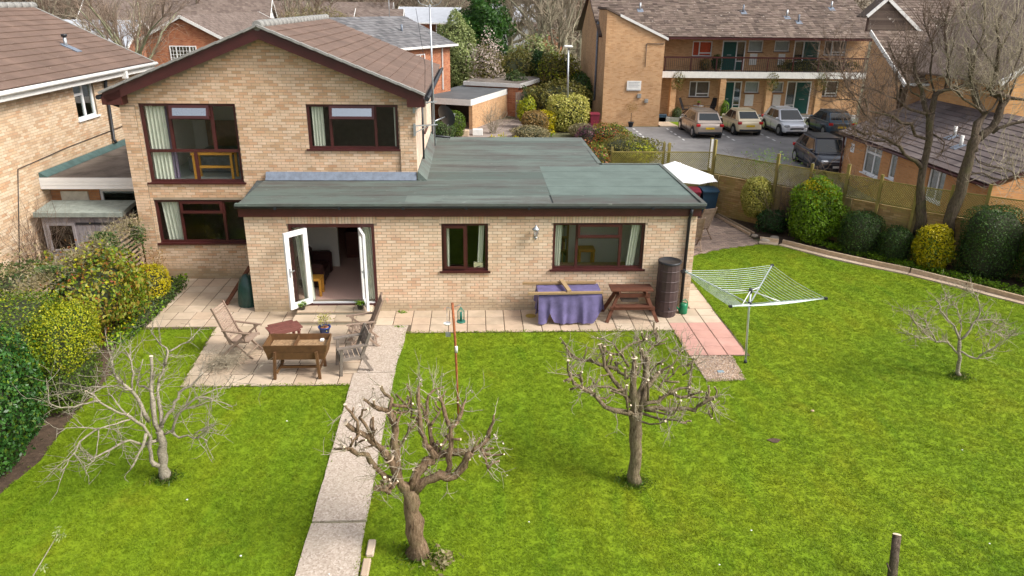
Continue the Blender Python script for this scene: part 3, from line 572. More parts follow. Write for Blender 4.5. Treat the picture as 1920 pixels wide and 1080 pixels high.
TR ={"t1":[[0.1,0.075,[[-3.97,-7.0,-0.01],[-3.97,-7.0,0.23],[-3.94,-7.0,0.53],[-3.91,-7.0,0.8],[-3.93,-7.0,0.91]]],[0.06,0.03,[[-3.92,-7.0,0.91],[-3.98,-6.95,1.17],[-3.98,-6.9,1.49],[-3.98,-6.85,1.68],[-3.93,-6.8,2.13]]],[0.05,0.02,[[-3.87,-7.0,0.97],[-3.92,-6.83,1.13],[-3.99,-6.67,1.44],[-4.02,-6.5,1.55]]],[0.05,0.03,[[-3.98,-7.1,0.32],[-4.06,-7.14,0.45],[-4.03,-7.18,0.77],[-4.01,-7.22,1.05],[-4.09,-7.26,1.22],[-4.21,-7.3,1.39]]],[0.03,0.012,[[-4.21,-7.3,1.39],[-4.29,-7.43,1.52],[-4.42,-7.57,1.76],[-4.51,-7.7,2.02]]],[0.025,0.01,[[-4.45,-7.5,1.74],[-4.59,-7.6,1.76],[-4.72,-7.7,1.76],[-4.84,-7.8,1.81],[-4.94,-7.9,1.94]]],[0.025,0.012,[[-4.21,-7.3,1.39],[-4.34,-7.27,1.56],[-4.42,-7.23,1.68],[-4.48,-7.2,1.69]]],[0.035,0.015,[[-3.98,-7.3,1.05],[-4.02,-7.4,0.88],[-4.1,-7.5,0.72],[-4.18,-7.6,0.59]]],[0.03,0.01,[[-4.06,-7.3,0.85],[-4.16,-7.45,1.03],[-4.39,-7.6,0.97],[-4.56,-7.75,0.93],[-4.59,-7.9,0.98]]],[0.022,0.008,[[-4.13,-7.4,1.36],[-4.25,-7.57,1.39],[-4.42,-7.75,1.42],[-4.58,-7.93,1.56],[-4.82,-8.1,1.55]]],[0.02,0.008,[[-4.47,-7.7,1.39],[-4.66,-7.87,1.28],[-4.77,-8.03,1.1],[-4.82,-8.2,0.99]]],[0.015,0.006,[[-4.45,-7.7,1.39],[-4.45,-7.83,1.18],[-4.46,-7.97,1.02],[-4.59,-8.1,0.98]]],[0.045,0.02,[[-4.05,-7.0,1.09],[-4.1,-7.04,1.4],[-4.18,-7.08,1.67],[-4.28,-7.12,1.83],[-4.35,-7.16,2.02],[-4.33,-7.2,2.3]]],[0.025,0.01,[[-4.15,-7.1,1.71],[-4.36,-7.12,1.8],[-4.58,-7.15,1.79],[-4.81,-7.18,1.78],[-5.17,-7.2,1.67]]],[0.025,0.01,[[-4.27,-6.9,1.6],[-4.23,-6.83,1.85],[-4.26,-6.77,2.03],[-4.37,-6.7,2.22]]],[0.03,0.012,[[-3.96,-6.9,1.6],[-4.09,-6.82,1.59],[-4.22,-6.75,1.58],[-4.26,-6.68,1.65],[-4.16,-6.6,1.98]]],[0.025,0.01,[[-3.79,-6.7,1.91],[-3.73,-6.65,2.13],[-3.79,-6.6,2.19],[-3.91,-6.55,2.28],[-4.01,-6.5,2.42]]],[0.02,0.008,[[-3.75,-6.6,2.11],[-3.62,-6.53,2.16],[-3.49,-6.47,2.21],[-3.38,-6.4,2.3]]],[0.03,0.02,[[-3.89,-6.8,1.66],[-3.82,-6.73,1.82],[-3.78,-6.67,1.98],[-3.76,-6.6,2.11]]],[0.04,0.02,[[-3.86,-7.0,1.03],[-3.76,-6.94,1.19],[-3.66,-6.88,1.36],[-3.59,-6.82,1.49],[-3.43,-6.76,1.57],[-3.22,-6.7,1.79]]],[0.035,0.015,[[-3.84,-7.0,0.85],[-3.7,-7.02,0.92],[-3.57,-7.04,1.22],[-3.45,-7.06,1.34],[-3.22,-7.08,1.55],[-2.98,-7.1,1.53]]],[0.03,0.01,[[-3.71,-7.0,0.91],[-3.57,-7.13,0.86],[-3.29,-7.27,0.93],[-3.03,-7.4,0.97]]],[0.02,0.008,[[-3.52,-6.9,1.25],[-3.28,-6.87,1.29],[-3.04,-6.83,1.35],[-2.81,-6.8,1.23]]],[0.018,0.007,[[-3.24,-6.8,1.42],[-3.06,-6.7,1.48],[-2.87,-6.6,1.45],[-2.73,-6.5,1.54]]],[0.015,0.006,[[-3.34,-7.1,0.82],[-3.3,-7.17,0.95],[-3.09,-7.23,1.07],[-2.9,-7.3,1.07]]],[0.045,0.03,[[-3.98,-7.0,0.74],[-4.07,-7.07,0.76],[-4.1,-7.15,0.75]]]],"t2":[[0.17,0.13,[[0.28,-8.92,0.02],[0.26,-8.92,0.26],[0.26,-8.92,0.57],[0.23,-8.92,0.9],[0.21,-8.92,1.13]]],[0.1,0.07,[[0.21,-8.92,1.1],[0.09,-8.95,1.22],[0.03,-8.99,1.47],[-0.04,-9.02,1.68]]],[0.07,0.035,[[-0.04,-9.02,1.68],[-0.12,-9.07,1.87],[-0.24,-9.12,2.02],[-0.4,-9.17,2.2],[-0.53,-9.22,2.35]]],[0.03,0.015,[[-0.39,-9.22,2.23],[-0.38,-9.22,2.38],[-0.44,-9.22,2.49],[-0.52,-9.22,2.62]]],[0.03,0.012,[[-0.24,-9.12,2.02],[-0.27,-9.14,2.21],[-0.36,-9.17,2.4],[-0.31,-9.2,2.53],[-0.24,-9.22,2.55]]],[0.06,0.03,[[-0.01,-8.92,1.26],[-0.13,-9.0,1.42],[-0.24,-9.09,1.64],[-0.29,-9.17,1.84],[-0.4,-9.25,1.9],[-0.48,-9.34,2.06],[-0.53,-9.42,2.09]]],[0.09,0.05,[[0.06,-8.92,1.23],[0.04,-8.89,1.65],[0.05,-8.85,2.0],[-0.03,-8.82,2.28]]],[0.045,0.02,[[-0.03,-8.82,2.28],[-0.15,-8.85,2.33],[-0.27,-8.89,2.44],[-0.35,-8.92,2.53]]],[0.035,0.02,[[-0.03,-8.82,2.28],[0.01,-8.75,2.42],[-0.09,-8.69,2.46],[-0.14,-8.62,2.55]]],[0.03,0.015,[[0.03,-8.82,2.37],[0.19,-8.67,2.26],[0.23,-8.52,2.13]]],[0.03,0.012,[[-0.03,-8.82,2.28],[0.09,-8.72,2.19],[0.21,-8.62,2.16]]],[0.03,0.012,[[0.06,-8.92,2.1],[0.1,-8.82,2.19],[0.11,-8.72,2.22]]],[0.09,0.06,[[0.23,-8.92,1.13],[0.31,-8.87,1.35],[0.44,-8.82,1.5],[0.55,-8.77,1.53],[0.76,-8.72,1.56]]],[0.06,0.04,[[0.76,-8.72,1.56],[0.98,-8.69,1.54],[1.14,-8.65,1.58],[1.28,-8.62,1.73]]],[0.04,0.02,[[1.28,-8.62,1.73],[1.33,-8.62,1.92],[1.36,-8.62,2.08]]],[0.03,0.015,[[1.14,-8.62,1.55],[1.25,-8.67,1.48],[1.47,-8.72,1.51]]],[0.03,0.012,[[1.19,-8.72,1.61],[1.25,-8.87,1.55],[1.27,-9.02,1.5]]],[0.09,0.06,[[0.27,-8.92,1.1],[0.44,-8.94,1.27],[0.63,-8.96,1.37],[0.82,-8.98,1.35],[0.98,-9.0,1.64],[1.06,-9.02,1.75]]],[0.06,0.03,[[0.72,-8.92,1.34],[0.74,-8.87,1.56],[0.78,-8.82,1.84],[0.78,-8.77,1.99],[0.88,-8.72,2.05]]],[0.05,0.025,[[0.78,-8.72,1.93],[0.71,-8.62,2.03],[0.66,-8.52,2.21],[0.63,-8.42,2.28]]],[0.04,0.02,[[0.85,-8.72,2.02],[0.93,-8.62,2.15],[0.98,-8.52,2.27]]],[0.06,0.03,[[0.55,-8.82,1.56],[0.42,-8.74,1.7],[0.36,-8.67,1.88],[0.34,-8.6,2.17],[0.35,-8.52,2.49]]],[0.05,0.025,[[0.56,-8.72,1.56],[0.49,-8.62,1.78],[0.42,-8.52,2.0],[0.44,-8.42,2.16],[0.54,-8.32,2.32]]],[0.03,0.012,[[0.5,-8.62,1.94],[0.6,-8.42,2.0],[0.64,-8.22,1.98]]],[0.035,0.015,[[0.6,-8.72,1.59],[0.71,-8.62,1.71],[0.76,-8.52,1.78]]],[0.025,0.012,[[0.34,-8.62,2.03],[0.2,-8.67,1.88],[0.09,-8.72,1.66]]],[0.025,0.012,[[0.33,-8.52,1.94],[0.22,-8.52,2.0],[0.23,-8.52,2.13],[0.19,-8.52,2.53]]],[0.05,0.045,[[-0.0,-9.02,1.27],[-0.07,-9.27,1.39],[-0.15,-9.52,1.58]]],[0.03,0.025,[[0.02,-9.12,1.31],[-0.02,-9.32,1.35],[-0.08,-9.52,1.55]]],[0.06,0.04,[[0.25,-8.92,1.23],[0.31,-8.89,1.39],[0.39,-8.85,1.46],[0.55,-8.82,1.47]]],[0.02,0.01,[[-0.14,-9.12,1.87],[-0.2,-9.17,2.11],[-0.14,-9.22,2.26]]],[0.02,0.01,[[-0.41,-9.12,2.14],[-0.45,-9.12,1.93],[-0.35,-9.12,2.02]]]],"t3":[[0.125,0.11,[[3.71,-7.33,-0.01],[3.69,-7.33,0.36],[3.66,-7.33,0.78],[3.64,-7.33,1.14],[3.63,-7.33,1.35]]],[0.09,0.05,[[3.62,-7.33,1.3],[3.57,-7.3,1.65],[3.56,-7.26,1.95],[3.56,-7.23,2.23]]],[0.08,0.04,[[3.66,-7.33,1.33],[3.69,-7.2,1.52],[3.78,-7.08,1.66],[3.84,-6.96,1.91],[3.87,-6.83,2.02]]],[0.07,0.045,[[3.67,-7.33,1.35],[3.8,-7.2,1.65],[3.98,-7.06,1.84],[4.08,-6.93,1.83]]],[0.055,0.03,[[3.57,-7.33,1.3],[3.38,-7.43,1.4],[3.1,-7.53,1.54],[2.91,-7.63,1.8],[2.82,-7.73,1.92],[2.67,-7.83,2.04]]],[0.03,0.015,[[2.67,-7.83,2.04],[2.54,-7.9,2.15],[2.48,-7.96,2.28],[2.43,-8.03,2.6]]],[0.025,0.02,[[2.67,-7.83,2.04],[2.67,-7.83,2.18],[2.66,-7.83,2.31]]],[0.03,0.012,[[3.05,-7.63,1.62],[2.97,-7.56,1.71],[3.12,-7.5,1.68],[3.24,-7.43,1.71]]],[0.05,0.03,[[3.53,-7.33,1.51],[3.44,-7.28,1.62],[3.27,-7.23,1.83],[3.12,-7.18,2.06],[3.02,-7.13,2.42]]],[0.04,0.02,[[3.32,-7.13,1.98],[3.14,-7.1,2.03],[2.97,-7.08,2.09],[2.79,-7.06,2.11],[2.6,-7.03,2.16]]],[0.03,0.01,[[2.6,-7.03,2.16],[2.54,-6.93,2.28],[2.45,-6.83,2.39]]],[0.04,0.025,[[3.52,-7.13,1.83],[3.37,-7.03,1.88],[3.33,-6.93,2.01]]],[0.03,0.012,[[3.42,-7.33,1.73],[3.16,-7.43,1.84],[2.92,-7.53,1.92],[2.72,-7.63,1.95]]],[0.05,0.03,[[3.75,-7.33,1.38],[3.97,-7.37,1.42],[4.24,-7.41,1.42],[4.54,-7.45,1.41],[4.63,-7.49,1.56],[4.79,-7.53,1.66]]],[0.045,0.02,[[3.74,-7.33,1.46],[3.99,-7.28,1.48],[4.18,-7.23,1.61],[4.35,-7.18,1.66],[4.53,-7.13,1.65]]],[0.03,0.018,[[4.52,-7.13,1.52],[4.53,-7.08,1.84],[4.56,-7.03,2.13]]],[0.03,0.012,[[4.23,-7.23,1.58],[4.47,-7.23,1.55],[4.64,-7.23,1.52],[4.92,-7.23,1.54]]],[0.025,0.01,[[3.98,-7.23,1.66],[4.14,-7.1,1.88],[4.3,-6.96,2.04],[4.42,-6.83,2.19]]],[0.035,0.015,[[3.81,-6.93,1.69],[3.81,-6.8,2.02],[3.93,-6.68,2.09],[4.08,-6.56,2.14],[4.08,-6.43,2.24]]],[0.03,0.01,[[3.68,-7.03,1.82],[3.77,-6.78,2.07],[3.78,-6.53,2.21]]],[0.03,0.01,[[3.51,-7.13,2.03],[3.39,-6.96,2.19],[3.32,-6.8,2.26],[3.08,-6.63,2.29]]],[0.03,0.01,[[3.16,-7.03,2.25],[3.38,-6.91,2.13],[3.56,-6.78,2.23],[3.83,-6.66,2.27],[3.93,-6.53,2.26]]],[0.02,0.01,[[3.23,-7.03,1.93],[3.26,-7.03,2.14],[3.14,-7.03,2.27]]],[0.03,0.012,[[3.71,-7.43,1.36],[3.91,-7.63,1.39],[3.99,-7.83,1.49],[4.21,-8.03,1.55]]],[0.025,0.01,[[3.75,-7.43,1.41],[4.01,-7.6,1.45],[4.1,-7.76,1.52],[4.14,-7.93,1.87]]],[0.025,0.01,[[3.51,-7.33,1.35],[3.62,-7.53,1.31],[3.76,-7.73,1.35],[3.94,-7.93,1.52]]],[0.025,0.02,[[3.81,-7.33,1.54],[3.77,-7.43,1.78],[3.73,-7.53,2.0]]],[0.02,0.02,[[3.42,-7.33,1.91],[3.41,-7.33,2.04],[3.4,-7.33,2.11]]],[0.025,0.02,[[3.42,-7.63,1.58],[3.39,-7.63,1.79],[3.39,-7.63,1.97]]],[0.02,0.01,[[4.09,-7.03,2.11],[4.04,-6.88,1.95],[3.95,-6.73,1.66]]],[0.02,0.008,[[4.14,-7.13,1.79],[4.35,-6.98,1.95],[4.62,-6.83,1.84]]],[0.02,0.008,[[4.61,-7.53,1.59],[4.74,-7.43,1.61],[4.86,-7.33,1.2]]]],"t4":[[0.055,0.04,[[11.39,-3.85,0.01],[11.29,-3.85,0.34],[11.23,-3.85,0.59],[11.18,-3.85,0.87]]],[0.03,0.015,[[11.18,-3.85,0.87],[11.09,-3.8,1.06],[10.9,-3.75,1.28],[10.72,-3.7,1.47],[10.61,-3.65,1.69]]],[0.025,0.01,[[11.17,-3.85,0.9],[11.23,-3.75,1.1],[11.17,-3.65,1.36],[11.12,-3.55,1.59]]],[0.03,0.012,[[11.19,-3.85,0.87],[11.38,-3.82,1.1],[11.46,-3.8,1.3],[11.76,-3.78,1.3],[12.16,-3.75,1.15]]],[0.02,0.008,[[11.49,-3.75,1.22],[11.62,-3.65,1.42],[11.52,-3.55,1.74],[11.39,-3.45,1.82]]],[0.03,0.012,[[11.22,-3.85,0.56],[11.04,-3.87,0.73],[10.92,-3.88,0.84],[10.65,-3.9,0.85],[10.34,-3.92,1.06],[10.08,-3.93,1.31],[9.9,-3.95,1.59]]],[0.02,0.008,[[10.61,-3.95,0.89],[10.41,-3.9,1.17],[10.28,-3.85,1.39]]],[0.015,0.006,[[10.45,-3.95,0.99],[10.13,-4.05,1.04],[9.81,-4.15,1.2]]],[0.028,0.01,[[11.25,-3.85,0.61],[11.42,-3.89,0.52],[11.61,-3.93,0.47],[11.74,-3.97,0.65],[11.99,-4.01,0.91],[12.09,-4.05,1.08]]],[0.015,0.006,[[11.57,-3.85,1.17],[12.01,-3.7,0.98],[12.45,-3.55,0.81]]],[0.012,0.005,[[11.61,-4.05,0.63],[11.56,-4.05,0.93],[11.59,-4.05,1.14]]],[0.015,0.005,[[10.97,-3.65,1.24],[11.02,-3.5,1.54],[11.0,-3.35,1.66]]]],"rl":[[0.2,0.16,[[14.75,4.0,0.75],[14.68,4.0,1.73],[14.51,4.0,2.9],[14.52,4.0,3.67],[14.4,4.0,4.43]]],[0.14,0.07,[[14.42,4.0,4.29],[14.19,4.17,4.81],[13.96,4.33,5.33],[13.84,4.5,5.98]]],[0.12,0.06,[[14.42,4.0,4.36],[14.44,4.05,4.96],[14.72,4.1,5.09],[15.29,4.15,5.23],[15.78,4.2,5.09]]],[0.1,0.05,[[14.54,4.0,2.75],[14.22,3.94,3.05],[13.78,3.88,3.27],[13.31,3.82,3.63],[12.66,3.76,3.91],[11.97,3.7,4.06]]],[0.08,0.03,[[14.52,4.0,3.67],[13.8,3.88,4.17],[13.12,3.75,4.39],[12.33,3.62,4.54],[11.84,3.5,5.01]]],[0.07,0.03,[[14.24,4.0,4.43],[13.76,4.07,4.55],[13.4,4.15,4.81],[13.29,4.22,5.34],[13.33,4.3,5.86]]],[0.05,0.02,[[14.21,4.2,4.81],[13.85,4.27,5.0],[13.48,4.33,5.59],[12.92,4.4,6.43]]],[0.05,0.02,[[13.88,4.0,4.15],[13.31,3.9,3.89],[12.8,3.8,4.04],[12.25,3.7,4.46],[11.5,3.6,5.26]]],[0.04,0.02,[[13.4,4.0,3.67],[12.53,3.7,3.72],[11.84,3.4,3.97]]],[0.05,0.02,[[14.85,4.3,5.07],[14.87,4.4,5.86],[14.6,4.5,6.7],[14.63,4.6,7.15]]],[0.05,0.02,[[14.53,4.2,4.95],[14.32,4.33,5.6],[14.33,4.47,6.25],[13.96,4.6,7.01]]],[0.04,0.015,[[13.55,4.3,4.79],[12.83,4.37,5.05],[11.88,4.43,5.37],[11.33,4.5,5.89]]],[0.04,0.015,[[13.27,4.0,4.36],[12.61,4.25,4.73],[11.73,4.5,4.76]]],[0.04,0.015,[[14.51,4.0,3.88],[15.03,4.05,3.6],[15.02,4.1,3.16]]]],"rr":[[0.24,0.19,[[15.31,3.3,0.89],[15.27,3.3,1.84],[15.35,3.3,2.7],[15.38,3.3,3.46],[15.48,3.3,3.93]]],[0.17,0.08,[[15.46,3.3,3.46],[15.45,3.38,4.26],[15.65,3.46,4.51],[15.33,3.54,4.9],[15.1,3.62,5.47],[14.89,3.7,6.3]]],[0.17,0.09,[[15.48,3.3,3.8],[15.86,3.32,4.13],[16.0,3.34,4.73],[16.16,3.36,4.99],[15.79,3.38,5.11],[15.5,3.4,5.24]]],[0.12,0.06,[[15.99,3.4,4.39],[16.04,3.44,4.85],[15.74,3.48,5.04],[15.74,3.52,5.68],[15.65,3.56,6.44],[15.55,3.6,7.17]]],[0.1,0.05,[[16.12,3.4,4.98],[16.51,3.25,4.94],[16.89,3.1,4.89]]],[0.09,0.04,[[15.88,3.3,4.0],[16.15,3.17,4.22],[16.51,3.03,4.35],[16.93,2.9,4.47]]],[0.05,0.02,[[15.54,3.3,4.53],[15.86,3.38,4.85],[16.16,3.45,5.5],[16.28,3.52,6.0],[16.34,3.6,6.5]]],[0.05,0.02,[[15.45,3.3,4.6],[14.91,3.43,4.91],[14.5,3.55,5.22],[14.41,3.68,5.66],[14.51,3.8,6.41]]],[0.05,0.02,[[14.97,3.4,5.43],[15.03,3.57,6.18],[15.23,3.73,6.92],[15.15,3.9,7.41]]],[0.05,0.02,[[15.41,3.3,2.77],[15.8,3.17,2.87],[16.32,3.03,2.69],[16.61,2.9,2.86]]],[0.04,0.02,[[15.47,3.3,3.39],[15.91,3.2,3.07],[16.58,3.1,2.95],[16.93,3.0,2.7]]],[0.05,0.02,[[16.19,3.4,4.98],[16.33,3.5,5.49],[16.66,3.6,5.81]]],[0.04,0.015,[[15.73,3.5,5.68],[15.43,3.6,6.05],[14.95,3.7,6.61],[14.68,3.8,7.16]]],[0.04,0.015,[[15.7,3.5,6.31],[15.95,3.65,6.81],[16.13,3.8,7.3]]]]}
# ================================================================ THE SETTING
def sheet(name, pts, z, mat, th=None, kind='structure'):
    m = MB().add([(x, y, z) for x, y in pts], [tuple(range(len(pts)))]); o = m.build(name, mat)
    return tag(o, kind=kind)
# ground
m_ground, t, p = newmat('rough_ground'); p.inputs['Roughness'].default_value = .95
t.links.new(ramp(t, noise(t, .35, 6, .7), [(.3, (.06, .07, .02)), (.5, (.11, .10, .05)), (.7, (.16, .13, .08))]), p.inputs['Base Color'])
sheet('ground', [(-500, -200), (500, -200), (500, 700), (-500, 700)], -.06, m_ground)
m_lawn, t, p = newmat('lawn'); p.inputs['Roughness'].default_value = .9; p.inputs['Specular IOR Level'].default_value = .15
def lawn_col(t):
    c = ramp(t, noise(t, .33, 3, .5), [(.3, (.112, .20, .007)), (.5, (.155, .232, .008)), (.7, (.205, .25, .009))])
    c = mixc(t, rng(t, noise(t, .9, 4, .6, stretch=(2.6, .22, 1)), .40, .66, 0, .6), c, (.185, .252, .008))
    sx_ = nd(t, 'ShaderNodeSeparateXYZ'); t.links.new(nd(t, 'ShaderNodeNewGeometry').outputs['Position'], sx_.inputs[0])
    sk = nd(t, 'ShaderNodeMath', operation='MULTIPLY_ADD'); t.links.new(sx_.outputs[1], sk.inputs[0]); sk.inputs[1].default_value = .10; t.links.new(sx_.outputs[0], sk.inputs[2])
    ph = nd(t, 'ShaderNodeMath', operation='MULTIPLY_ADD'); t.links.new(noise(t, .5, 2, .5), ph.inputs[0]); ph.inputs[1].default_value = .9; t.links.new(sk.outputs[0], ph.inputs[2])
    sn = nd(t, 'ShaderNodeMath', operation='MULTIPLY'); t.links.new(ph.outputs[0], sn.inputs[0]); sn.inputs[1].default_value = 7.4
    s2_ = nd(t, 'ShaderNodeMath', operation='SINE'); t.links.new(sn.outputs[0], s2_.inputs[0])
    c = mixc(t, rng(t, s2_.outputs[0], -.6, .6, 0, .30), c, (.17, .27, .012))          # mowing stripes
    c = mixc(t, rng(t, noise(t, 1.6, 3, .5, stretch=(1.6, .3, 1)), .55, .72, 0, .45), c, (.085, .18, .004))
    c = mixc(t, rng(t, noise(t, 1.7, 5, .7), .56, .80, 0, .35), c, (.21, .235, .014))
    c = mixc(t, rng(t, noise(t, 1.1, 4, .6), .58, .80, 0, .4), c, (.06, .135, .004))
    c = mixc(t, rng(t, noise(t, .75, 5, .7), .56, .74, 0, .5), c, (.215, .215, .012))
    return mixc(t, rng(t, noise(t, 3.2, 4, .7), .62, .80, 0, .28), c, (.24, .215, .035))
t.links.new(lawn_col(t), p.inputs['Base Color']); bump(t, p, noise(t, 45, 5, .7), .5, .02)
lawn_pts = [(-8.8, -9), (-8.4, -7.9), (-6.95, -7.8), (-6.42, -7.4), (-6.27, -6.4), (-6.42, -5.2), (-6.48, -3.2), (-6.85, -2.6), (-7.1, -1.0), (-1.0, -1.0), (-1.0, -1.35), (7.25, -1.35), (7.25, 2.6), (6.62, 3.0), (7.83, 4.24), (8.6, 4.75), (9.37, 5.14), (10.21, 5.42), (10.75, 5.4), (11.15, 5.18), (11.91, 4.09), (12.8, 3.25), (13.74, 2.46), (15.61, .09), (18.4, -4), (18.4, -15), (-7, -15)]
sheet('lawn', lawn_pts, -.012, m_lawn)
# blades: tufts scattered over the lawn
m_blade, t, p = newmat('grass_blade'); p.inputs['Roughness'].default_value = .6; p.inputs['Specular IOR Level'].default_value = .2
c = mixc(t, 1.0, lawn_col(t), ramp(t, island(t), [(0, (1.0, 1.0, 1)), (.6, (1.1, 1.1, 1)), (1, (1.22, 1.18, 1.1))]), 'MULTIPLY')
t.links.new(c, p.inputs['Base Color']); tr = nd(t, 'ShaderNodeBsdfTranslucent'); t.links.new(c, tr.inputs[0])
mx = nd(t, 'ShaderNodeMixShader'); mx.inputs[0].default_value = .35; t.links.new(p.outputs[0], mx.inputs[1]); t.links.new(tr.outputs[0], mx.inputs[2]); t.links.new(mx.outputs[0], t.nodes['Material Output'].inputs[0])
def in_poly(P, poly):
    x, y = P[:, 0], P[:, 1]; r = np.zeros(len(P), bool); n = len(poly)
    for i in range(n):
        (x0, y0), (x1, y1) = poly[i], poly[(i+1) % n]
        if y0 == y1: continue
        r ^= ((y0 > y) != (y1 > y)) & (x < (x1-x0)*(y-y0)/(y1-y0)+x0)
    return r
path_poly = [(-1.50, -1.3), (-.52, -1.0), (-.60, -3.4), (-.50, -9.4), (-.45, -12), (-1.4, -12), (-1.36, -9.28), (-1.36, -8.2), (-1.46, -4.06), (-1.5, -3.9)]
patio_poly = [(-5.12, -.9), (-5.0, -2.4), (-4.85, -3.88), (-1.40, -3.88), (-1.40, -.9)]
red_poly = [(5.85, -.95), (7.25, -.95), (7.25, -2.72), (5.85, -2.72)]; grav_poly = [(5.9, -2.72), (6.85, -2.75), (6.75, -3.86), (5.92, -3.9)]
tip_poly = [(6.6, -1.4), (7.2, -1.4), (7.25, 1.2), (6.62, 3)]
n = 230000; rg = np.random.default_rng(3)
P = np.stack([rg.uniform(-8, 18.4, n), -11.2+17*rg.uniform(0, 1, n)**1.15, np.full(n, -.012)], 1)
k = in_poly(P, lawn_pts)
for q in (path_poly, patio_poly, red_poly, grav_poly, tip_poly): k &= ~in_poly(P, q)
k &= ~((np.hypot(P[:, 0]-6.49, P[:, 1]+6.16) < .09)); P = P[k]
tv, tf = [], []
for i in range(9):
    a0 = rg.uniform(0, 6.28); r0 = rg.uniform(0, .055); x, y = r0*math.cos(a0), r0*math.sin(a0); b = rg.uniform(0, 6.28); h = rg.uniform(.006, .014); l = rg.uniform(.008, .03); w = rg.uniform(.0035, .006)
    dx, dy = math.cos(b), math.sin(b); j = len(tv)
    tv += [(x-dy*w, y+dx*w, 0), (x+dy*w, y-dx*w, 0), (x+dx*l*.5+dy*w*.6, y+dy*l*.5-dx*w*.6, h*.7), (x+dx*l, y+dy*l, h), (x+dx*l*.5-dy*w*.6, y+dy*l*.5+dx*w*.6, h*.7)]
    tf += [(j, j+1, j+2, j+4), (j+4, j+2, j+3, j+3)]
tuft_me = bpy.data.meshes.new('grass_tuft'); tuft_me.from_pydata(tv, [], [f if f[2] != f[3] else f[:3] for f in tf]); tuft_me.materials.append(m_blade)
tuft = bpy.data.objects.new('grass_tuft', tuft_me); tuft.location = (2, 3.5, .02); tag(tuft, kind='stuff')   # lies hidden inside the extension
C.objects.link(tuft)
gm = bpy.data.meshes.new('grass'); gm.vertices.add(len(P)); gm.vertices.foreach_set('co', P.astype(np.float32).ravel()); gm.update()
grass = bpy.data.objects.new('grass', gm); C.objects.link(grass); tag(grass, 'short mown green lawn grass with yellow mossy patches', 'grass', kind='stuff')
gt = bpy.data.node_groups.new('scatter_grass', 'GeometryNodeTree')
gt.interface.new_socket('Geometry', in_out='INPUT', socket_type='NodeSocketGeometry'); gt.interface.new_socket('Geometry', in_out='OUTPUT', socket_type='NodeSocketGeometry')
gi, go = gt.nodes.new('NodeGroupInput'), gt.nodes.new('NodeGroupOutput'); ip = gt.nodes.new('GeometryNodeInstanceOnPoints')
oi = gt.nodes.new('GeometryNodeObjectInfo'); oi.inputs[0].default_value = tuft; oi.inputs['As Instance'].default_value = True
m2p = gt.nodes.new('GeometryNodeMeshToPoints'); rv = gt.nodes.new('FunctionNodeRandomValue'); rv.data_type = 'FLOAT_VECTOR'; rv.inputs[1].default_value = (0, 0, 6.283)
sv = gt.nodes.new('FunctionNodeRandomValue'); sv.data_type = 'FLOAT'; sv.inputs[2].default_value = .7; sv.inputs[3].default_value = 1.5
gt.links.new(gi.outputs[0], m2p.inputs[0]); gt.links.new(m2p.outputs[0], ip.inputs['Points']); gt.links.new(oi.outputs['Geometry'], ip.inputs['Instance'])
gt.links.new(rv.outputs[0], ip.inputs['Rotation']); gt.links.new(sv.outputs[1], ip.inputs['Scale']); gt.links.new(ip.outputs[0], go.inputs[0])
md = grass.modifiers.new('scatter', 'NODES'); md.node_group = gt

# soil borders
sheet('flower_bed', [(11.0, 5.6), (11.6, 5.1), (12.1, 4.3), (13.0, 3.5), (13.95, 2.65), (15.85, .2), (18.7, -4), (19.5, -4), (18.5, 1), (17.2, 2.2), (14.6, 4.6), (11.6, 7.5), (9.95, 9.2), (9.9, 8.6), (10.5, 6.6)], -.03, m_soil)
sheet('hedge_bed', [(-12, -9), (-5.75, -9), (-5.6, -6.3), (-6.2, -4), (-6.85, -1), (-7.0, 2.5), (-11, 2.5)], -.03, m_soil)
# patio: grout bed with separate slabs
def slabs(parent, name, cells, th, z, mat):
    cache = {}
    for (x, y, w, d) in cells:
        key = (round(w, 2), round(d, 2))
        if key not in cache:
            b = MB(); b.bbox(-w/2+.009, w/2-.009, -d/2+.009, d/2-.009, -th, 0, .006); me = b.mesh(name); me.materials.append(mat); cache[key] = me
        o = bpy.data.objects.new(name, cache[key]); o.location = (x, y, z+random.uniform(-.003, .003)); o.rotation_euler = (random.uniform(-.004, .004), random.uniform(-.004, .004), random.uniform(-.004, .004))
        C.objects.link(o); o.parent = parent
patio = MB().poly([(-6.95, -1.0), (-1.4, -1.0), (7.22, -1.0), (7.24, 2.6), (6.6, 3.0), (6.6, .05), (-4.4, .05), (-4.4, 2.42), (-7.05, 2.42)], -.05, .004).poly([(-5.12, -1.0), (-4.86, -3.88), (-1.36, -3.88), (-1.36, -1.0)], -.05, .0035).poly([(-.55, -1.35), (7.2, -1.35), (7.2, -1.0), (-.55, -1.0)], -.05, .003).poly(red_poly, -.05, .0025).build('patio', m_grout); tag(patio, kind='structure')
cells = []; g = .45
for i in range(31):
    x = -6.75+g*i+.225-.45*0
    for j in range(-1, 2):       # three rows in front of the extension
        y = -1.35+g*(j+1)+.225
        if x < -.55 and j == -1: continue
        if -1.50 < x < -.5 and j == 0 and False: continue
        if x+.22 > 7.25: continue
        if x > 5.85 and y < -.9: continue
        cells.append((x, y, g, g))
for i in range(6):                # old patio at the house wall, left of the extension
    for j in range(5):
        x = -4.4-g*i-.225; y = 0+g*j+.225
        if x-.2 > -7.15: cells.append((x, y+.0, g, g))
    cells.append((-4.4-g*i-.225, 2.335, g, .17)) if i < 6 else None
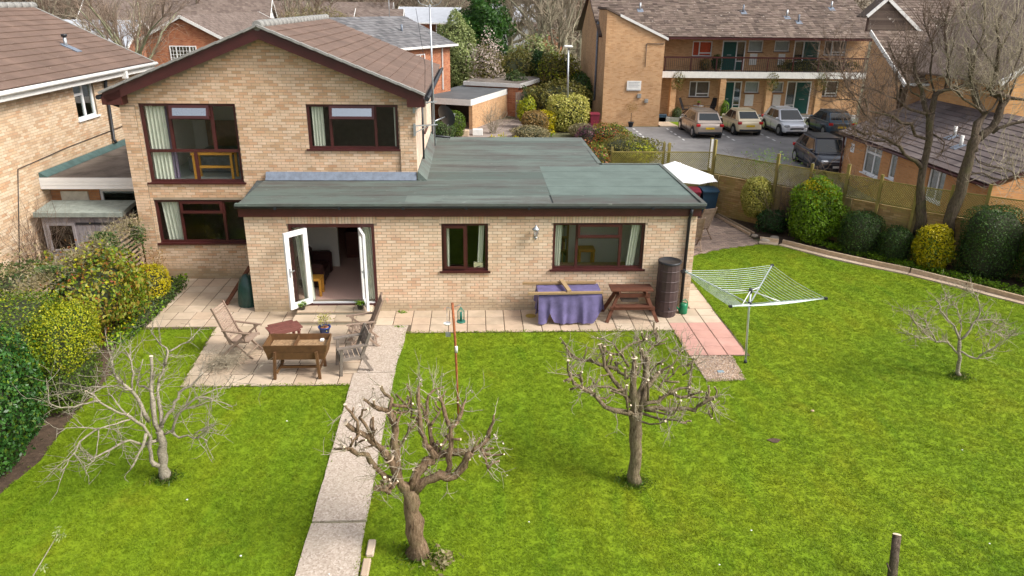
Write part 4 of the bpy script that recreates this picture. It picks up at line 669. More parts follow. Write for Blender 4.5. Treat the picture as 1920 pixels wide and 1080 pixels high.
for j in range(6):                # front patio
    y = -.9-.4967*(j+.5)
    x0 = -5.12+.26*(j+.5)/6.5
    k0 = 0; x = x0+.02
    while x+g < -1.38:
        cells.append((x+g/2, y, g, .4967)); x += g
    if -1.38-x > .08: cells.append(((x-1.38)/2, y, -1.38-x, .4967))
for j in range(7):                # strip round the corner
    w = .60-.0*j; cells.append((6.62+w/2, .225+g*j, w, g)) if j < 4 else None
slabs(patio, 'paving_slab', cells, .04, .012, m_slab)
slabs(patio, 'paving_slab', [(5.85+.225+g*i, -.9-.225-g*j, g, g) for i in range(3) for j in range(4)], .04, .014, m_redslab)
# concrete path
m_path, t, p = newmat('exposed_aggregate'); p.inputs['Roughness'].default_value = .9
v = nd(t, 'ShaderNodeTexVoronoi'); v.inputs['Scale'].default_value = 38; t.links.new(nd(t, 'ShaderNodeNewGeometry').outputs['Position'], v.inputs['Vector'])
c = ramp(t, v.outputs['Color'], [(0, (.27, .21, .165)), (.35, (.40, .325, .26)), (.7, (.47, .39, .32)), (1, (.57, .49, .42))])
c = mixc(t, rng(t, noise(t, 1.2, 4, .6), .5, .75, 0, .5), c, (.34, .29, .22)); t.links.new(c, p.inputs['Base Color']); bump(t, p, v.outputs['Distance'], .5, .006)
path = MB()
def edge(a_, b_, n, j): return [(a_[0]+(b_[0]-a_[0])*i/n+random.uniform(-j, j), a_[1]+(b_[1]-a_[1])*i/n) for i in range(n+1)]
path.poly(edge((-1.46, -3.40), (-1.36, -8.17), 22, .007)+edge((-.55, -8.17), (-.60, -3.40), 22, .007), -.05, .03)
path.poly(edge((-1.36, -8.22), (-1.36, -12.4), 20, .007)+edge((-.42, -12.4), (-.55, -8.22), 20, .012), -.05, .026)
path.poly(edge((-1.34, -.97), (-1.38, -3.38), 12, .004)+edge((-.60, -3.38), (-.52, -.97), 12, .012), -.05, .034)
path = path.build('path', m_path); tag(path, kind='structure')
# gravel patch by the airer
gb = MB().poly(grav_poly, -.05, 0).build('gravel_bed', M('gravel_ground', (.42, .31, .22), .95, ns=30, amt=.4, bs=60, bd=.01)); tag(gb, kind='structure')
rg = np.random.default_rng(5); n = 2600; P = np.stack([rg.uniform(5.9, 6.85, n), rg.uniform(-3.9, -2.74, n), rg.uniform(.0, .012, n)], 1); P = P[in_poly(P, grav_poly)]
V = []; Fq = []
o8 = np.array([(-1,-1,0),(1,-1,0),(1,1,0),(-1,1,0),(-.5,-.5,1),(.5,-.5,1),(.5,.5,1),(-.5,.5,1)])
for i, q in enumerate(P):
    s_ = rg.uniform(.006, .016); th = rg.uniform(0, 6.28); c_, s2 = math.cos(th), math.sin(th)
    for w in o8: V.append((q[0]+s_*(w[0]*c_-w[1]*s2), q[1]+s_*.7*(w[0]*s2+w[1]*c_), q[2]+s_*w[2]))
    Fq += [(8*i+4, 8*i+5, 8*i+6, 8*i+7), (8*i, 8*i+1, 8*i+5, 8*i+4), (8*i+1, 8*i+2, 8*i+6, 8*i+5), (8*i+2, 8*i+3, 8*i+7, 8*i+6), (8*i+3, 8*i, 8*i+4, 8*i+7)]
o = obj('gravel', np_mesh('gravel', V, Fq), MI('pebble', [(.30, .20, .13), (.52, .38, .28), (.66, .54, .44), (.36, .28, .24), (.58, .40, .26)], bs=None)); tag(o, 'brown and cream pebbles in a square beside the red slabs', 'gravel', kind='stuff')
# brick paved yard on the right
yard = MB().poly([(6.55, 3.0), (7.83, 4.24), (8.6, 4.75), (9.37, 5.14), (10.21, 5.42), (10.5, 5.6), (10.3, 6.8), (9.9, 9.25), (5.9, 9.4), (4.7, 9.4), (4.7, 4.4), (6.5, 4.4)], -.05, -.006).build('paved_yard', m_grout); tag(yard, kind='structure')
pav = []; yp = [(6.6, 3.1), (7.8, 4.2), (8.6, 4.7), (9.35, 5.1), (10.2, 5.38), (10.45, 5.6), (10.3, 6.8), (9.9, 9.2), (6.6, 9.3)]
cc = [(6.6+.1+.2*i+.1*(j % 2), 3.1+.05+.1*j) for j in range(62) for i in range(20)]
kk = in_poly(np.array(cc), yp); cc = [c_ for c_, q in zip(cc, kk) if q]
V = []; nb = 0
for (x, y) in cc:
    z = random.uniform(0, .004)
    for zz in (-.03, z):
        V += [(x-.096, y-.046, zz), (x+.096, y-.046, zz), (x+.096, y+.046, zz), (x-.096, y+.046, zz)]
    nb += 1
Fq = np.array([(4,5,6,7),(0,1,5,4),(1,2,6,5),(2,3,7,6),(3,0,4,7)]); Fq = (Fq[None]+(np.arange(nb)*8)[:, None, None]).reshape(-1, 4)
o = obj('block_paver', np_mesh('block_paver', V, Fq), m_paver, yard); o['kind'] = 'stuff'
# edging: timber kerb and slab strip along the right border
edge_line = [(10.45, 5.55), (11.0, 5.3), (11.45, 4.75), (12.0, 4.1), (12.8, 3.3), (13.75, 2.45), (14.7, 1.3), (15.65, .05), (16.9, -1.8), (18.4, -4)]
kb = base('border_edging', (13.7, 2.5, 0), 'timber kerb and stone slab edging curving along the right flower bed', 'edging')
for i in range(len(edge_line)-1):
    a_, b_ = Vector((*edge_line[i], 0)), Vector((*edge_line[i+1], 0)); d = (b_-a_).normalized(); nn = Vector((-d.y, d.x, 0)); nn = nn if nn.y > 0 else -nn
    L = (b_-a_).length; m = max(1, round(L/.6))
    for j in range(m):
        p0, p1 = a_+(b_-a_)*(j/m)+d*.006, a_+(b_-a_)*((j+1)/m)-d*.006; c_ = (p0+p1)/2+nn*.11
        q = MB().ob(c_+Vector((0, 0, -.008+random.uniform(0, .006))), d*(p1-p0).length/2, nn*.105, Vector((0, 0, .025))); q.build('edging_slab', m_slab, kb)
    q = MB().ob((a_+b_)/2+nn*.27+Vector((0, 0, .045)), d*(L/2-.004), nn*.04, Vector((0, 0, .095))); q.build('timber_kerb', m_fencew, kb)
# car park
car_park = sheet('car_park', [(8.6, 10.2), (10.0, 10.2), (13.2, 7.4), (17.5, 5.0), (17.5, 14.9), (34, 14.9), (34, 30.1), (8.6, 30.1)], -.04, m_asphalt)
mk = MB()
for i, (x0, x1) in enumerate(((11.0, 11.12), (13.15, 13.25), (16.1, 16.2), (18.5, 18.6), (21.5, 21.6))):
    for j in range(5 if i else 6):
        y0 = 25.2+j*.95; mk.box(x0, x1, y0, y0+.45, -.036, -.034)
tag(mk.build('bay_markings', m_line), kind='structure')
tag(MB().poly([(13.2, 30.2), (27.4, 30.2), (27.4, 31.9), (13.2, 31.9)], -.03, .02).build('grass_strip', m_lawn), kind='structure')
tag(MB().poly([(12.95, 30.1), (14.1, 30.1), (13.9, 32.4), (12.95, 32.4)], -.03, .03).build('pavement', m_slab), kind='structure')
tag(MB().poly([(12.9, 31.9), (27.4, 31.9), (27.4, 33.7), (12.9, 33.7)], -.03, .3).build('terrace', m_cement), kind='structure')
tag(MB().poly([(-1, 20.5), (3.0, 20.5), (5.2, 30), (4, 33), (0, 33)], -.05, -.03).build('driveway', M('driveway_gravel', (.27, .22, .19), .95, ns=2, amt=.3, bs=60)), kind='structure')

# ================================================================ THE HOUSE
house = base('brick_house', (-4.2, 2.45, 0), 'buff brick gabled house with mahogany windows and green flat roofed extension', 'house')
YH = 2.45; RX, RZ, SLP = -4.2, 6.70, .40
roofz = lambda x: RZ-SLP*abs(x-RX)
O1 = (-7.97, YH, 0); Wm = 7.97-.44
op = [(.45, 2.90, 2.73, 4.80), (4.70, 7.07, 3.63, 4.80), (.44, 2.86, 1.04, 2.26)]
inner = [(3.9, 7.2, .1, 2.45)]
wl = MB(); wall_panel(wl, O1, (1, 0, 0), Wm, 4.95, op+inner, .28)
wl.prism([(-7.97, YH, 4.95), (-.44, YH, 4.95), (-.44, YH, roofz(-.44)-.07), (RX, YH, RZ-.07), (-7.97, YH, roofz(-7.97)-.07)], (0, .28, 0))
wl.box(-.72, -.44, YH+.28, 11.1, 0, 5.0); wl.box(-7.97, -7.69, YH+.28, 11.1, 0, 5.0); wl.box(-7.69, -.72, 10.85, 11.1, 0, 5.0)
wl.build('wall', m_mortar, house)
bricks_on(house, O1, (1, 0, 0), Wm, 6.6, op+[(3.7, 7.6, -1, 2.7)], m_brick, top=lambda s: roofz(-7.97+s)-.25, indiv=0)
# slightly proud piers at both edges
for x0, x1, o0 in ((-7.97, -7.6, 1), (-.86, -.44, 0)):
    zt = 4.80 if not o0 else 4.75
    MB().box(x0, x1, YH-.055, YH-.008, 2.9 if not o0 else 0, zt).build('wall_pier', m_mortar, house)
    bricks_on(house, (x0, YH-.055, 0), (1, 0, 0), x1-x0, zt, [(-.1, 1, -1, 2.9)] if not o0 else [], m_brick)
bricks_on(house, (-.44, YH-.055, 0), (0, 1, 0), 8.6, 5.0, [(2.95, 4.4, 3.6, 4.65), (-1, 9, -1, 2.8)], MI('pale_sunlit_brick', [(.66, .50, .38), (.74, .59, .47), (.70, .54, .41), (.78, .64, .52)], spots=(6, (.62, .42, .3), .66)))  # side wall brick made paler, sun on this face put into the colour
# extension walls
XL, XR, HE = -4.42, 6.57, 2.56
ope = [(1.03, 3.08, .22, 2.29), (4.70, 5.84, 1.06, 2.29), (7.44, 9.72, 1.09, 2.30)]
we = MB(); wall_panel(we, (XL, 0, 0), (1, 0, 0), XR-XL, HE, ope, .26)
we.box(XL, XL+.26, .26, YH, 0, HE); we.box(XR-.26, XR, .26, 4.3, 0, HE); we.box(4.55, XR-.26, 4.05, 4.3, 0, HE); we.box(4.3, 4.55, 4.3, 8.8, 0, HE); we.box(-.44, 4.3, 8.55, 8.8, 0, HE)
we.build('extension_wall', m_mortar2, house)
bricks_on(house, (XL, 0, 0), (1, 0, 0), XR-XL, HE, ope+[(.98, 3.13, 2.29, 2.52), (4.65, 5.89, 2.29, 2.52), (7.39, 9.77, 2.30, 2.53), (-1, 12, -1, .001)], m_brick2, indiv=300,
          soldiers=[(.98, 3.13, 2.29, 2.52), (4.65, 5.89, 2.29, 2.52), (7.39, 9.77, 2.30, 2.53)], score=lambda s, z: abs(s-6.3)*.35+abs(z-1.1))
bricks_on(house, (XR, 0, 0), (0, 1, 0), 4.3, HE, [], m_brick2)
# gable roof
rf = MB()
ND = (0, 9.05, 0)
rf.prism([(RX, 2.1, RZ-.09), (-8.21, 2.1, roofz(-8.21)-.09), (-8.21, 2.1, roofz(-8.21)), (RX, 2.1, RZ), (-.19, 2.1, roofz(-.19)), (-.19, 2.1, roofz(-.19)-.09)], ND)
roof = rf.build('roof', M('roof_underlay', (.12, .09, .08), .9), house)
sl_ = Vector((-1, 0, SLP)).normalized()
cp = Vector((1.1, -17.4, 7.3))
tiles_on(roof, (-.17, 2.12, roofz(-.17)+.0), (0, 1, 0), sl_, 27, 13, .335, .328, m_tile, indiv=300, scorer=lambda p: (p-cp).length)
tiles_on(roof, (-8.23, 2.12, roofz(-8.23)), (0, 1, 0), Vector((1, 0, SLP)).normalized(), 27, 13, .335, .328, m_tile)
rd = MB()
for i in range(20):
    y0 = 2.08+i*.455; rd.tube([(RX, y0, RZ+.02), (RX, y0+.45, RZ+.035)], .12, 10)
rd.build('ridge_tile', m_cement, roof)
vg = MB()
for s_, xe in ((-1, -8.25), (1, -.15)):
    n = 12
    for i in range(n):
        a_ = RX+(xe-RX)*i/n; b_ = RX+(xe-RX)*(i+1)/n
        vg.bar((a_, 2.06, roofz(a_)+.03), (b_, 2.06, roofz(b_)+.018), .14, .055)
vg.build('verge', m_cement, roof)
bb = MB(); bb.bar((RX+.02, 2.10, RZ-.16), (-8.16, 2.10, roofz(-8.16)-.16), .03, .24); bb.bar((RX-.02, 2.102, RZ-.16), (-.24, 2.102, roofz(-.24)-.16), .03, .24)
bb.prism([(-8.24, 2.085, 4.80), (-7.75, 2.085, 4.80), (-7.75, 2.085, 5.18), (-8.24, 2.085, 5.00)], (0, .4, 0)); bb.prism([(-.17, 2.085, 4.78), (-.62, 2.085, 4.78), (-.62, 2.085, 5.16), (-.17, 2.085, 4.98)], (0, .4, 0))
bb.bar((RX, 2.28, RZ-.20), (-8.1, 2.28, roofz(-8.1)-.20), .34, .02); bb.bar((RX, 2.28, RZ-.20), (-.3, 2.28, roofz(-.3)-.20), .34, .02)
bb.build('bargeboard', m_brown, house)
gu = MB(); gu.tube([(-.10, 2.05, 4.99), (-.10, 11.2, 4.99)], .06, 8); gu.tube([(-8.3, 2.05, 4.99), (-8.3, 11.2, 4.99)], .06, 8); gu.box(-.2, -.16, 2.5, 11.1, 4.88, 5.0); gu.build('gutter', m_black, house)
for pts_, r_ in (([(-.10, 8.6, 4.95), (-.36, 8.65, 4.7), (-.36, 8.65, 3.0), (-.30, 8.6, 2.95), (.25, 8.5, 2.93)], .04), ([(-8.3, 2.5, 4.95), (-8.25, 2.45, 4.8), (-8.02, 2.55, 4.7)], .035), ([(-8.3, 3.0, 4.9), (-8.06, 3.2, 4.6), (-8.06, 3.2, 2.8)], .035), ([(-.36, 3.9, 4.7), (-.36, 3.9, 3.1)], .03)): MB().tube(pts_, r_, 8).build('downpipe', m_black, house)
# flat roofs
m_felt, t, p = newmat('green_felt'); p.inputs['Roughness'].default_value = .85
c = ramp(t, island(t), [(0, (.075, .098, .085)), (.5, (.10, .128, .112)), (1, (.13, .162, .142))])
c = mixc(t, rng(t, noise(t, .9, 6, .75, stretch=(.35, 1.2, 1)), .44, .64, 0, .9), c, (.075, .064, .058))
c = mixc(t, rng(t, noise(t, 5, 5, .75, stretch=(.2, 1, 1)), .54, .70, 0, .75), c, (.045, .043, .04))
c = mixc(t, rng(t, noise(t, 9, 4, .7, stretch=(.6, 1, 1)), .64, .72, 0, .6), c, (.26, .28, .26))
t.links.new(c, p.inputs['Base Color']); bump(t, p, noise(t, 120, 3, .6), .3, .003)
m_feltnew = M('new_felt', (.115, .152, .135), .85, ns=2, amt=.16, bs=100); m_feltd = M('dark_felt_edge', (.055, .065, .065), .8, ns=6, amt=.5)
fr = MB(); fr.poly([(-4.44, -.24), (6.68, -.24), (6.68, 4.52), (4.86, 4.52), (4.86, 9.0), (-.44, 9.0), (-.44, 2.41), (-4.72, 2.41)], 2.775, 2.80)
flat = fr.build('flat_roof', m_feltd, house)
def strip(x0, x1, y0, y1, z, mat=m_felt):
    MB().box(x0, x1, y0, y1, z-.004, z).build('felt_sheet', mat, flat)
zz = 2.812
for i, y0 in enumerate((-.16, .72, 1.62)):
    strip(-4.5, -.6+random.uniform(-.1, .1), y0, min(y0+.93, 2.40), zz+.005*i)
    strip(-.58, 3.05+random.uniform(-.3, .3), y0, y0+.93, zz+.003+.005*i)
for i, y0 in enumerate((-.16, .74, 1.64, 2.54, 3.44)):
    strip(3.0, 6.62, y0, min(y0+.93, 4.50), zz+.004*i+.006, m_feltnew if i > 0 else m_felt)
for i in range(8):
    y0 = 2.5+i*.82; strip(-.42, 4.80 if y0 > 3.6 else 3.1, y0, min(y0+.85, 8.96), zz+.016+.004*i)
ke = MB(); ke.box(-4.52, 6.70, -.25, -.15, 2.79, 2.85); ke.box(6.60, 6.70, -.15, 4.54, 2.79, 2.852); ke.box(4.78, 4.90, 4.54, 9.02, 2.79, 2.853); ke.box(4.9, 6.6, 4.44, 4.54, 2.79, 2.851); ke.box(-.3, 4.78, 8.92, 9.02, 2.79, 2.851)
ke.build('felt_kerb', m_felt, flat)
fl = MB(); fl.prism([(-4.45, 2.40, 2.84), (-4.45, 2.40, 3.04), (-4.45, 2.385, 3.04), (-4.45, 2.25, 2.84)], (3.99, 0, 0))
fl.build('lead_flashing', m_lead, flat)
fu = MB(); fu.prism([(-.43, 2.3, 2.83), (-.43, 2.3, 3.06), (-.41, 2.3, 3.06), (-.18, 2.3, 2.83)], (0, 6.6, 0)); fu.build('felt_upstand', m_felt, flat)
fa = MB(); fa.box(-4.5, 6.62, -.13, -.007, 2.50, 2.77); fa.box(6.575, 6.62, -.005, 4.45, 2.6, 2.78); fa.build('fascia', m_brown, house)
gu = MB(); gu.tube([(-4.55, -.19, 2.765), (1.0, -.19, 2.76), (6.68, -.19, 2.755)], .05, 8); 
for x in (-3.6, -2.1, -.6, .9, 2.4, 3.9, 5.4): gu.box(x-.03, x+.03, -.245, -.13, 2.705, 2.812)
gu.build('gutter', m_black, house)
dp = MB(); dp.tube([(6.36, -.19, 2.70), (6.36, -.16, 2.55), (6.36, -.06, 2.42), (6.36, -.06, .1)], .04, 10); dp.box(6.28, 6.44, -.11, -.01, 1.02, 1.07); dp.build('downpipe', m_black, house)
# windows of the house
U1 = (1, 0, 0)
w = window(house, (-7.52, YH, 2.73), U1, 2.45, 2.07, muls=[(.72, .85, 2.01), (1.80, .85, 2.01), (1.25, .06, .82)], trans=[(.84, .06, 2.39), (1.69, .72, 1.80)], sashes=[(.76, 1.77, 1.68, 2.02, .22)], fw=.075)
w = window(house, (-3.27, YH, 3.63), U1, 2.37, 1.17, muls=[.60, 1.77], trans=[(.80, .60, 1.77)], sashes=[(.60, 1.76, .79, 1.13, .22)], fw=.07)
w = window(house, (-7.53, YH, 1.04), U1, 2.42, 1.22, muls=[.66, 1.80], trans=[(.85, .66, 1.80)], sashes=[(.67, 1.79, .84, 1.17, 0)], fw=.07)
w = window(house, (XL+4.70, 0, 1.06), U1, 1.14, 1.23, muls=[.60], sashes=[(.06, .60, .06, 1.17, 0)], fw=.065)
w = window(house, (XL+7.44, 0, 1.09), U1, 2.28, 1.21, muls=[.60, 1.69], trans=[(.83, .60, 1.69)], sashes=[(.61, 1.68, .83, 1.17, 0)], fw=.065)
w = window(house, (-.44, 5.4, 3.6), (0, 1, 0), 1.45, 1.05, muls=[.7], fw=.07)
# French doors standing open
df = MB(); x0, x1 = XL+1.03, XL+3.08
df.box(x0, x0+.07, -.02, .08, .22, 2.29); df.box(x1-.07, x1, -.02, .08, .22, 2.29); df.box(x0+.07, x1-.07, -.02, .08, 2.21, 2.29); df.box(x0, x1, -.06, .10, .16, .22)
df.box(-3.03, -2.97, -.02, .07, .22, 2.21); df.box(-1.70, -1.64, -.02, .07, .22, 2.21)
frm = df.build('door_frame', m_brown, house)
sg = MB(); sg.box(x0+.07, -3.03, .02, .026, .22, 2.21); sg.box(-1.64, x1-.07, .02, .026, .22, 2.21); sg.build('pane', m_glass, frm)
MB().box(x0+.07, x1-.07, .0, .07, .222, .25).build('threshold', m_white, frm)
def leaf(hx, ang, w, mirror):
    """glazed leaf hinged at hx, swung outwards by ang"""
    d = Vector((math.cos(ang), -math.sin(ang), 0)) if not mirror else Vector((-math.cos(ang), -math.sin(ang), 0)); n_ = Vector((-d.y, d.x, 0)); O = Vector((hx, -.02, .26)); h = 1.94; Z = Vector((0, 0, 1)); m = MB()
    def r(a_, b_, c_, e_, t0=-.03, t1=.03): m.ob(O+d*(a_+b_)/2+Z*(c_+e_)/2+n_*(t0+t1)/2, d*(b_-a_)/2, n_*(t1-t0)/2, Z*(e_-c_)/2)
    r(0, .12, 0, h); r(w-.12, w, 0, h); r(.12, w-.12, 0, .14); r(.12, w-.12, h-.12, h)
    o = m.build('door', m_white, house)
    g_ = MB(); g_.ob(O+d*w/2+Z*h/2, d*(w/2-.1), n_*.006, Z*(h/2-.1)); g_.build('pane', m_glass, o)
    k = MB(); sgn = 1
    for q in (-1, 1): k.ob(O+d*(w-.06)+Z*.95+n_*.045*q, d*.015, n_*.012, Z*.11); k.ob(O+d*(w-.11)+Z*.99+n_*.07*q, d*.06, n_*.01, Z*.012)
    k.build('handle', m_steel, o)
leaf(-2.97, rad(131), .65, False); leaf(-1.70, rad(108), .65, True)
# steps
st = MB(); st.box(-3.28, -1.45, -.45, -.01, 0, .15); st.box(-3.32, -1.30, -.86, -.45, 0, .075); st = st.build('door_step', m_plinth, house)
for i in range(4): MB().bbox(-3.28+.457*i+.005, -3.28+.457*(i+1)-.005, -.46, -.012, .151, .19, .006).build('step_slab', m_slab, st)
for i in range(4): MB().bbox(-3.32+.505*i+.005, -3.32+.505*(i+1)-.005, -.87, -.468, .076, .115, .006).build('step_slab', m_slab, st)
# rooms
def room(x0, x1, y0, y1, z0, z1, mw, mf):
    r = MB(); r.box(x0, x1, y1, y1+.05, z0, z1); r.box(x0-.05, x0, y0, y1, z0, z1); r.box(x1, x1+.05, y0, y1, z0, z1); o = r.build('room_wall', mw, house)
    MB().box(x0, x1, y0, y1, z0-.04, z0).build('room_floor', mf, house); MB().box(x0, x1, y0, y1, z1, z1+.04).build('room_ceiling', m_ceil, house)
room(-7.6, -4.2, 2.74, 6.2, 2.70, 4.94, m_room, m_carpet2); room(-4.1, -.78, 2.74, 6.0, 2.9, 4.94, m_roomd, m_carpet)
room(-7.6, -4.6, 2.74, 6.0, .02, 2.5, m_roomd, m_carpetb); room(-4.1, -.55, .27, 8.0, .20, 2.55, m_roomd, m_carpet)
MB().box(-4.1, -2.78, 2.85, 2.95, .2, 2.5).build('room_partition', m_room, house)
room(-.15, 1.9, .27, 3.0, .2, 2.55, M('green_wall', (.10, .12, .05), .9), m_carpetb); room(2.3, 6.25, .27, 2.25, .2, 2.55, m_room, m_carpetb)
# curtains and furniture seen through the glass
curtain('cream curtain drawn to the left side of the large upper floor window', (-7.42, 2.62, 2.78), U1, .48, 1.95, waves=5)
curtain('purple patterned curtain edge beside the cream curtain, large upper window', (-6.95, 2.66, 2.80), U1, .16, 1.9, MI('purple_cloth', [(.12, .08, .14), (.3, .26, .34)], bs=None), waves=2)
curtain('cream curtain at the left of the smaller upper floor window', (-3.16, 2.62, 3.66), U1, .30, 1.1, waves=4)
curtain('thin pale curtain at the right edge of the smaller upper window', (-1.02, 2.62, 3.66), U1, .09, 1.1, waves=1)
curtain('cream curtain at the left of the ground floor window beside the extension', (-7.40, 2.62, 1.08), U1, .48, 1.15, waves=5, lean=.06)
curtain('narrow pale curtain at the left of the two-pane extension window', (.36, .16, 1.12), U1, .11, 1.1, waves=2)
curtain('pale curtain at the right of the two-pane extension window', (1.20, .16, 1.12), U1, .13, 1.1, waves=2, lean=-.05)
curtain('pale curtain at the left of the three-pane extension window', (3.10, .16, 1.14), U1, .16, 1.1, waves=3, lean=-.03)
curtain('pale curtain at the right of the three-pane extension window', (5.00, .16, 1.14), U1, .20, 1.1, waves=3, lean=-.10)
curtain('pale green curtain behind the open left garden door', (-3.30, .16, .26), U1, .28, 1.95, waves=4, lean=.10)
curtain('pale green curtain right of the open garden doors', (-1.66, .16, .26), U1, .22, 1.95, waves=4, lean=.05)
# desk upstairs
d = base('desk', (-6.0, 3.1, 2.7), 'orange pine desk with a shelf standing behind the large upper window', 'desk')
b = MB(); b.box(-6.55, -5.45, 2.9, 3.4, 3.38, 3.43); b.build('desk_top', m_pine, d)
for x in (-6.53, -5.53):
    for y in (2.92, 3.32): MB().box(x, x+.06, y, y+.06, 2.7, 3.38).build('leg', m_pine, d)
MB().box(-6.5, -5.5, 2.93, 3.0, 3.02, 3.08).build('rail', m_pine, d)
b = base('bed', (-6.0, 4.6, 2.7), 'bed with crumpled grey bedding in the upper floor room', 'bed')
MB().bbox(-7.0, -5.2, 3.8, 5.6, 2.7, 3.15, .05).build('mattress', M('bedding', (.20, .21, .22), .9, ns=6, amt=.3, bs=12, bd=.05), b); MB().box(-7.0, -5.2, 5.62, 5.7, 2.7, 3.9).build('headboard', M('bed_wood', (.20, .10, .04), .6), b)
# stool and bookcase
s_ = base('stool', (4.15, 1.9, .2), 'yellow pine stool seen through the three-pane extension window', 'stool')
MB().bbox(3.92, 4.38, 1.7, 2.1, .98, 1.05).build('seat', m_pine, s_)
for x in (3.93, 4.31):
    for y in (1.72, 2.02): MB().box(x, x+.06, y, y+.06, .2, .98).build('leg', m_pine, s_)
bk = base('bookcase', (3.15, 3.0, .2), 'bookcase full of books behind the left pane of the extension window', 'bookcase')
b = MB(); b.box(2.75, 2.79, 1.9, 2.2, .2, 2.2); b.box(3.62, 3.66, 1.9, 2.2, .2, 2.2); b.box(2.79, 3.62, 2.18, 2.2, .2, 2.2)
for k in range(6): b.box(2.79, 3.62, 1.9, 2.18, .2+k*.38, .23+k*.38)
b.build('carcass', M('oak', (.30, .17, .06), .6), bk)
m_books = MI('book_spines', [(.35, .05, .04), (.06, .15, .09), (.55, .5, .4), (.05, .08, .2), (.4, .3, .1), (.1, .1, .1), (.2, .35, .3)], bs=None)
b = MB()
for k in range(5):
    x = 2.8
    while x < 3.58:
        w_ = random.uniform(.02, .045); h_ = random.uniform(.2, .3); b.box(x, x+w_-.002, 1.93, 2.13, .23+k*.38, .23+k*.38+h_); x += w_
o = b.build('books', m_books, bk); o['kind'] = 'stuff'
b = base('rug', (4.3, 1.2, .2), 'tan blanket covered bed under the three-pane extension window', 'bed'); MB().bbox(2.9, 5.2, .6, 1.5, .2, .78, .05).build('mattress', M('tan_blanket', (.42, .28, .16), .95, ns=8, bs=20, bd=.02), b); b.name = 'day_bed'
b = base('small_box', (1.2, .2, 1.07), 'small cream box standing on the sill of the two-pane window', 'box'); MB().bbox(1.06, 1.30, .10, .24, 1.075, 1.24).build('box_body', M('cream_card', (.62, .58, .36), .7), b)
MB().ob((1.18, .092, 1.15), (.05, 0, .015), (0, .003, 0), (0, 0, .01)).build('dark_mark', m_black, b)
sf = base('sofa', (-3.2, 1.7, .2), 'dark brown leather armchair just inside the open garden doors', 'armchair')
MB().bbox(-3.6, -2.92, 1.3, 2.2, .22, .62, .06).build('seat', m_leather, sf); MB().bbox(-3.6, -3.36, 1.3, 2.2, .62, 1.05, .06).build('backrest', m_leather, sf); MB().bbox(-3.56, -2.88, 2.2, 2.42, .22, .85, .06).build('arm', m_leather, sf); MB().bbox(-3.56, -2.88, 1.08, 1.3, .22, .85, .06).build('arm', m_leather, sf)
st_ = base('side_table', (-3.0, .7, .2), 'small orange pine side table inside the open garden doors', 'side table')
MB().bbox(-3.22, -2.84, .5, .9, .62, .67).build('table_top', m_pine, st_)
for x in (-3.21, -2.90):
    for y in (.51, .83): MB().box(x, x+.06, y, y+.06, .2, .62).build('leg', m_pine, st_)
cb = base('sideboard', (-2.2, 4.5, .2), 'dark wooden sideboard at the back of the living room', 'sideboard'); MB().bbox(-2.7, -2.0, 3.6, 4.6, .2, 1.0).build('cabinet', M('cherry_wood', (.10, .03, .015), .5), cb)
for y in (3.65, 4.1): MB().box(-2.0, -1.98, y, y+.42, .28, .92).build('door', m_darkw, cb)

# ---------------------------------------------------------------- fittings on the house
wlm = base('wall_lantern', (2.58, -.05, 2.1), 'silver carriage lantern fixed to the brick between two windows', 'wall light')
b = MB(); b.lathe((2.58, -.16, 2.0), [(.03, 0), (.05, .03), (.065, .16), (.085, .18), (.05, .23), (.015, .27)], 8); b.build('lamp_glass', MGLASS('lantern_glass', (.8, .8, .75), .3), wlm)
b = MB(); b.lathe((2.58, -.16, 2.18), [(.095, 0), (.09, .02), (.03, .08), (.012, .12)], 8); b.lathe((2.58, -.16, 1.93), [(.01, 0), (.02, .02), (.045, .05), (.035, .075)], 8); b.tube([(2.58, -.01, 1.93), (2.58, -.10, 1.90), (2.58, -.16, 1.94)], .01, 6); b.ob((2.58, -.015, 1.98), (.03, 0, 0), (0, .008, 0), (0, 0, .07)); b.build('bracket', m_steel, wlm)
for k in range(4): a_ = k*1.5708+.785; MB().tube([(2.58+.05*math.cos(a_), -.16+.05*math.sin(a_), 2.03), (2.58+.075*math.cos(a_), -.16+.075*math.sin(a_), 2.18)], .006, 4).build('lantern_rib', m_steel, wlm)
an = base('tv_aerial', (0.02, 2.6, 3.9), 'tall steel aerial mast bracketed to the house corner with loop at its top', 'aerial')
MB().tube([(.04, 2.6, 3.7), (.02, 2.6, 5.5), (.0, 2.6, 7.25)], .024, 8).build('mast', m_steel, an)
for z in (4.86, 4.27): b = MB(); b.bar((-.46, 2.36, z), (.12, 2.6, z), .03, .03); b.bar((-.46, 2.36, z-.18), (-.1, 2.55, z-.02), .02, .02); b.box(-.50, -.44, 2.34, 2.37, z-.26, z+.06); b.build('bracket', m_steel, an)
b = MB()
for sx in (-1, 1):
    b.tube([(0, 2.6, 7.2)]+[(sx*(.16+.14*math.cos(t_)), 2.6, 7.40+.16*math.sin(t_)) for t_ in [q*math.pi/6-1.57 for q in range(0, 12)]], .008, 5)
b.build('dipole_loop', m_steel, an)
MB().tube([(-.2, 2.6, 4.8), (-.16, 2.58, 5.8), (-.35, 2.58, 7.15)], .006, 4).build('stay_wire', m_black, an)
ds = base('satellite_dish', (.18, 2.95, 4.3), 'dark satellite dish mounted on the mast at the house corner', 'satellite dish')
dc = Vector((.30, 3.1, 4.40)); dn = Vector((.55, .75, .35)).normalized(); du = dn.cross(Vector((0, 0, 1))).normalized(); dv = du.cross(dn)
vs = []; fs = []
for i, (r_, q) in enumerate(((.0, 0), (.12, .012), (.22, .04), (.31, .08))):
    for k in range(18): a_ = 2*math.pi*k/18; vs.append(dc+du*r_*math.cos(a_)*.9+dv*r_*math.sin(a_)+dn*q)
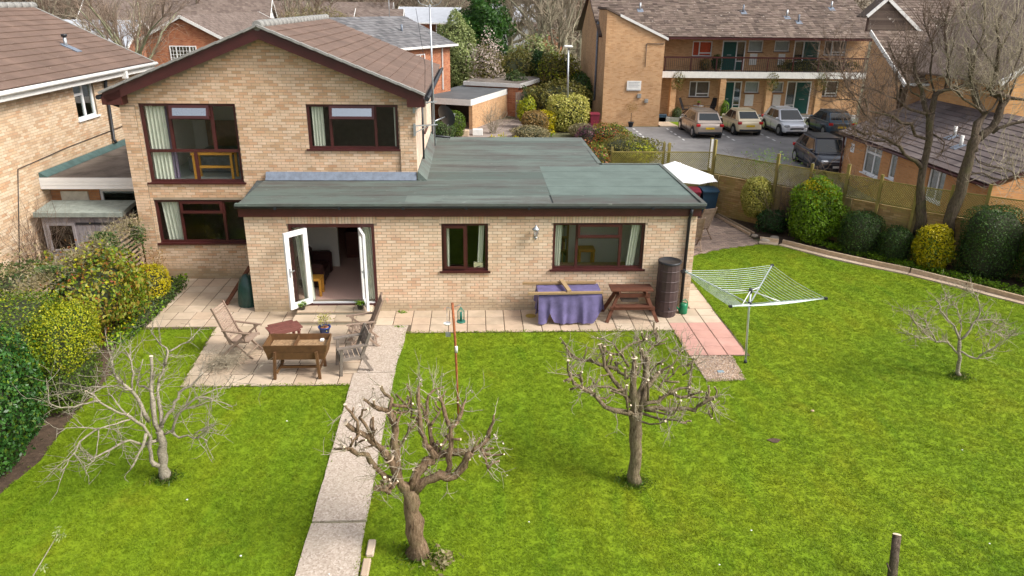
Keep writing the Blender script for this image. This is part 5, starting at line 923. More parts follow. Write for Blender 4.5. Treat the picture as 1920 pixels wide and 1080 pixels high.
for i in range(3):
    for k in range(18): fs.append((i*18+k, i*18+(k+1) % 18, (i+1)*18+(k+1) % 18, (i+1)*18+k))
MB().add(vs, fs, True).build('dish', m_black, ds)
b = MB(); b.tube([(.03, 2.6, 4.35), dc], .018, 6); b.tube([dc-dv*.28, dc+dn*.35-dv*.15], .012, 6); b.box(dc.x+.2, dc.x+.27, dc.y+.24, dc.y+.3, dc.z-.02, dc.z+.05); b.build('dish_arm', m_steel, ds)

# ================================================================ LEFT NEIGHBOUR
nb = base('neighbour_house', (-13, 4, 0), 'long buff brick house with brown tiled roof and white gutters on the left', 'house')
nop = [(12.2, 13.45, 3.78, 4.86)]
ON = (-11.0, -6.0, 0); LN = 17.35
w_ = MB(); wall_panel(w_, ON, (0, 1, 0), LN, 5.05, nop, .25)
w_.prism([(-11.25, 11.34, 0), (-18, 11.34, 0), (-18, 11.34, 5.05), (-14.6, 11.34, 6.7), (-11.25, 11.34, 5.05)], (0, -.25, 0)); w_.build('wall', m_mortar, nb)
m_brickn = MI('neighbour_brick', [(.0, (.50, .33, .20)), (.25, (.64, .48, .33)), (.55, (.70, .56, .41)), (.8, (.62, .45, .29)), (1., (.56, .34, .2))], spots=(8, (.40, .27, .17), .64), big=(.6, (.42, .30, .2), .5))
bricks_on(nb, ON, (0, 1, 0), LN, 5.02, nop, m_brickn, indiv=300, score=lambda s, z: abs(s-9.5)*.3+abs(z-3.2))
window(nb, (-11.0, 6.2, 3.78), (0, 1, 0), 1.25, 1.08, muls=[.62], trans=[(.74, .06, .62)], fw=.07, mat=m_white, glass=m_glassd)
nz = lambda x: 5.14+.47*(-10.72-x)
rf = MB(); rf.prism([(-10.68, -6.3, 5.05), (-10.68, -6.3, nz(-10.68)), (-14.6, -6.3, nz(-14.6)), (-18.5, -6.3, 5.14), (-18.5, -6.3, 5.05), (-14.6, -6.3, nz(-14.6)-.09)], (0, 17.9, 0)); nr = rf.build('roof', m_brown, nb)
tiles_on(nr, (-10.66, -6.3, nz(-10.66)), (0, 1, 0), Vector((-1, 0, .47)).normalized(), 53, 13, .335, .335, m_tile, indiv=300, scorer=lambda p: (p-Vector((-11.5, 6, 5.5))).length)
b = MB()
for i in range(40): y0 = -6.3+i*.45; b.tube([(-14.6, y0, nz(-14.6)+.03), (-14.6, y0+.44, nz(-14.6)+.045)], .13, 8)
b.build('ridge_tile', m_cement, nr)
b = MB(); b.bar((-10.6, 11.56, nz(-10.6)+.01), (-14.6, 11.56, nz(-14.6)+.01), .1, .06); b.build('verge', m_cement, nr)
b = MB(); b.tube([(-10.60, -6.3, 5.06), (-10.60, 11.65, 5.06)], .065, 8); b.box(-10.69, -10.66, -6.3, 11.6, 4.86, 5.08); b.box(-11.0, -10.69, -6.3, 11.6, 4.84, 4.86); b.box(-10.70, -10.55, 8.9, 9.05, 4.78, 5.02)
b.tube([(-10.60, 9.0, 5.0), (-10.62, 9.0, 4.75), (-10.92, 9.05, 4.5), (-10.92, 9.05, 2.7)], .035, 6); b.build('gutter', m_whitep, nb)
b = MB(); b.tube([(-10.9, 8.15, 4.84), (-10.93, 8.15, 4.6), (-10.93, 8.05, 2.9), (-10.85, 8.0, 2.8)], .055, 8); b.build('soil_pipe', m_black, nb)
fl = MB(); fl.tube([(-12.1, 8.45, 5.72), (-12.1, 8.45, 6.12)], .055, 10); fl.build('flue', m_steel, nb); MB().tube([(-12.1, 8.45, 6.12), (-12.1, 8.45, 6.2)], .09, 10).build('flue_cowl', m_black, nb)
MB().ob((-11.95, 8.45, 5.78), (.25, 0, -.118), (0, .16, 0), (.004, 0, .012)).build('flue_flashing', m_lead, nb)
cbp = [bp_ for bp_ in [(-10.97, 1.6, 0.3), (-10.97, 2.6, 3.05), (-10.97, 5.2, 3.15), (-10.97, 9.0, 3.2)]]; MB().tube(cbp, .012, 4).build('cable', m_black, nb)
# link garage between the houses
lg = base('link_garage', (-9.5, 5, 0), 'flat roofed link garage with white fascia between the two houses', 'garage')
MB().box(-11.0, -7.98, 3.48, 10.5, 2.30, 2.62).build('flat_roof', m_whitep, lg)
m_gfelt = M('brown_grey_felt', (.15, .125, .105), .9, ns=1.6, amt=.5, bs=80)
MB().box(-10.98, -8.0, 3.52, 10.48, 2.62, 2.632).build('felt_sheet', m_gfelt, lg)
MB().prism([(-10.99, 3.5, 2.63), (-10.76, 3.5, 2.64), (-10.97, 3.5, 2.76), (-10.99, 3.5, 2.76)], (0, 6.9, 0)).build('felt_upstand', M('teal_felt', (.07, .125, .12), .8, ns=4, amt=.3), lg)
for i in range(3): MB().box(-10.99, -7.99, 3.462-.004*(i % 2), 3.478, 2.31+.102*i, 2.405+.102*i).build('fascia_board', m_white, lg)
bw = MB(); wall_panel(bw, (-11, 3.9, 0), (1, 0, 0), 3.0, 2.3, [(.3, 1.05, .05, 2.15), (1.35, 2.95, 1.0, 2.2)], .2); bw.build('wall', m_flatdark, lg)
MB().box(-10.7, -9.95, 3.85, 3.9, .05, 2.15).build('door', M('cream_door', (.55, .53, .45), .6), lg)
window(lg, (-9.65, 3.9, 1.0), U1, 1.6, 1.2, muls=[], fw=.07, mat=m_white, glass=m_glassd, sill=False)
MB().box(-9.7, -8.0, 4.3, 4.35, 0, 2.3).build('room_wall', m_roomd, lg)
# shed
sh = base('garden_shed', (-9.7, 3.2, 0), 'weathered grey timber shed with felt roof and small window', 'shed')
SX0, SX1, SY0, SY1 = -10.72, -8.62, 2.7, 3.42
rs = MB(); rs.prism([(SX0-.12, SY0-.12, 1.74), (SX1+.12, SY0-.12, 1.74), (SX1+.12, SY0-.12, 1.86), (SX0-.12, SY0-.12, 1.86)], (0, 1.0, .10)); rs.build('roof', M('shed_felt', (.24, .27, .24), .9, ns=5, amt=.25, bs=80), sh)
b = MB(); b.box(SX0, SX1, SY0+.03, SY1, 0, 1.76); b.build('shed_frame', m_roomd, sh)
x = SX0
for i in range(18):
    w_ = (SX1-SX0)/18
    if not (.55 < x+w_/2-SX0-.0 < .0): 
        z0_ = 0.; ztop = 1.74
        if .12 < x-SX0+w_/2 < .82:
            MB().box(x+.004, x+w_-.004, SY0, SY0+.025, 0, .78).build('board', m_shedw, sh); MB().box(x+.004, x+w_-.004, SY0, SY0+.025, 1.52, 1.74).build('board', m_shedw, sh)
        else: MB().box(x+.004, x+w_-.004, SY0+random.uniform(-.004, .004), SY0+.025, 0, 1.74).build('board', m_shedw, sh)
    x += w_
for i in range(16):
    MB().prism([(SX1+.005, SY0, i*.108), (SX1+.03, SY0, i*.108), (SX1+.012, SY0, i*.108+.112), (SX1+.005, SY0, i*.108+.112)], (0, SY1-SY0, 0)).build('board', m_shedw, sh)
b = MB(); b.box(SX0+.10, SX0+.86, SY0-.03, SY0, .74, .80); b.box(SX0+.10, SX0+.86, SY0-.03, SY0, 1.48, 1.55); b.box(SX0+.10, SX0+.17, SY0-.03, SY0, .8, 1.48); b.box(SX0+.79, SX0+.86, SY0-.03, SY0, .8, 1.48); wf = b.build('window', m_shedw, sh)
MB().box(SX0+.17, SX0+.79, SY0-.012, SY0-.006, .8, 1.48).build('pane', MGLASS('shed_glass', (.25, .2, .15), .08), wf)
b = MB(); b.box(SX0+1.55, SX0+1.85, SY0-.02, SY0-.004, 1.28, 1.33); b.box(SX0+.9, SX0+1.9, SY0-.02, SY0-.005, 1.5, 1.56); b.build('hinge', m_black, sh)
# slatted fence with ivy
ff = base('slatted_fence', (-8.0, .5, 0), 'pale horizontal slat fence overgrown with ivy at the left of the house', 'fence')
for i, z in enumerate([.12+.125*k for k in range(13)]):
    for (ya, yb) in ((-3.4, -1.5), (-1.48, .5), (.52, 2.36)):
        q = MB().ob((-8.0+random.uniform(-.01, .01), (ya+yb)/2, z+random.uniform(-.01, .01)), (.011, 0, .006), (0, (yb-ya)/2, random.uniform(-.015, .015)), (.012, 0, .043)); q.build('slat', m_fencew, ff)
for y in (-3.42, -1.49, .51, 2.34): MB().box(-8.09, -8.02, y-.04, y+.04, 0, 1.78).build('post', m_fencew, ff)
rg = np.random.default_rng(11); n = 9000
yy_ = rg.uniform(-3.6, 2.3, n); top = 1.78+.14*np.sin(yy_*2.1)+.1*np.sin(yy_*5); dep = rg.exponential(.17+.25*np.clip(-yy_/2, 0, 1.5), n)
P = np.stack([-8.0+rg.normal(.03, .12, n), yy_, np.maximum(.1, top-dep)], 1)
kk = (np.sin(P[:, 1]*3.2+1)+np.sin(P[:, 2]*5+P[:, 1]*1.7) > -.55); P = P[kk]
iv = base('ivy', (-8.0, -.6, 0), 'dark ivy draped over the top of the slatted fence', 'ivy'); obj('foliage', leaf_mesh('foliage', P, np.tile([.8, -.3, .6], (len(P), 1)), .055, .85, rg), L_ivy, iv)
P = np.stack([-8.0+rg.normal(0, .17, 3500), rg.uniform(-3.6, 2.2, 3500), 1.78+rg.normal(.02, .08, 3500)], 1); obj('dry_stems', leaf_mesh('dry_stems', P, np.tile([0, 0, 1.], (len(P), 1)), .09, .22, rg), L_dry, iv)
tw = Twigs()
for _ in range(160): tw.grow((-8+rg.normal(0, .1), rg.uniform(-3.4, 2.2), 1.7), unit(rg.normal(0, 1, 3)+[.2, -.1, .2]), rg.uniform(.2, .5), .006, 1, rg)
obj('stems', tw.mesh('stems'), m_twig, iv)
# ================================================================ HEDGES AND SHRUBS, LEFT BORDER
bush('laurel_hedge', 'tall glossy dark green laurel hedge at the front left corner', 'hedge', (-7.62, -6.5, 1.16), (1.30, 1.12, 1.18), 21000, .075, L_dark, pw=4.2, lump=.07, inner=.2, core=.86, seed=21, extra=[((-7.62, -6.5, 1.18), (1.32, 1.14, 1.20), 2200, .07, L_mid)])
bush('privet_hedge', 'clipped mottled green privet hedge behind the dark laurel', 'hedge', (-7.95, -4.75, 1.05), (1.25, 1.35, 1.06), 27000, .048, L_mid, pw=5, lump=.035, inner=.2, core=.88, seed=22, extra=[((-7.9, -4.9, 1.5), (1.27, 1.47, .66), 3500, .045, L_yel)])
bush('golden_privet_hedge', 'clipped golden yellow hedge beside the mottled privet', 'hedge', (-6.80, -4.35, .92), (.46, .78, .91), 15000, .045, L_mid, pw=5, lump=.035, inner=.2, core=.86, seed=23, extra=[((-6.76, -4.30, 1.32), (.50, .80, .56), 9500, .042, L_yel)])
bush('photinia', 'red tipped photinia bush beside the front patio', 'shrub', (-7.75, -1.15, .92), (1.05, 1.5, .95), 7000, .10, L_phot, lump=.2, inner=.45, core=.66, seed=24, extra=[((-7.75, -1.2, 1.02), (1.08, 1.55, .95), 700, .07, L_red), ((-7.7, -1.15, .9), (1.0, 1.5, .95), 2200, .08, L_yel)])
bush('lime_shrub', 'bright lime green shrub between photinia and golden ball', 'shrub', (-7.5, -.05, .50), (.42, .50, .47), 3200, .07, L_lime, lump=.15, inner=.4, core=.7, seed=25)
bush('golden_ball_shrub', 'small clipped bright yellow shrub at the end of the slatted fence', 'shrub', (-7.22, .75, .46), (.42, .52, .50), 5200, .045, L_gold, pw=3, lump=.05, inner=.15, core=.85, seed=26)
bush('ground_cover', 'low dark green leafy plants spilling over the left patio edge', 'ground cover', (-7.0, .2, .10), (.30, 1.9, .20), 2600, .075, L_ivy, pw=3, lump=.2, seed=27, extra=[((-7.0, 0, .10), (.28, 2.0, .2), 1300, .08, L_lime)])
bush('corner_shrub', 'thin brown leafless shrub against the house corner', 'shrub', (-7.55, 1.95, .5), (.32, .32, .55), 500, .05, L_rust, inner=.9, core=.2, seed=28)
bush('evergreen_tangle', 'sprawling grey green ivy thicket left of the photinia', 'shrub', (-9.4, -1.6, .75), (1.5, 2.2, .85), 11000, .065, L_ivy, lump=.22, inner=.4, core=.72, seed=29, extra=[((-9.4, -1.4, .9), (1.5, 2.1, .8), 3200, .08, L_dry)])
bush('orange_green_shrub', 'green shrub with orange tips at the left edge above the privet', 'shrub', (-9.9, -4.2, .8), (1.1, 1.2, .95), 5000, .07, L_ivy, lump=.2, inner=.4, core=.7, seed=30, extra=[((-9.8, -4.2, .9), (1.1, 1.2, .9), 1500, .07, L_phot)])
bush('dry_grass_clump', 'straw coloured dead stems tumbling over the ivy thicket', 'shrub', (-9.2, -.6, .9), (.9, 1.0, .5), 1800, .12, L_dry, aspect=.18, lump=.3, inner=.6, core=.5, seed=31)
for i, (x, y, h, r, sd) in enumerate(((-10.4, 1.6, 1.9, .7, 41), (-10.6, -1.0, 2.0, .9, 42))):
    rg = np.random.default_rng(sd); t_ = base('bare_shrub', (x, y, 0), ['reddish bare shrub against the neighbouring brick wall', 'taller bare brown shrub against the neighbouring wall, nearer the camera'][i], 'shrub', 'bare shrubs against the left wall'); tw = Twigs()
    for _ in range(20-8*i): tw.grow((x+rg.normal(0, .12), y+rg.normal(0, .12), .05), unit(np.array([rg.normal(0, .35), rg.normal(0, .35), 1])), h*rg.uniform(.6, 1), .011, 2, rg, .25, .15, 3, 4, .6)
    obj('branches_or_core', tw.mesh('branches_or_core'), [m_twig2, m_twig][i], t_)
rg = np.random.default_rng(44); P = np.concatenate([np.array([-10.7, -1.9, .95])+rg.normal(0, .1, (120, 3)), np.array([-10.2, -2.6, .55])+rg.normal(0, .07, (70, 3))]); o = base('white_blossom_shrub', (-10.6, -2.1, 0), 'sprig of white blossom at the left picture edge', 'shrub'); obj('blossom', leaf_mesh('blossom', P, rg.normal(0, 1, P.shape), .06, .9, rg), L_blos, o)
tw = Twigs(); [tw.grow((-10.6, -2.1, .2), unit(np.array([rg.normal(0, .4), rg.normal(0, .4), 1])), .9, .01, 1, rg) for _ in range(10)]; obj('branches_or_core', tw.mesh('branches_or_core'), m_twig, o)

# ================================================================ RIGHT BORDER
GW = [(9.9, 9.25), (11.55, 7.45), (13.2, 5.75), (14.6, 4.15), (16.0, 2.95), (17.6, 1.65), (19.2, .4)]
gw = base('garden_wall', (13.2, 5.75, 0), 'yellow mossy brick garden wall behind the right border', 'wall')
ti = base('trellis_fence', (13.2, 5.75, 0), 'mossy diagonal trellis on timber posts above the garden wall', 'fence')
def trellis(par, a_, b_, z0, z1, sp=.072, flip=1):
    a_, b_ = Vector(a_), Vector(b_); L = (b_-a_).length; U = (b_-a_)/L; N = U.cross(Vector((0, 0, 1))); m = MB(); h = z1-z0
    for sg in (-1, 1):
        k = -h
        while k < L:
            s0, t0, s1, t1 = (k, 0, k+h, h) if sg == 1 else (k+h, 0, k, h)
            # clip to panel
            def clip(s0, t0, s1, t1):
                for (lo) in (0, 1):
                    pass
                if s0 > s1: s0, t0, s1, t1 = s1, t1, s0, t0
                if s1 <= 0 or s0 >= L: return None
                if s0 < 0: t0 += (t1-t0)*(-s0)/(s1-s0); s0 = 0
                if s1 > L: t1 = t0+(t1-t0)*(L-s0)/(s1-s0); s1 = L
                return s0, t0, s1, t1
            c_ = clip(s0, t0, s1, t1)
            if c_ and abs(c_[2]-c_[0]) > .03: m.bar(a_+U*c_[0]+Vector((0, 0, z0+c_[1]))+N*.006*sg, a_+U*c_[2]+Vector((0, 0, z0+c_[3]))+N*.006*sg, .010, .042, N)
            k += sp
    o = m.build('trellis_lattice', m_mossw2, par); o['kind'] = 'stuff'
    for z in (z0, z1): MB().bar(a_+Vector((0, 0, z)), b_+Vector((0, 0, z)), .035, .035).build('trellis_rail', m_mossw, par)
for i in range(len(GW)-1):
    a_, b_ = GW[i], GW[i+1]; A_, B_ = Vector((*a_, 0)), Vector((*b_, 0)); L = (B_-A_).length; U = (B_-A_)/L; N = U.cross(Vector((0, 0, 1)))
    m = MB(); m.ob((A_+B_)/2-N*.08+Vector((0, 0, .72)), U*L/2, N*.08, Vector((0, 0, .74))); m.build('wall_core', M('moss_mortar', (.25, .19, .08), .95, ns=4, amt=.3) if i == 0 else bpy.data.materials['moss_mortar'], gw)
    bricks_on(gw, A_, U, L, 1.5, [], m_wallyel, indiv=60 if i < 5 else 0, score=lambda s, z: -z)
    MB().ob(A_+U*.12+N*.03+Vector((0, 0, .74)), U*.13, N*.05, Vector((0, 0, .76))).build('pier', bpy.data.materials['moss_mortar'], gw)
    MB().ob(A_+N*.10+Vector((0, 0, 1.22)), U*.045, N*.045, Vector((0, 0, 1.26+(.12 if i else .28)))).build('post', m_mossw, ti)
    if i > 0: MB().ob((A_+B_)/2+N*.10+Vector((0, 0, 1.22)), U*.04, N*.04, Vector((0, 0, 1.22))).build('post', m_mossw, ti)
    trellis(ti, A_+N*.06, B_+N*.06, 1.54, 2.24)
# left run of trellis by the parasol
lt = base('yard_trellis', (8, 9.3, 0), 'olive trellis panels on tall posts behind the white parasol', 'fence')
trellis(lt, (6.1, 9.35, 0), (8.0, 9.35, 0), 1.6, 2.28); trellis(lt, (8.05, 9.35, 0), (9.85, 9.35, 0), 1.6, 2.28)
for x, h in ((6.1, 2.45), (8.0, 2.6), (8.2, 2.6), (9.75, 2.78)): MB().box(x-.045, x+.045, 9.36, 9.45, 0, h).build('post', m_mossw, lt)
for k in range(12): MB().box(6.12, 9.85, 9.39+.01*(k % 2), 9.41+.01*(k % 2), .02+.13*k, .14+.13*k).build('board', m_mossw, lt)
bh = base('bird_nest_box', (9.75, 9.33, 2.0), 'white streaked board fixed to the tall corner post', 'board'); MB().box(9.71, 9.79, 9.335, 9.355, 1.7, 2.75).build('strip', m_whitep, bh)
# shrubs, from the corner to the right edge
bush('variegated_holly', 'round cream and yellow variegated shrub near the brick yard corner', 'shrub', (10.95, 7.55, 1.05), (.50, .48, .70), 9500, .06, L_varie, pw=2.6, lump=.10, inner=.3, core=.75, seed=51)
bush('dark_bush', 'low dark bush under the variegated round shrub', 'shrub', (11.35, 6.85, .35), (.55, .5, .42), 2600, .07, L_yew, seed=52, lump=.2)
bush('golden_choisya', 'large lime green shrub with golden top in the right border', 'shrub', (12.25, 5.75, 1.0), (.72, .66, 1.02), 9500, .085, L_lime, pw=2.8, lump=.12, inner=.35, core=.78, seed=53, extra=[((12.25, 5.75, 1.55), (.55, .5, .50), 2600, .08, L_gold), ((12.95, 5.45, .75), (.42, .4, .5), 1600, .08, L_lime), ((12.2, 5.72, .9), (.72, .66, 1.0), 2600, .08, L_mid)])
bush('clipped_yew', 'clipped dark green trapezoid shrub in the middle of the right border', 'shrub', (13.3, 4.55, .62), (.60, .55, .68), 9000, .045, L_hed, pw=3.4, lump=.05, inner=.2, core=.86, seed=54)
bush('small_yew', 'smaller dark green clipped shrub right of the trapezoid one', 'shrub', (14.05, 3.8, .5), (.45, .42, .55), 6000, .045, L_hed, pw=2.8, lump=.08, inner=.25, core=.84, seed=55)
bush('golden_euonymus', 'round golden leaved shrub in front of the big leaning tree trunks', 'shrub', (14.72, 3.0, .66), (.50, .48, .68), 7500, .065, L_gold, pw=2.8, lump=.10, inner=.3, core=.78, seed=56, extra=[((14.72, 3.0, .6), (.5, .48, .66), 2500, .06, L_mid)])
bush('dark_hedge', 'tall dark green hedge behind the golden shrub in the right border', 'hedge', (15.95, 2.35, 1.0), (.72, .60, 1.04), 12000, .05, L_hed, pw=6, lump=.06, inner=.22, core=.86, seed=57)
bush('right_hedge', 'mid green clipped hedge at the right picture edge', 'hedge', (17.25, 1.15, 1.0), (.85, .75, 1.06), 14000, .05, L_hed, pw=6, lump=.06, inner=.22, core=.86, seed=58, extra=[((17.25, 1.15, 1.02), (.86, .76, 1.06), 3000, .05, L_lime)])
rg = np.random.default_rng(60); n = 3400; u_ = rg.uniform(0, 1, n); P = np.stack([12.4+u_*4.2, 5.2-u_*5.0+rg.normal(0, .12, n), rg.uniform(0, .16, n)], 1); P[:, 0] += rg.normal(.1, .12, n)
o = obj('border_foliage', leaf_mesh('border_foliage', P, np.tile([0, 0, 1.], (n, 1)), .075, .5, rg), L_lime); tag(o, 'low leafy growth along the front of the right flower bed', 'plants', kind='stuff')
rg = np.random.default_rng(61); t_ = base('twiggy_shrub', (11.9, 6.75, 0), 'dark brown leafless shrub beside the large golden topped shrub', 'shrub'); tw = Twigs()
for _ in range(40): tw.grow((11.9+rg.normal(0, .15), 6.75+rg.normal(0, .1), .02), unit(np.array([rg.normal(0, .3), rg.normal(0, .3), 1])), 1.5*rg.uniform(.7, 1), .011, 2, rg, .2, .15, 4, 4, .5)
obj('branches_or_core', tw.mesh('branches_or_core'), m_twig2, t_)
rg = np.random.default_rng(62); t_ = base('climber', (12.6, 6.2, 0), 'bare climber stems tangled along the trellis top', 'climbing plant'); tw = Twigs()
for _ in range(200):
    u_ = rg.uniform(0, 1)**.8; x = 10.4+u_*3.4; y = 8.75-(x-10.4)*1.08; tw.grow((x, y-.05, rg.uniform(1.5, 2.25)), unit(np.array([rg.normal(0, 1), rg.normal(0, 1), rg.normal(.3, .6)])), rg.uniform(.25, .6), .007, 1, rg, .4, .0, 3, 4, .8)
obj('stems', tw.mesh('stems'), m_twig2, t_); P = np.array([11.3, 7.75, 2.35])+rg.normal(0, 1, (420, 3))*[.45, .4, .17]; obj('foliage', leaf_mesh('foliage', P, rg.normal(0, 1, P.shape), .07, .3, rg), L_lime, t_)
# stone rocks at the yard edge
rk = MI('rock', [(.30, .25, .2), (.42, .36, .3)], bs=20)
for i, (x, y, s) in enumerate(((10.75, 5.75, .20), (11.15, 6.0, .16), (10.55, 6.25, .13))):
    o = obj('rock', sphere_grid((x, y, .03), (s, s*.8, s*.5), 2.2, 1, 10, 6, seed=70+i), rk); tag(o, ['flat pale stone at the corner of the brick yard', 'stone behind the flat pale one at the bed edge', 'small stone beside the brick yard timber edging'][i], 'rock', 'stones at the bed corner')
eg = base('yard_edging', (10.2, 7.3, 0), 'two thin timber rails edging the brick yard', 'edging')
for k, (a_, b_) in enumerate((((10.45, 6.4), (9.95, 9.1)), ((10.62, 6.5), (10.12, 9.05)))): MB().bar((*a_, .04), (*b_, .04), .04, .09).build('rail', m_fencew, eg)

# ================================================================ TREES IN THE GARDEN
bare_tree('magnolia_tree', 'pale barked spreading leafless tree at the left of the path', 't1', (-3.97, -7.0, 0), TR, m_bark2, m_bark2, twigs=190, tl=.42, tr=.008, rs_=.76, seed=81, depth=1, kids=3, cuts=4)
bare_tree('pruned_apple_tree', 'heavily pruned leafless fruit tree nearest the camera beside the path', 't2', (.27, -8.92, 0), TR, m_bark3, m_twig, stubs=55, twigs=150, tl=.30, tr=.008, rs_=.80, seed=82, depth=1, kids=4, cuts=8, blossom=70)
bare_tree('pollarded_tree', 'flat topped leafless fruit tree with fresh cut ends in mid lawn', 't3', (3.71, -7.33, 0), TR, m_bark, m_twig, stubs=80, twigs=190, tl=.32, tr=.0085, rs_=.80, seed=83, depth=1, kids=4, cuts=31)
bare_tree('young_tree', 'small slender leafless tree alone on the right lawn', 't4', (11.38, -3.85, 0), TR, m_bark2, m_twig, twigs=150, tl=.32, tr=.0085, rs_=.80, seed=84, depth=1, kids=4)
bare_tree('left_border_tree', 'large leafless tree with dark trunk, left of the two in the right border', 'rl', (15.0, 4.0, 0), TR, m_bark4, m_twig2, twigs=330, tl=1.0, tr=.011, rs_=.64, seed=85, depth=2, kids=3, up=.45, group='big bare trees in the right border')
bare_tree('right_border_tree', 'large leafless tree with thicker leaning trunk, right of the two in the border', 'rr', (16.0, 3.3, 0), TR, m_bark4, m_twig, twigs=230, tl=1.05, tr=.012, rs_=.66, seed=86, depth=2, kids=3, up=.5, group='big bare trees in the right border')
sp = base('stump_post', (6.8, -9.6, 0), 'sawn off thin tree stump with rough bark at the bottom right', 'stump')
b = MB(); b.tube([(6.72, -9.75, -.02), (6.74, -9.70, .2), (6.76, -9.62, .45), (6.80, -9.52, .67)], [.075, .062, .056, .058], 10); b.build('trunk', m_bark4, sp); b = MB(); b.tube([(6.80, -9.521, .668), (6.8005, -9.519, .674)], .054, 10); b.build('cut_end', m_cut, sp)
b = MB(); b.tube([(6.72, -9.72, .15), (6.63, -9.70, .35)], [.02, .012], 5); b.build('snag', m_bark4, sp)
# young shoots at the bottom left corner
rg = np.random.default_rng(90)
for i, (x, y, h, lx, ly, nm) in enumerate(((-4.55, -10.35, 1.2, .55, .55, 'longest bare shoot with buds leaning right at the bottom left corner'), (-3.72, -10.35, .85, .0, .05, 'short upright budding shoot right of the long leaning one'), (-4.7, -10.4, .95, .02, .1, 'upright budding shoot at the very bottom left'), (-4.45, -10.4, .85, .05, .05, 'thin twiggy shoot between the two bottom left shoots'))):
    t_ = base('shoot', (x, y, 0), nm, 'plant', 'bare shoots in the bottom left corner'); b = MB(); tip = Vector((x+lx, y+ly, h)); b.tube([(x, y, 0), (x+lx*.4, y+ly*.4, h*.55), tip], [.012, .008, .005], 5); b.build('stem', m_bark2, t_)
    P = np.array(tip)+rg.normal(0, .035, (60, 3)); obj('buds', leaf_mesh('buds', P, rg.normal(0, 1, P.shape), .045, .3, rg), L_pale, t_)
    P = np.array(tip)*.7+np.array([x, y, 0])*.3+rg.normal(0, .02, (24, 3)); obj('buds', leaf_mesh('buds', P, rg.normal(0, 1, P.shape), .04, .4, rg), L_pale, t_)
for i, (x, y, s) in enumerate(((.27, -8.92, .22), (3.71, -7.33, .20), (11.38, -3.85, .14), (-3.97, -7.0, .15))):
    rg = np.random.default_rng(95+i); n = 500; P = np.stack([x+rg.normal(0, s*.7, n), y+rg.normal(0, s*.6, n), rg.uniform(0, .06, n)], 1)
    o = obj('long_grass', leaf_mesh('long_grass', P, np.stack([rg.normal(0, 1, n), rg.normal(0, 1, n), rg.normal(0, .2, n)], 1), .09, .16, rg, .3), L_grass); tag(o, ['longer grass round the foot of the pruned tree by the path', 'longer grass round the foot of the flat topped tree', 'longer grass at the foot of the small tree on the right', 'longer grass at the foot of the pale spreading tree'][i], 'grass', kind='stuff')
rg = np.random.default_rng(99); P = np.array([.62, -9.05, .04])+rg.normal(0, 1, (110, 3))*[.10, .10, .03]; o = obj('dry_leaves', leaf_mesh('dry_leaves', P, rg.normal(0, 1, P.shape), .09, .4, rg), L_dry); tag(o, 'tuft of straw coloured dead leaves at the foot of the pruned tree', 'leaves', kind='stuff')
for i, (x, y, s) in enumerate(((-2.2, -8.9, .015), (1.9, -8.3, .012), (5.2, -8.6, .014), (8.6, -9.0, .012), (-6.0, -8.3, .018), (-2.4, -5.3, .014), (9.7, -6.6, .012), (-.9, -9.3, .012), (-3.4, -7.6, .015), (12.6, -9.2, .012), (4.5, -9.3, .012), (7.6, -5.2, .03), (2.9, -9.9, .012))):
    o = obj('fallen_petal', sphere_grid((x, y, .035), (s*1.3, s, s*.6), 2, 1, 7, 4, seed=i), m_whitep if i != 11 else m_fencew); tag(o, ['pale petal on the lawn just left of the path, near the camera', 'pale petal on the lawn between the two pruned trees', 'pale petal on the lawn right of the flat topped tree trunk', 'pale petal on the lawn right of the sawn off stump', 'pale petal on the lawn below the dark laurel hedge', 'pale petal on the lawn just below the front patio edge', 'pale petal in the middle of the right lawn', 'pale petal lying on the lawn close beside the edging stones', 'pale petal on the lawn at the foot of the spreading tree', 'rightmost pale petal on the lawn', 'pale petal between the flat topped tree and the bottom of the lawn', 'larger tan leaf lying on the lawn below the red slabs', 'pale petal nearest the camera, right of the path'][i], 'petal', 'pale specks lying on the lawn')
o = sheet('bare_patch', [(6.49+.11*math.cos(a_)*(1+.3*math.sin(3*a_)), -6.16+.075*math.sin(a_)) for a_ in [k*.45 for k in range(14)]], .004, m_soil)

# grass creeping over the edges of path and slabs
rg = np.random.default_rng(300); ed = [((-1.47, -3.9), (-1.37, -11.0)), ((-.56, -1.4), (-.60, -3.4)), ((-.60, -3.4), (-.53, -8.2)), ((-.53, -8.2), (-.44, -11.0)), ((-5.10, -1.0), (-4.85, -3.88)), ((-4.85, -3.89), (-1.45, -3.89)), ((-.5, -1.36), (5.85, -1.36)), ((5.85, -1.36), (5.86, -2.72)), ((7.24, 2.4), (7.25, -2.7)), ((5.92, -3.9), (6.75, -3.88)), ((6.86, -2.76), (6.76, -3.86)), ((-7.0, -1.01), (-5.12, -1.01))]
P = []
for a_, b_ in ed:
    L = math.hypot(b_[0]-a_[0], b_[1]-a_[1]); k = int(L*150); u_ = rg.uniform(0, 1, k); w_ = .022*(1+.8*np.sin(u_*L*3.1)+.6*np.sin(u_*L*7.7)); P.append(np.stack([a_[0]+(b_[0]-a_[0])*u_+rg.normal(0, 1, k)*w_, a_[1]+(b_[1]-a_[1])*u_+rg.normal(0, 1, k)*w_, rg.uniform(.005, .04, k)], 1))
P = np.concatenate(P); tag(obj('edge_grass', leaf_mesh('edge_grass', P, np.stack([rg.normal(0, 1, len(P)), rg.normal(0, 1, len(P)), rg.normal(0, .6, len(P))], 1), .055, .2, rg), m_blade), 'untrimmed grass creeping over the edges of path and slabs', 'grass', kind='stuff')
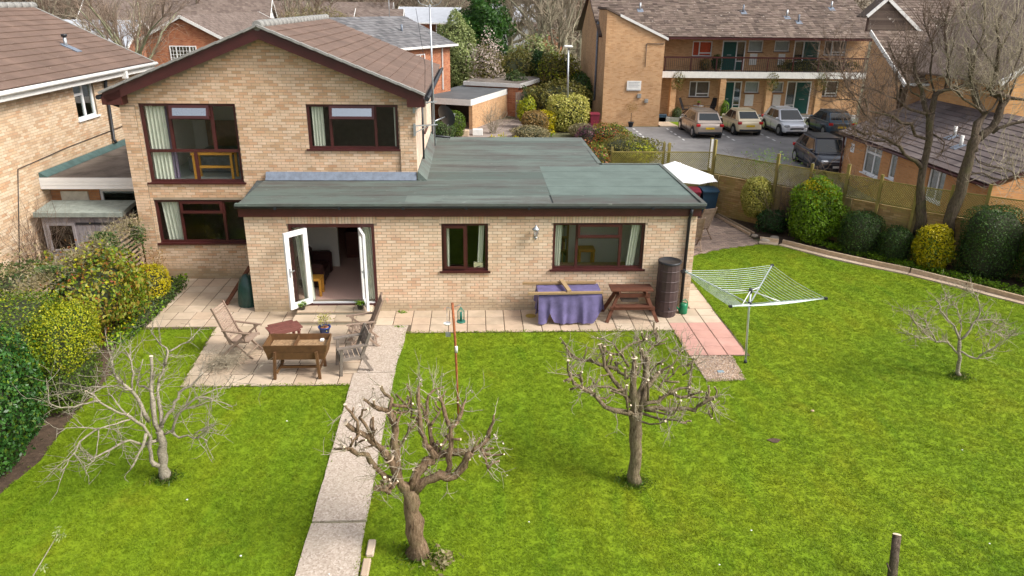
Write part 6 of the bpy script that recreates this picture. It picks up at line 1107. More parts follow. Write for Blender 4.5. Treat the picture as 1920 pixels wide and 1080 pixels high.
# ================================================================ PATIO THINGS (built at the origin facing -y, then placed)
def place(t, x, y, z=0, rz=0): t.location = (x, y, z); t.rotation_euler = (0, 0, rz); return t
def recliner(label, loc, rz, mat=None):
    mat = mat or m_teak; t = empty('garden_chair', (0, 0, 0), label, 'chair', 'folding teak garden chairs')
    # seat faces -y, back leans to +y
    for i in range(8): y = -.24+i*.062; MB().ob((0, y, .42-i*.008), (.23, 0, 0), (0, .026, 0), (0, 0, .010)).build('seat_slat', mat, t)
    A_, B_ = Vector((0, .22, .36)), Vector((0, .52, 1.10)); d = (B_-A_).normalized(); n_ = d.cross(Vector((1, 0, 0)))
    for i in range(15): p = A_+(B_-A_)*(.10+.87*i/14); MB().ob(p, (.215, 0, 0), d*.018, n_*.008).build('back_slat', mat, t)
    for s in (-1, 1):
        x = .235*s
        MB().bar((x, .18, .30), (x, .53, 1.13), .028, .045, (0, 1, 0)).build('back_post', mat, t)
        MB().bar((x*1.06, .42, .0), (x*1.06, -.22, .60), .026, .045, (0, 1, 0)).build('leg', mat, t)
        MB().bar((x*1.0, -.30, .0), (x*1.0, .30, .52), .026, .045, (0, 1, 0)).build('leg', mat, t)
        b = MB(); b.bar((x*1.13, -.30, .61), (x*1.13, .33, .64), .055, .025); b.build('armrest', mat, t)
        MB().bar((x*1.1, -.18, .42), (x*1.1, -.14, .60), .03, .03, (0, 1, 0)).build('arm_support', mat, t)
        MB().bar((x, -.26, .40), (x, .24, .37), .026, .04).build('seat_rail', mat, t)
    MB().bar((-.24, -.2, .12), (.24, -.2, .12), .03, .03).build('stretcher', mat, t); MB().bar((-.25, .33, .1), (.25, .33, .1), .03, .03).build('stretcher', mat, t)
    return place(t, *loc, 0.01, rz)
recliner('folding teak garden chair on the left of the patio beside the maroon table', (-3.98, -2.38), rad(78))
recliner('folding teak garden chair facing left, behind the darker armchair by the path', (-1.50, -1.95), rad(-80), m_teak)
recliner('folding teak garden chair by the brick wall corner, back turned to the bins', (8.60, 6.25), rad(200))
recliner('second folding teak chair, nearer the lawn on the brick yard', (8.05, 5.10), rad(175))
t = empty('armchair', (0, 0, 0), 'dark weathered slatted wooden armchair right of the planter', 'chair')
for i in range(5): MB().box(-.25, .25, -.26+i*.10, -.18+i*.10, .38, .402).build('seat_slat', m_teakg, t)
for i in range(3): MB().ob((0, .265+i*.045, .56+i*.115), (.26, 0, 0), (0, .018, .048), (0, .010, -.004)).build('back_slat', m_teakg, t)
for s in (-1, 1):
    x = .275*s
    MB().bar((x, -.28, 0), (x, -.23, .60), .06, .06, (0, 1, 0)).build('leg', m_teakg, t)
    MB().bar((x, .38, 0), (x, .17, .40), .06, .06, (0, 1, 0)).build('leg', m_teakg, t); MB().bar((x, .17, .38), (x, .37, .88), .05, .06, (0, 1, 0)).build('back_post', m_teakg, t)
    MB().bar((x*1.02, -.32, .62), (x*1.02, .32, .64), .09, .03).build('armrest', m_teakg, t); MB().bar((x, -.26, .36), (x, .24, .36), .04, .06).build('seat_rail', m_teakg, t)
MB().bar((-.28, -.27, .34), (.28, -.27, .34), .03, .07).build('apron', m_teakg, t)
place(t, -1.52, -3.15, .01, rad(-72))
# maroon octagonal-cornered table
t = base('side_table', (-3.18, -2.05, 0), 'small maroon slatted patio table with rounded corners behind the planter', 'table')
ax = Vector((.80, .48, 0)).normalized(); ay = Vector((-ax.y, ax.x, 0)); ctr = Vector((-3.18, -2.02, .47))
for i in range(6):
    o_ = (i-2.5)*.105; L = .36 if 0 < i < 5 else .28; MB().ob(ctr+ay*-o_, ax*L, ay*.049, Vector((0, 0, .012))).build('top_slat', m_maroonw, t)
for sx in (-1, 1):
    for sy in (-1, 1): q = ctr+ax*.26*sx+ay*.2*sy; MB().box(q.x-.028, q.x+.028, q.y-.028, q.y+.028, .015, .46).build('leg', m_maroonw, t)
for sx in (-1, 1): MB().ob(ctr+ax*.28*sx-Vector((0, 0, .045)), ax*.012, ay*.22, Vector((0, 0, .03))).build('apron', m_maroonw, t)
# raised planter
t = base('raised_planter', (-2.57, -3.3, 0), 'brown stained timber planter trough raised on legs, half filled', 'planter')
PX0, PX1, PY0, PY1 = -3.17, -1.98, -3.56, -3.02
for k in range(2):
    z0, z1 = .42+.17*k, .585+.17*k
    i_ = .04*(1-k)
    MB().prism([(PX0+i_, PY0+i_*.5, z0), (PX1-i_, PY0+i_*.5, z0), (PX1-i_+.03, PY0+i_*.5-.02, z1), (PX0+i_-.03, PY0+i_*.5-.02, z1)], (0, .022, 0)).build('front_board', m_planter, t)
    MB().prism([(PX0+i_, PY1, z0), (PX1-i_, PY1, z0), (PX1-i_+.03, PY1+.02, z1), (PX0+i_-.03, PY1+.02, z1)], (0, .022, 0)).build('back_board', m_planter, t)
    for s, x in ((-1, PX0+i_), (1, PX1-i_)):
        MB().prism([(x, PY0+i_*.5, z0), (x, PY1, z0), (x+.03*s, PY1+.02, z1), (x+.03*s, PY0+i_*.5-.02, z1)], (.022*s, 0, 0)).build('end_board', m_planter, t)
b = MB(); b.box(PX0+.03, PX1-.03, PY0+.03, PY1, .60, .63); b.build('soil_fill', M('dry_compost', (.30, .19, .10), .95, ns=20, amt=.5, bs=40, bd=.03), t)
MB().box(-2.62, -2.60, PY0+.02, PY1, .5, .74).build('divider', m_planter, t)
for sx, x in ((-1, -2.99), (1, -2.15)):
    for y0, y1 in ((PY0-.06, PY0-.035), (PY1-.02, PY1+.02)): MB().bar((x-.04*sx*-1, y0, 0.01), (x, y1, .62 if y0 < -3.3 else .45), .055, .055, (0, 1, 0)).build('leg', m_planter, t)
    MB().bar((x, PY0-.02, .14), (x, PY1, .14), .04, .04).build('stretcher', m_planter, t)
MB().bar((-2.97, -3.34, .16), (-2.17, -3.34, .16), .045, .05).build('stretcher', m_planter, t)
o = obj('plant_label', MB().bbox(-2.16, -2.08, -3.14, -3.05, .63, .68, .01).mesh('sponge'), m_whitep); o.name = 'folded_cloth'; tag(o, 'small crumpled white and yellow cloth lying in the raised planter', 'cloth')
# pots
def pot(name, label, cat, x, y, z, r, h, mat, group=None):
    t = base(name, (x, y, z), label, cat, group); b = MB(); b.lathe((x, y, z), [(r*.68, 0), (r*.98, h*.88), (r*1.1, h*.88), (r*1.1, h), (r*.96, h), (r*.92, h*.85)], 18, cap=False)
    b.lathe((x, y, z), [(r*.9, h*.82), (.001, h*.84)], 18, cap=False); b.lathe((x, y, z), [(.001, .002), (r*.68, .002)], 18, cap=False); b.build('pot', mat, t); return t
m_bluepot = M('blue_glaze', (.012, .05, .24), .2, ns=3, spec=.7); m_darkpot = M('dark_glaze', (.02, .028, .02), .2, spec=.7)
t = pot('plant_pot', 'blue glazed pot with small leafy shrub standing on the patio', 'pot', -2.42, -1.42, .015, .135, .21, m_bluepot)
rg = np.random.default_rng(3); tw = Twigs(); [tw.grow((-2.42, -1.42, .2), unit(np.array([rg.normal(0, .5), rg.normal(0, .5), 1])), .26, .008, 1, rg) for _ in range(6)]; obj('stems', tw.mesh('stems'), m_twig2, t)
P = np.array([-2.42, -1.42, .42])+rg.normal(0, 1, (170, 3))*[.09, .09, .07]; obj('foliage', leaf_mesh('foliage', P, rg.normal(0, 1, P.shape), .055, .4, rg), L_varie, t)
obj('moss_top', sphere_grid((-2.42, -1.42, .195), (.11, .11, .02), 2, 1, 10, 5), M('bark_mulch', (.30, .12, .05), .9, ns=30, amt=.5), t)
for i, x in enumerate((-3.17, -1.74)):
    t = pot('plant_pot', ['small dark pot of green plants at the left foot of the open doors', 'small dark pot of green plants at the right foot of the open doors'][i], 'pot', x, -.30, .19, .10, .15, m_darkpot, 'small pots either side of the doorstep')
    P = np.array([x, -.30, .35])+rg.normal(0, 1, (170, 3))*[.055, .055, .03]; obj('foliage', leaf_mesh('foliage', P, rg.normal(0, 1, P.shape), .05, .35, rg), L_lime, t)
# brush wood heap on the patio
rg = np.random.default_rng(8); t = base('twig_heap', (-4.25, -3.0, 0), 'heap of cut twigs and prunings lying on the front patio', 'twigs'); tw = Twigs()
for _ in range(150):
    p_ = np.array([-4.22, -3.0, .12])+rg.normal(0, 1, 3)*[.20, .17, .07]; p_[2] = abs(p_[2])+.01; d_ = unit(rg.normal(0, 1, 3)*[1, 1, .35]); tw.grow(p_-d_*.15, d_, rg.uniform(.25, .5), .006, 1, rg, .3, 0, 2, 3, .6)
tw.b = [np.array([q[0], q[1], max(q[2], .02)]) for q in tw.b]; tw.a = [np.array([q[0], q[1], max(q[2], .02)]) for q in tw.a]; obj('twigs', tw.mesh('twigs'), m_twig, t)
# plank and green cover against the corner
t = base('green_cover', (-4.65, .45, 0), 'dark green plastic cover over garden items at the left wall corner', 'cover')
b = MB(); b.lathe((-4.70, .48, .012), [(.26, 0), (.27, .1), (.24, .45), (.16, .72), (.05, .82), (.002, .83)], 14, cap=False)
for i, v in enumerate(b.v): a_ = math.atan2(v[1]-.48, v[0]+4.7); k_ = 1+.08*math.sin(5*a_)+.05*math.sin(9*a_+v[2]*6); b.v[i] = (-4.70+(v[0]+4.70)*k_, .48+(v[1]-.48)*k_, v[2])
b.build('cover', M('green_plastic', (.012, .055, .045), .35, ns=4, amt=.3, bs=9, bd=.03, spec=.6), t)
tag(MB().bar((-5.27, .42, .03), (-4.80, 1.25, .78), .12, .03).build('leaning_plank', m_darkw), 'brown plank leaning beside the dark green cover at the corner', 'plank')
# plastic covered table with timbers
t = base('covered_table', (3.4, -.6, 0), 'table under a purple cloth standing against the brick wall', 'table')
for x in (2.75, 4.0):
    for y in (-.85, -.3): MB().tube([(x, y, .01), (x, y, .74)], .02, 6).build('leg', m_black, t)
MB().bbox(2.66, 4.12, -.88, -.22, .74, .77).build('tabletop', m_darkw, t)
m_purple = M('purple_cloth', (.13, .11, .235), .9, ns=3, amt=.3, bs=6, bd=.02)
nx, ny = 60, 14; vs = []; fs = []
def cloth(u, v):     # u along the edge 0..1, v 0 top back edge .. 1 hem
    x = 2.62+1.54*u
    if v < .35: return Vector((x, -.20-.70*v/.35, .785+.006*math.sin(u*31)*math.sin(v*20)))
    q = (v-.35)/.65; hem = .74-(.68 if .28 < u < .86 else .50+.18*min(1, (u-.0)/.28 if u < .28 else (1-u)/.14))*1.0
    hem = .78-(.72-.30*max(0, 1-abs(u-.2)/.07)*.9-.35*max(0, (u-.86)/.14)) if True else hem
    zz_ = .785-(.785-max(.04, hem))*q; f = math.sin(u*38)*.5+math.sin(u*17+1)*.5
    return Vector((x+.03*q*math.sin(u*22), -.905-.10*q-.055*q*f, zz_))
for j in range(ny+1):
    for i in range(nx+1): vs.append(cloth(i/nx, j/ny))
for j in range(ny):
    for i in range(nx): k = j*(nx+1)+i; fs.append((k, k+1, k+nx+2, k+nx+1))
b = MB().add(vs, fs, True)
for s, x in ((-1, 2.62), (1, 4.16)):
    vs = []; fs = []
    for j in range(9):
        for i in range(9):
            y = -.20-.72*i/8; q = j/8; vs.append((x+s*(.03+.05*math.sin(i*1.7))*q, y, .785-(.30+.12*(i/8))*q*(1.25 if s < 0 else 1)))
    for j in range(8):
        for i in range(8): k = j*9+i; fs.append((k, k+1, k+10, k+9))
    b.add(vs, fs, True)
o = b.build('tablecloth', m_purple); tag(o, 'faded purple cloth draped over the table by the wall', 'tablecloth')
for i, (a_, b_, w_) in enumerate((((2.27, -.27, .83), (4.10, -.24, .83), .09), ((2.37, -.93, .82), (4.18, -.88, .82), .09), ((3.24, -.22, .89), (3.36, -.92, .87), .10))):
    tag(MB().bar(a_, b_, w_, .045).build('timber_batten', MI('old_batten_%d' % i, [(.30, .20, .10), (.40, .28, .15)], ns=9, bs=60)), ['pale timber batten along the back of the purple covered table', 'pale timber batten along the front of the purple covered table', 'short timber batten laid crosswise over the two long ones'][i], 'batten', 'timber battens lying on the covered table')
# picnic bench against the wall
t = base('picnic_bench', (4.95, -.5, 0), 'dark brown picnic bench standing between the purple table and water butt', 'bench')
for i in range(4): MB().box(4.42, 5.46, -.73+i*.115, -.625+i*.115, .77, .80).build('top_slat', m_darkw, t)
for x in (4.62, 5.28):
    s = -1 if x < 4.9 else 1
    MB().bar((x+.30*s, -.86, .01), (x-.02*s, -.62, .76), .06, .08, (1, 0, 0)).build('leg', m_darkw, t); MB().bar((x+.30*s, -.15, .01), (x-.02*s, -.42, .76), .06, .08, (1, 0, 0)).build('leg', m_darkw, t)
    MB().bar((x, -.8, .735), (x, -.3, .735), .05, .07).build('cross_rail', m_darkw, t)
MB().bar((4.55, -.70, .66), (5.38, -.70, .66), .03, .10).build('apron', m_darkw, t)
for i in range(2): MB().box(4.50, 5.40, -.84+i*.11, -.74+i*.11, .38, .41).build('shelf_slat', m_darkw, t)
MB().bar((4.4, -.8, .36), (5.5, -.8, .36), .05, .07).build('stretcher', m_darkw, t)
tag(MB().bbox(4.72, 5.15, -.55, -.3, .42, .5, .01).build('folded_boards', m_teakg), 'small stack of grey boards on the lower shelf of the picnic bench', 'boards')
# water butt
t = base('water_butt', (5.89, -.36, 0), 'tall brown plastic barrel shaped water butt beside the black downpipe', 'water butt')
b = MB(); R0 = .29; prof = [(R0*.86, .0), (R0*.92, .1)]
for k in range(5): z = .14+k*.26; prof += [(R0*(.93+.05*math.sin(math.pi*min(1, z/1.4))), z), (R0*(.955+.05*math.sin(math.pi*min(1, z/1.4))), z+.01), (R0*(.955+.05*math.sin(math.pi*min(1, z/1.4))), z+.03), (R0*(.93+.05*math.sin(math.pi*min(1, z/1.4))), z+.04)]
prof += [(R0*.93, 1.38), (R0*.99, 1.39), (R0*.99, 1.43)]
b.lathe((5.89, -.36, .012), prof, 16, sm=False, cap=False); b.build('barrel', M('brown_plastic', (.065, .042, .042), .5, ns=5, amt=.2, spec=.4), t)
b = MB(); b.lathe((5.89, -.36, 1.40), [(R0*.995, 0), (R0*1.0, .045), (R0*.9, .05), (R0*.86, .02), (.001, .022)], 20, cap=False); b.build('lid', m_black, t)
b = MB(); b.tube([(5.89, -.66, .30), (5.89, -.70, .30), (5.89, -.70, .26)], .015, 6); b.build('tap', m_black, t)
# watering can
t = base('watering_can', (6.33, -.30, 0), 'green plastic watering can at the foot of the downpipe', 'watering can'); m_gcan = M('green_can', (.008, .17, .075), .35, ns=5, spec=.5, amt=.1)
b = MB(); b.lathe((6.36, -.30, .015), [(.10, 0), (.11, .02), (.105, .22), (.085, .26), (.07, .27)], 16, cap=False); b.lathe((6.36, -.3, .015), [(.07, .27), (.001, .262)], 16, cap=False); b.build('can_body', m_gcan, t)
b = MB(); b.tube([(6.28, -.32, .08), (6.17, -.34, .20), (6.12, -.35, .30)], [.03, .018, .016], 8); b.tube([(6.12, -.35, .30), (6.09, -.355, .33)], [.018, .045], 10); b.build('spout', m_gcan, t)
b = MB(); b.tube([(6.30, -.3, .27), (6.33, -.3, .36), (6.40, -.3, .38), (6.46, -.3, .30), (6.46, -.3, .12)], .014, 6); b.build('handle', m_gcan, t)
# rotary airer
t = base('rotary_airer', (6.93, -3.05, 0), 'opened rotary clothes airer standing on the lawn by the red slabs', 'clothes airer'); ax_, ay_ = 6.93, -3.05
MB().tube([(ax_+.10, ay_, 0), (ax_+.02, ay_, 1.2), (ax_, ay_, 1.72)], .022, 10).build('pole', m_alu, t); b = MB(); b.tube([(ax_+.02, ay_, 1.34), (ax_+.02, ay_, 1.44)], .045, 8); b.tube([(ax_, ay_, 1.64), (ax_, ay_, 1.74)], .04, 8); b.build('hub', m_black, t)
tips = [Vector((ax_+1.48*math.cos(rad(a_)), ay_+1.48*math.sin(rad(a_)), 1.84)) for a_ in (53, 145, 235, 326)]; c0 = Vector((ax_+.02, ay_, 1.38)); c1 = Vector((ax_, ay_, 1.69))
for q in tips:
    MB().bar(c0, q, .020, .032).build('arm', m_alu, t); MB().tube([c1, c0.lerp(q, .42)], .010, 6).build('strut', m_white, t)
    MB().ob(q, (.03, 0, 0), (0, .03, 0), (0, 0, .022)).build('end_cap', m_black, t)
b = MB()
for k in range(13):
    f = .32+.68*k/12
    for i in range(4):
        p0, p1 = c0.lerp(tips[i], f), c0.lerp(tips[(i+1) % 4], f); m1 = (p0+p1)/2-Vector((0, 0, .05*f))
        b.tube([p0, p0.lerp(m1, .55)-Vector((0, 0, .008)), m1, p1.lerp(m1, .55)-Vector((0, 0, .008)), p1], .0045, 4, cap=False)
o = b.build('line', m_line_w, t); o['kind'] = 'stuff'
tag(MB().tube([(ax_+.1, ay_, -.02), (ax_+.1, ay_, .04)], .04, 8).build('ground_socket', m_black, t))
del_ = None
# bird feeder pole with feeders
t = base('feeder_pole', (.72, -5.25, 0), 'rusty brown pole standing in the lawn with bird feeders', 'pole')
MB().tube([(.78, -5.28, 0), (.76, -5.24, .9), (.74, -5.2, 1.6), (.70, -5.16, 2.32)], [.018, .02, .022, .024], 8).build('pole', M('rust', (.30, .09, .03), .7, ns=12, amt=.4), t)
b = MB(); b.tube([(.76, -5.24, 1.38), (.76, -5.24, 1.5)], .026, 8); b.build('clamp', m_whitep, t); b = MB(); b.tube([(.72, -5.17, 2.2), (.60, -5.16, 2.24), (.60, -5.16, 2.12)], .006, 5); b.tube([(.72, -5.17, 2.24), (.85, -5.16, 2.29), (.85, -5.16, 2.24)], .006, 5); b.build('hook', m_steel, t)
f1 = base('bird_feeder', (.85, -5.16, 2.0), 'green wire bird feeder hanging right of the rusty pole', 'bird feeder'); b = MB()
for k in range(10): a_ = k*.628; b.tube([(.85+.06*math.cos(a_), -5.16+.06*math.sin(a_), 1.98), (.85+.06*math.cos(a_), -5.16+.06*math.sin(a_), 2.16), (.85, -5.16, 2.24)], .004, 4)
b.build('cage', M('green_wire', (.05, .22, .15), .5), f1); b = MB(); b.lathe((.85, -5.16, 1.95), [(.08, 0), (.08, .02)], 12); b.tube([(.85, -5.16, 1.97), (.85, -5.16, 2.14)], .025, 8); b.build('seed_tube', M('green_seed', (.04, .18, .13), .4), f1)
f2 = base('bird_feeder', (.60, -5.16, 2.0), 'small clear dish feeder hanging left of the rusty pole', 'bird feeder'); b = MB(); b.lathe((.60, -5.16, 1.90), [(.05, 0), (.07, .03)], 12); b.build('dish', m_whitep, f2); MB().tube([(.60, -5.16, 1.93), (.60, -5.16, 2.12)], .004, 4).build('hanger', m_steel, f2); MB().box(.57, .66, -5.17, -5.15, 1.66, 1.75).build('tag', m_steel, f2)
# small things on the ground
tag(MB().lathe((2.48, -.42, .014), [(.13, 0), (.13, .006)], 18).build('drain_cover', M('brass_cover', (.32, .23, .05), .6, ns=20, amt=.4)), 'round yellowish drain cover in the paving left of the purple table', 'drain cover')
tag(MB().bbox(6.26, 6.40, -3.56, -3.46, .012, .03, .008).build('inspection_cover', M('blue_grey_plastic', (.22, .29, .33), .5)), 'small blue grey cover lying in the pebble square', 'cover')
for i, (x, y, l) in enumerate(((-.40, -8.78, .32), (-.42, -9.18, .34), (-.38, -9.6, .34))): tag(MB().bbox(x-.055, x+.055, y-l/2, y+l/2, -.03, .05, .015).build('edging_stone', m_slab), ['first edging stone beside the path below the pruned tree', 'second edging stone along the path, behind the nearest one', 'edging stone nearest the camera beside the path'][i], 'stone', 'edging stones beside the path')
rg = np.random.default_rng(4)
for i, (x, y) in enumerate(((-.75, -.15), (-.7, -1.05), (-4.0, 2.2))):
    P = np.array([x, y, .035])+rg.normal(0, 1, (60, 3))*[.07, .03, .012]; o = obj('moss_weeds', leaf_mesh('moss_weeds', P, rg.normal(0, 1, P.shape), .04, .6, rg), L_lime); tag(o, ['weeds growing at the foot of the wall right of the steps', 'weeds in the paving joint at the top of the path', 'weeds at the wall base on the old patio'][i], 'weeds', kind='stuff')
# parasol and bins behind the extension
t = base('parasol', (8.05, 6.9, 0), 'half folded white garden parasol behind the extension roof', 'parasol')
MB().tube([(8.0, 7.1, 0), (8.0, 7.1, 2.35)], .03, 8).build('pole', m_whitep, t); ap = Vector((7.85, 7.2, 2.38)); rim = []
for k in range(8):
    a_ = k*math.pi/4+.25; r_ = 1.25; rim.append(Vector((8.0+r_*math.cos(a_), 6.9+r_*math.sin(a_), 1.95-.06*math.cos(a_)*1.0)))
vs = [ap]; fs = []
for k in range(8):
    p0, p1 = rim[k], rim[(k+1) % 8]; vs += [p0, (p0+p1)/2*.97+Vector((8.0, 6.9, 2.02))*.03]
for k in range(8): fs += [(0, 1+2*k, 2+2*k), (0, 2+2*k, 1+(2*k+2) % 16)]
MB().add(vs, fs).build('canopy', M('parasol_cloth', (.80, .80, .80), .8, amt=.03), t)
for k in range(8): MB().tube([ap-Vector((0, 0, .05)), rim[k]-Vector((0, 0, .02))], .008, 4).build('rib', m_whitep, t)
MB().lathe((8.0, 7.1, .0), [(.25, 0), (.25, .06), (.05, .08)], 14).build('parasol_base', m_cement, t)
def wheelie(label, x, y, mat, rz=0, z=0):
    t = empty('wheelie_bin', (0, 0, 0), label, 'bin', 'wheelie bins'); b = MB(); b.prism([(-.22, -.26, .06), (.22, -.26, .06), (.29, -.34, .98), (-.29, -.34, .98)], (0, .56, 0)); b.build('bin_body', mat, t)
    b = MB(); b.prism([(-.31, -.38, .98), (-.31, .32, 1.0), (-.31, .32, 1.07), (-.31, -.1, 1.09), (-.31, -.38, 1.02)], (.62, 0, 0)); b.tube([(-.26, .33, 1.0), (-.26, .40, 1.0), (.26, .40, 1.0), (.26, .33, 1.0)], .02, 6); b.build('lid', mat, t)
    for s in (-1, 1): MB().tube([(.26*s, .22, .1), (.31*s, .22, .1)], .10, 12).build('wheel', m_tyre, t)
    return place(t, x, y, z, rz)
m_bblue = M('navy_plastic', (.012, .04, .075), .4, spec=.5); m_bred = M('maroon_plastic', (.16, .012, .03), .4, spec=.5)
wheelie('dark blue wheelie bin at the end of the garden wall', 9.62, 8.85, m_bblue, .05); wheelie('dark red wheelie bin beside the blue one under the parasol', 8.95, 8.75, m_bred, -.05)
wheelie('maroon wheelie bin beside the orange brick gable across the car park', 8.35, 28.4, m_bred, .1)
# ================================================================ ACROSS THE CAR PARK: FLATS
fa_ = base('flats_building', (20, 34, 0), 'long orange brick two storey flats with balcony and green doors', 'building')
w_ = MB()
w_.prism([(9.2, 30.5, -.06), (12.9, 30.5, -.06), (12.9, 30.5, 5.28), (9.2, 30.5, 6.92)], (0, 3.2, 0))
YW = 33.72
fop = [(2.67, 4.0, 4.07, 5.04), (4.68, 6.25, 3.2, 5.09), (6.43, 7.42, 4.37, 5.12), (8.2, 9.22, 4.42, 5.12), (9.54, 11.28, 3.2, 5.14), (11.6, 13.1, 4.2, 5.18),
       (2.71, 4.1, 1.42, 2.47), (4.94, 6.30, .34, 2.49), (6.52, 7.50, 1.72, 2.48), (8.36, 9.2, 1.75, 2.48), (9.42, 11.12, .34, 2.52), (11.74, 13.0, 1.5, 2.55)]
wall_panel(w_, (12.9, YW, 0), (1, 0, 0), 14.6, 5.7, fop, .25)
w_.box(9.2, 9.45, 33.7, 41.5, -.06, 5.4); w_.prism([(9.2, 33.7, 5.4), (9.2, 41.5, 5.4), (9.2, 38.2, 7.9), (9.2, 36, 7.2)], (.25, 0, 0)); w_.box(12.65, 12.9, 33.0, 33.72, 0, 5.3)
w_.build('wall', m_flat, fa_)
for i, x in enumerate((14.2, 17.5, 20.65, 24.05)): MB().box(x-.19, x+.19, 32.45, 32.83, 0, 2.8).build('column', m_flat, fa_)
bl = MB(); bl.box(12.9, 27.4, 32.4, 32.46, 2.80, 3.20); bl.build('balcony_fascia', m_whitep, fa_); MB().box(12.9, 27.4, 32.46, 33.7, 2.95, 3.12).build('balcony_floor', m_cement, fa_)
rl = MB(); rl.box(12.9, 27.4, 32.42, 32.50, 4.04, 4.14); rl.build('handrail', m_brown, fa_); rl = MB(); rl.box(12.9, 27.4, 32.44, 32.48, 3.24, 3.28)
for i in range(112): x = 12.95+i*.129; rl.box(x-.008, x+.008, 32.45, 32.47, 3.2, 4.05)
o = rl.build('baluster', m_black, fa_); o['kind'] = 'stuff'
for i in range(9): MB().box(13.5+i*1.7-.03, 13.5+i*1.7+.03, 32.43, 32.49, 3.15, 4.06).build('rail_post', m_brown, fa_)
m_gdoor = M('dark_green_door', (.006, .075, .065), .35, ns=3, amt=.1, spec=.5); m_redblind = M('red_blind', (.60, .09, .04), .8); m_net = M('net_curtain', (.42, .46, .46), .9)
def fwin(o_, kind, up):
    x0, x1, z0, z1 = o_; w = x1-x0; h = z1-z0; X = 12.9+x0
    f = window(fa_, (X, YW, z0), U1, w, h, muls=[w*.36] if kind == 'w' else [], trans=[(h*.22, w*.36, w)] if kind == 'w' else [], fw=.07, mat=m_white, glass=m_glass, sillmat=m_brown)
    MB().box(X+.08, X+w-.08, YW+.15, YW+.16, z0+.05, z1-.05).build('window_blind', m_redblind if (up and x0 < 3) else m_net if kind == 's' else m_roomd, f)
def fdoor(o_, side):
    x0, x1, z0, z1 = o_; X0, X1 = 12.9+x0, 12.9+x1; f = MB(); f.box(X0, X0+.07, YW-.01, YW+.08, z0, z1); f.box(X1-.07, X1, YW-.01, YW+.08, z0, z1); f.box(X0, X1, YW-.012, YW+.08, z1-.08, z1)
    xm = X0+.07+(X1-X0)*.58 if side else X0+(X1-X0)*.38; f.box(xm-.035, xm+.035, YW-.01, YW+.08, z0, z1); fo = f.build('door_frame', m_white, fa_)
    a_, b_ = (X0+.07, xm-.035) if side else (xm+.035, X1-.07); c_, e_ = (xm+.035, X1-.07) if side else (X0+.07, xm-.035)
    MB().bbox(a_, b_, YW+.02, YW+.06, z0, z1-.08).build('door', m_gdoor, fo); MB().box(a_+.3, b_-.3, YW+.005, YW+.02, z0+.95, z0+1.0).build('letterbox', m_steel, fo)
    MB().bbox(c_, e_, YW+.02, YW+.05, z0, z0+.55).build('side_panel', m_gdoor, fo); MB().box(c_, e_, YW+.0, YW+.01, z0+.55, z0+.62).build('side_rail', m_white, fo)
    MB().box(c_, e_, YW+.03, YW+.036, z0+.62, z1-.08).build('pane', m_glassd, fo); MB().box(c_, e_, YW+.25, YW+.27, z0+.6, z1-.1).build('net_curtain', m_net, fo)
for i, o_ in enumerate(fop):
    up = i < 6; k = i % 6
    if k in (1, 4): fdoor(o_, k == 1)
    else: fwin(o_, 'w' if k in (0, 5) else 's', up)
for x0, x1 in ((6.6, 7.2), (8.55, 9.1)):
    MB().box(12.9+x0, 12.9+x1, YW-.03, YW-.002, .85, 1.62).build('white_panel', m_whitep, fa_); MB().box(12.9+x0, 12.9+x1-.1, YW-.03, YW-.002, 3.55, 4.28).build('white_panel', m_whitep, fa_)
MB().box(12.92, 27.4, YW+.4, YW+.45, 0, 5.6).build('room_wall', m_roomd, fa_)
# roofs
rs_ = .47; rf = MB(); rf.prism([(9.0, 32.05, 5.28), (9.0, 32.05, 5.34), (9.0, 37.8, 5.34+rs_*5.75), (9.0, 43.5, 5.3), (9.0, 37.8, 5.2+rs_*5.75)], (18.6, 0, 0)); fr_ = rf.build('roof', m_brown, fa_)
tiles_on(fr_, (12.9, 32.03, 5.35), (1, 0, 0), Vector((0, 1, rs_)).normalized(), 48, 26, .305, .245, m_tile2, jit=.009)
tiles_on(fr_, (9.0, 32.03, 5.35), (1, 0, 0), Vector((0, 1, rs_)).normalized(), 13, 26, .3, .245, m_tile2, jit=.009)
b = MB(); b.prism([(9.12, 30.42, 6.98), (13.05, 30.42, 5.24), (13.05, 30.42, 5.34), (9.12, 30.42, 7.10)], (0, 3.4, 0)); b.build('wing_roof', m_tile2, fa_); b = MB(); b.prism([(10.0, 30.38, 6.56), (13.08, 30.38, 5.20), (13.08, 30.38, 5.36), (10.0, 30.38, 6.72)], (0, .04, 0)); b.build('verge_board', m_whitep, fa_)
b = MB(); b.box(13.0, 27.4, 31.98, 32.06, 5.22, 5.34); b.build('gutter', m_brown, fa_)
for i, (x, y) in enumerate(((12.2, 35.3), (19.2, 35.2), (22.0, 34.6), (22.6, 34.0), (25.5, 35.8))):
    z = 5.35+rs_*(y-32.05); MB().tube([(x, y, z-.05), (x, y, z+.5)], .06, 8).build('roof_vent', m_steel if i % 2 == 0 else m_lead, fa_); MB().ob((x, y-.1, z+.0), (.2, 0, 0), (0, .22, .10), (0, 0, .02)).build('vent_flashing', m_lead, fa_)
b = MB(); b.tube([(11.75, 30.46, 5.0), (11.75, 30.46, 3.6)], .02, 5); b.tube([(11.75, 30.46, 5.0), (12.85, 30.46, 5.0)], .02, 5); b.build('pipe', m_black, fa_); MB().tube([(13.6, YW-.05, .3), (13.6, YW-.05, 5.3)], .04, 6).build('downpipe', m_black, fa_); MB().tube([(20.9, YW-.05, .3), (20.9, YW-.05, 2.9)], .04, 6).build('downpipe', m_black, fa_)
b = MB(); b.tube([(9.12, 33.4, 6.2), (9.12, 33.4, 1.2)], .07, 6); b.build('soil_pipe', m_lead, fa_)
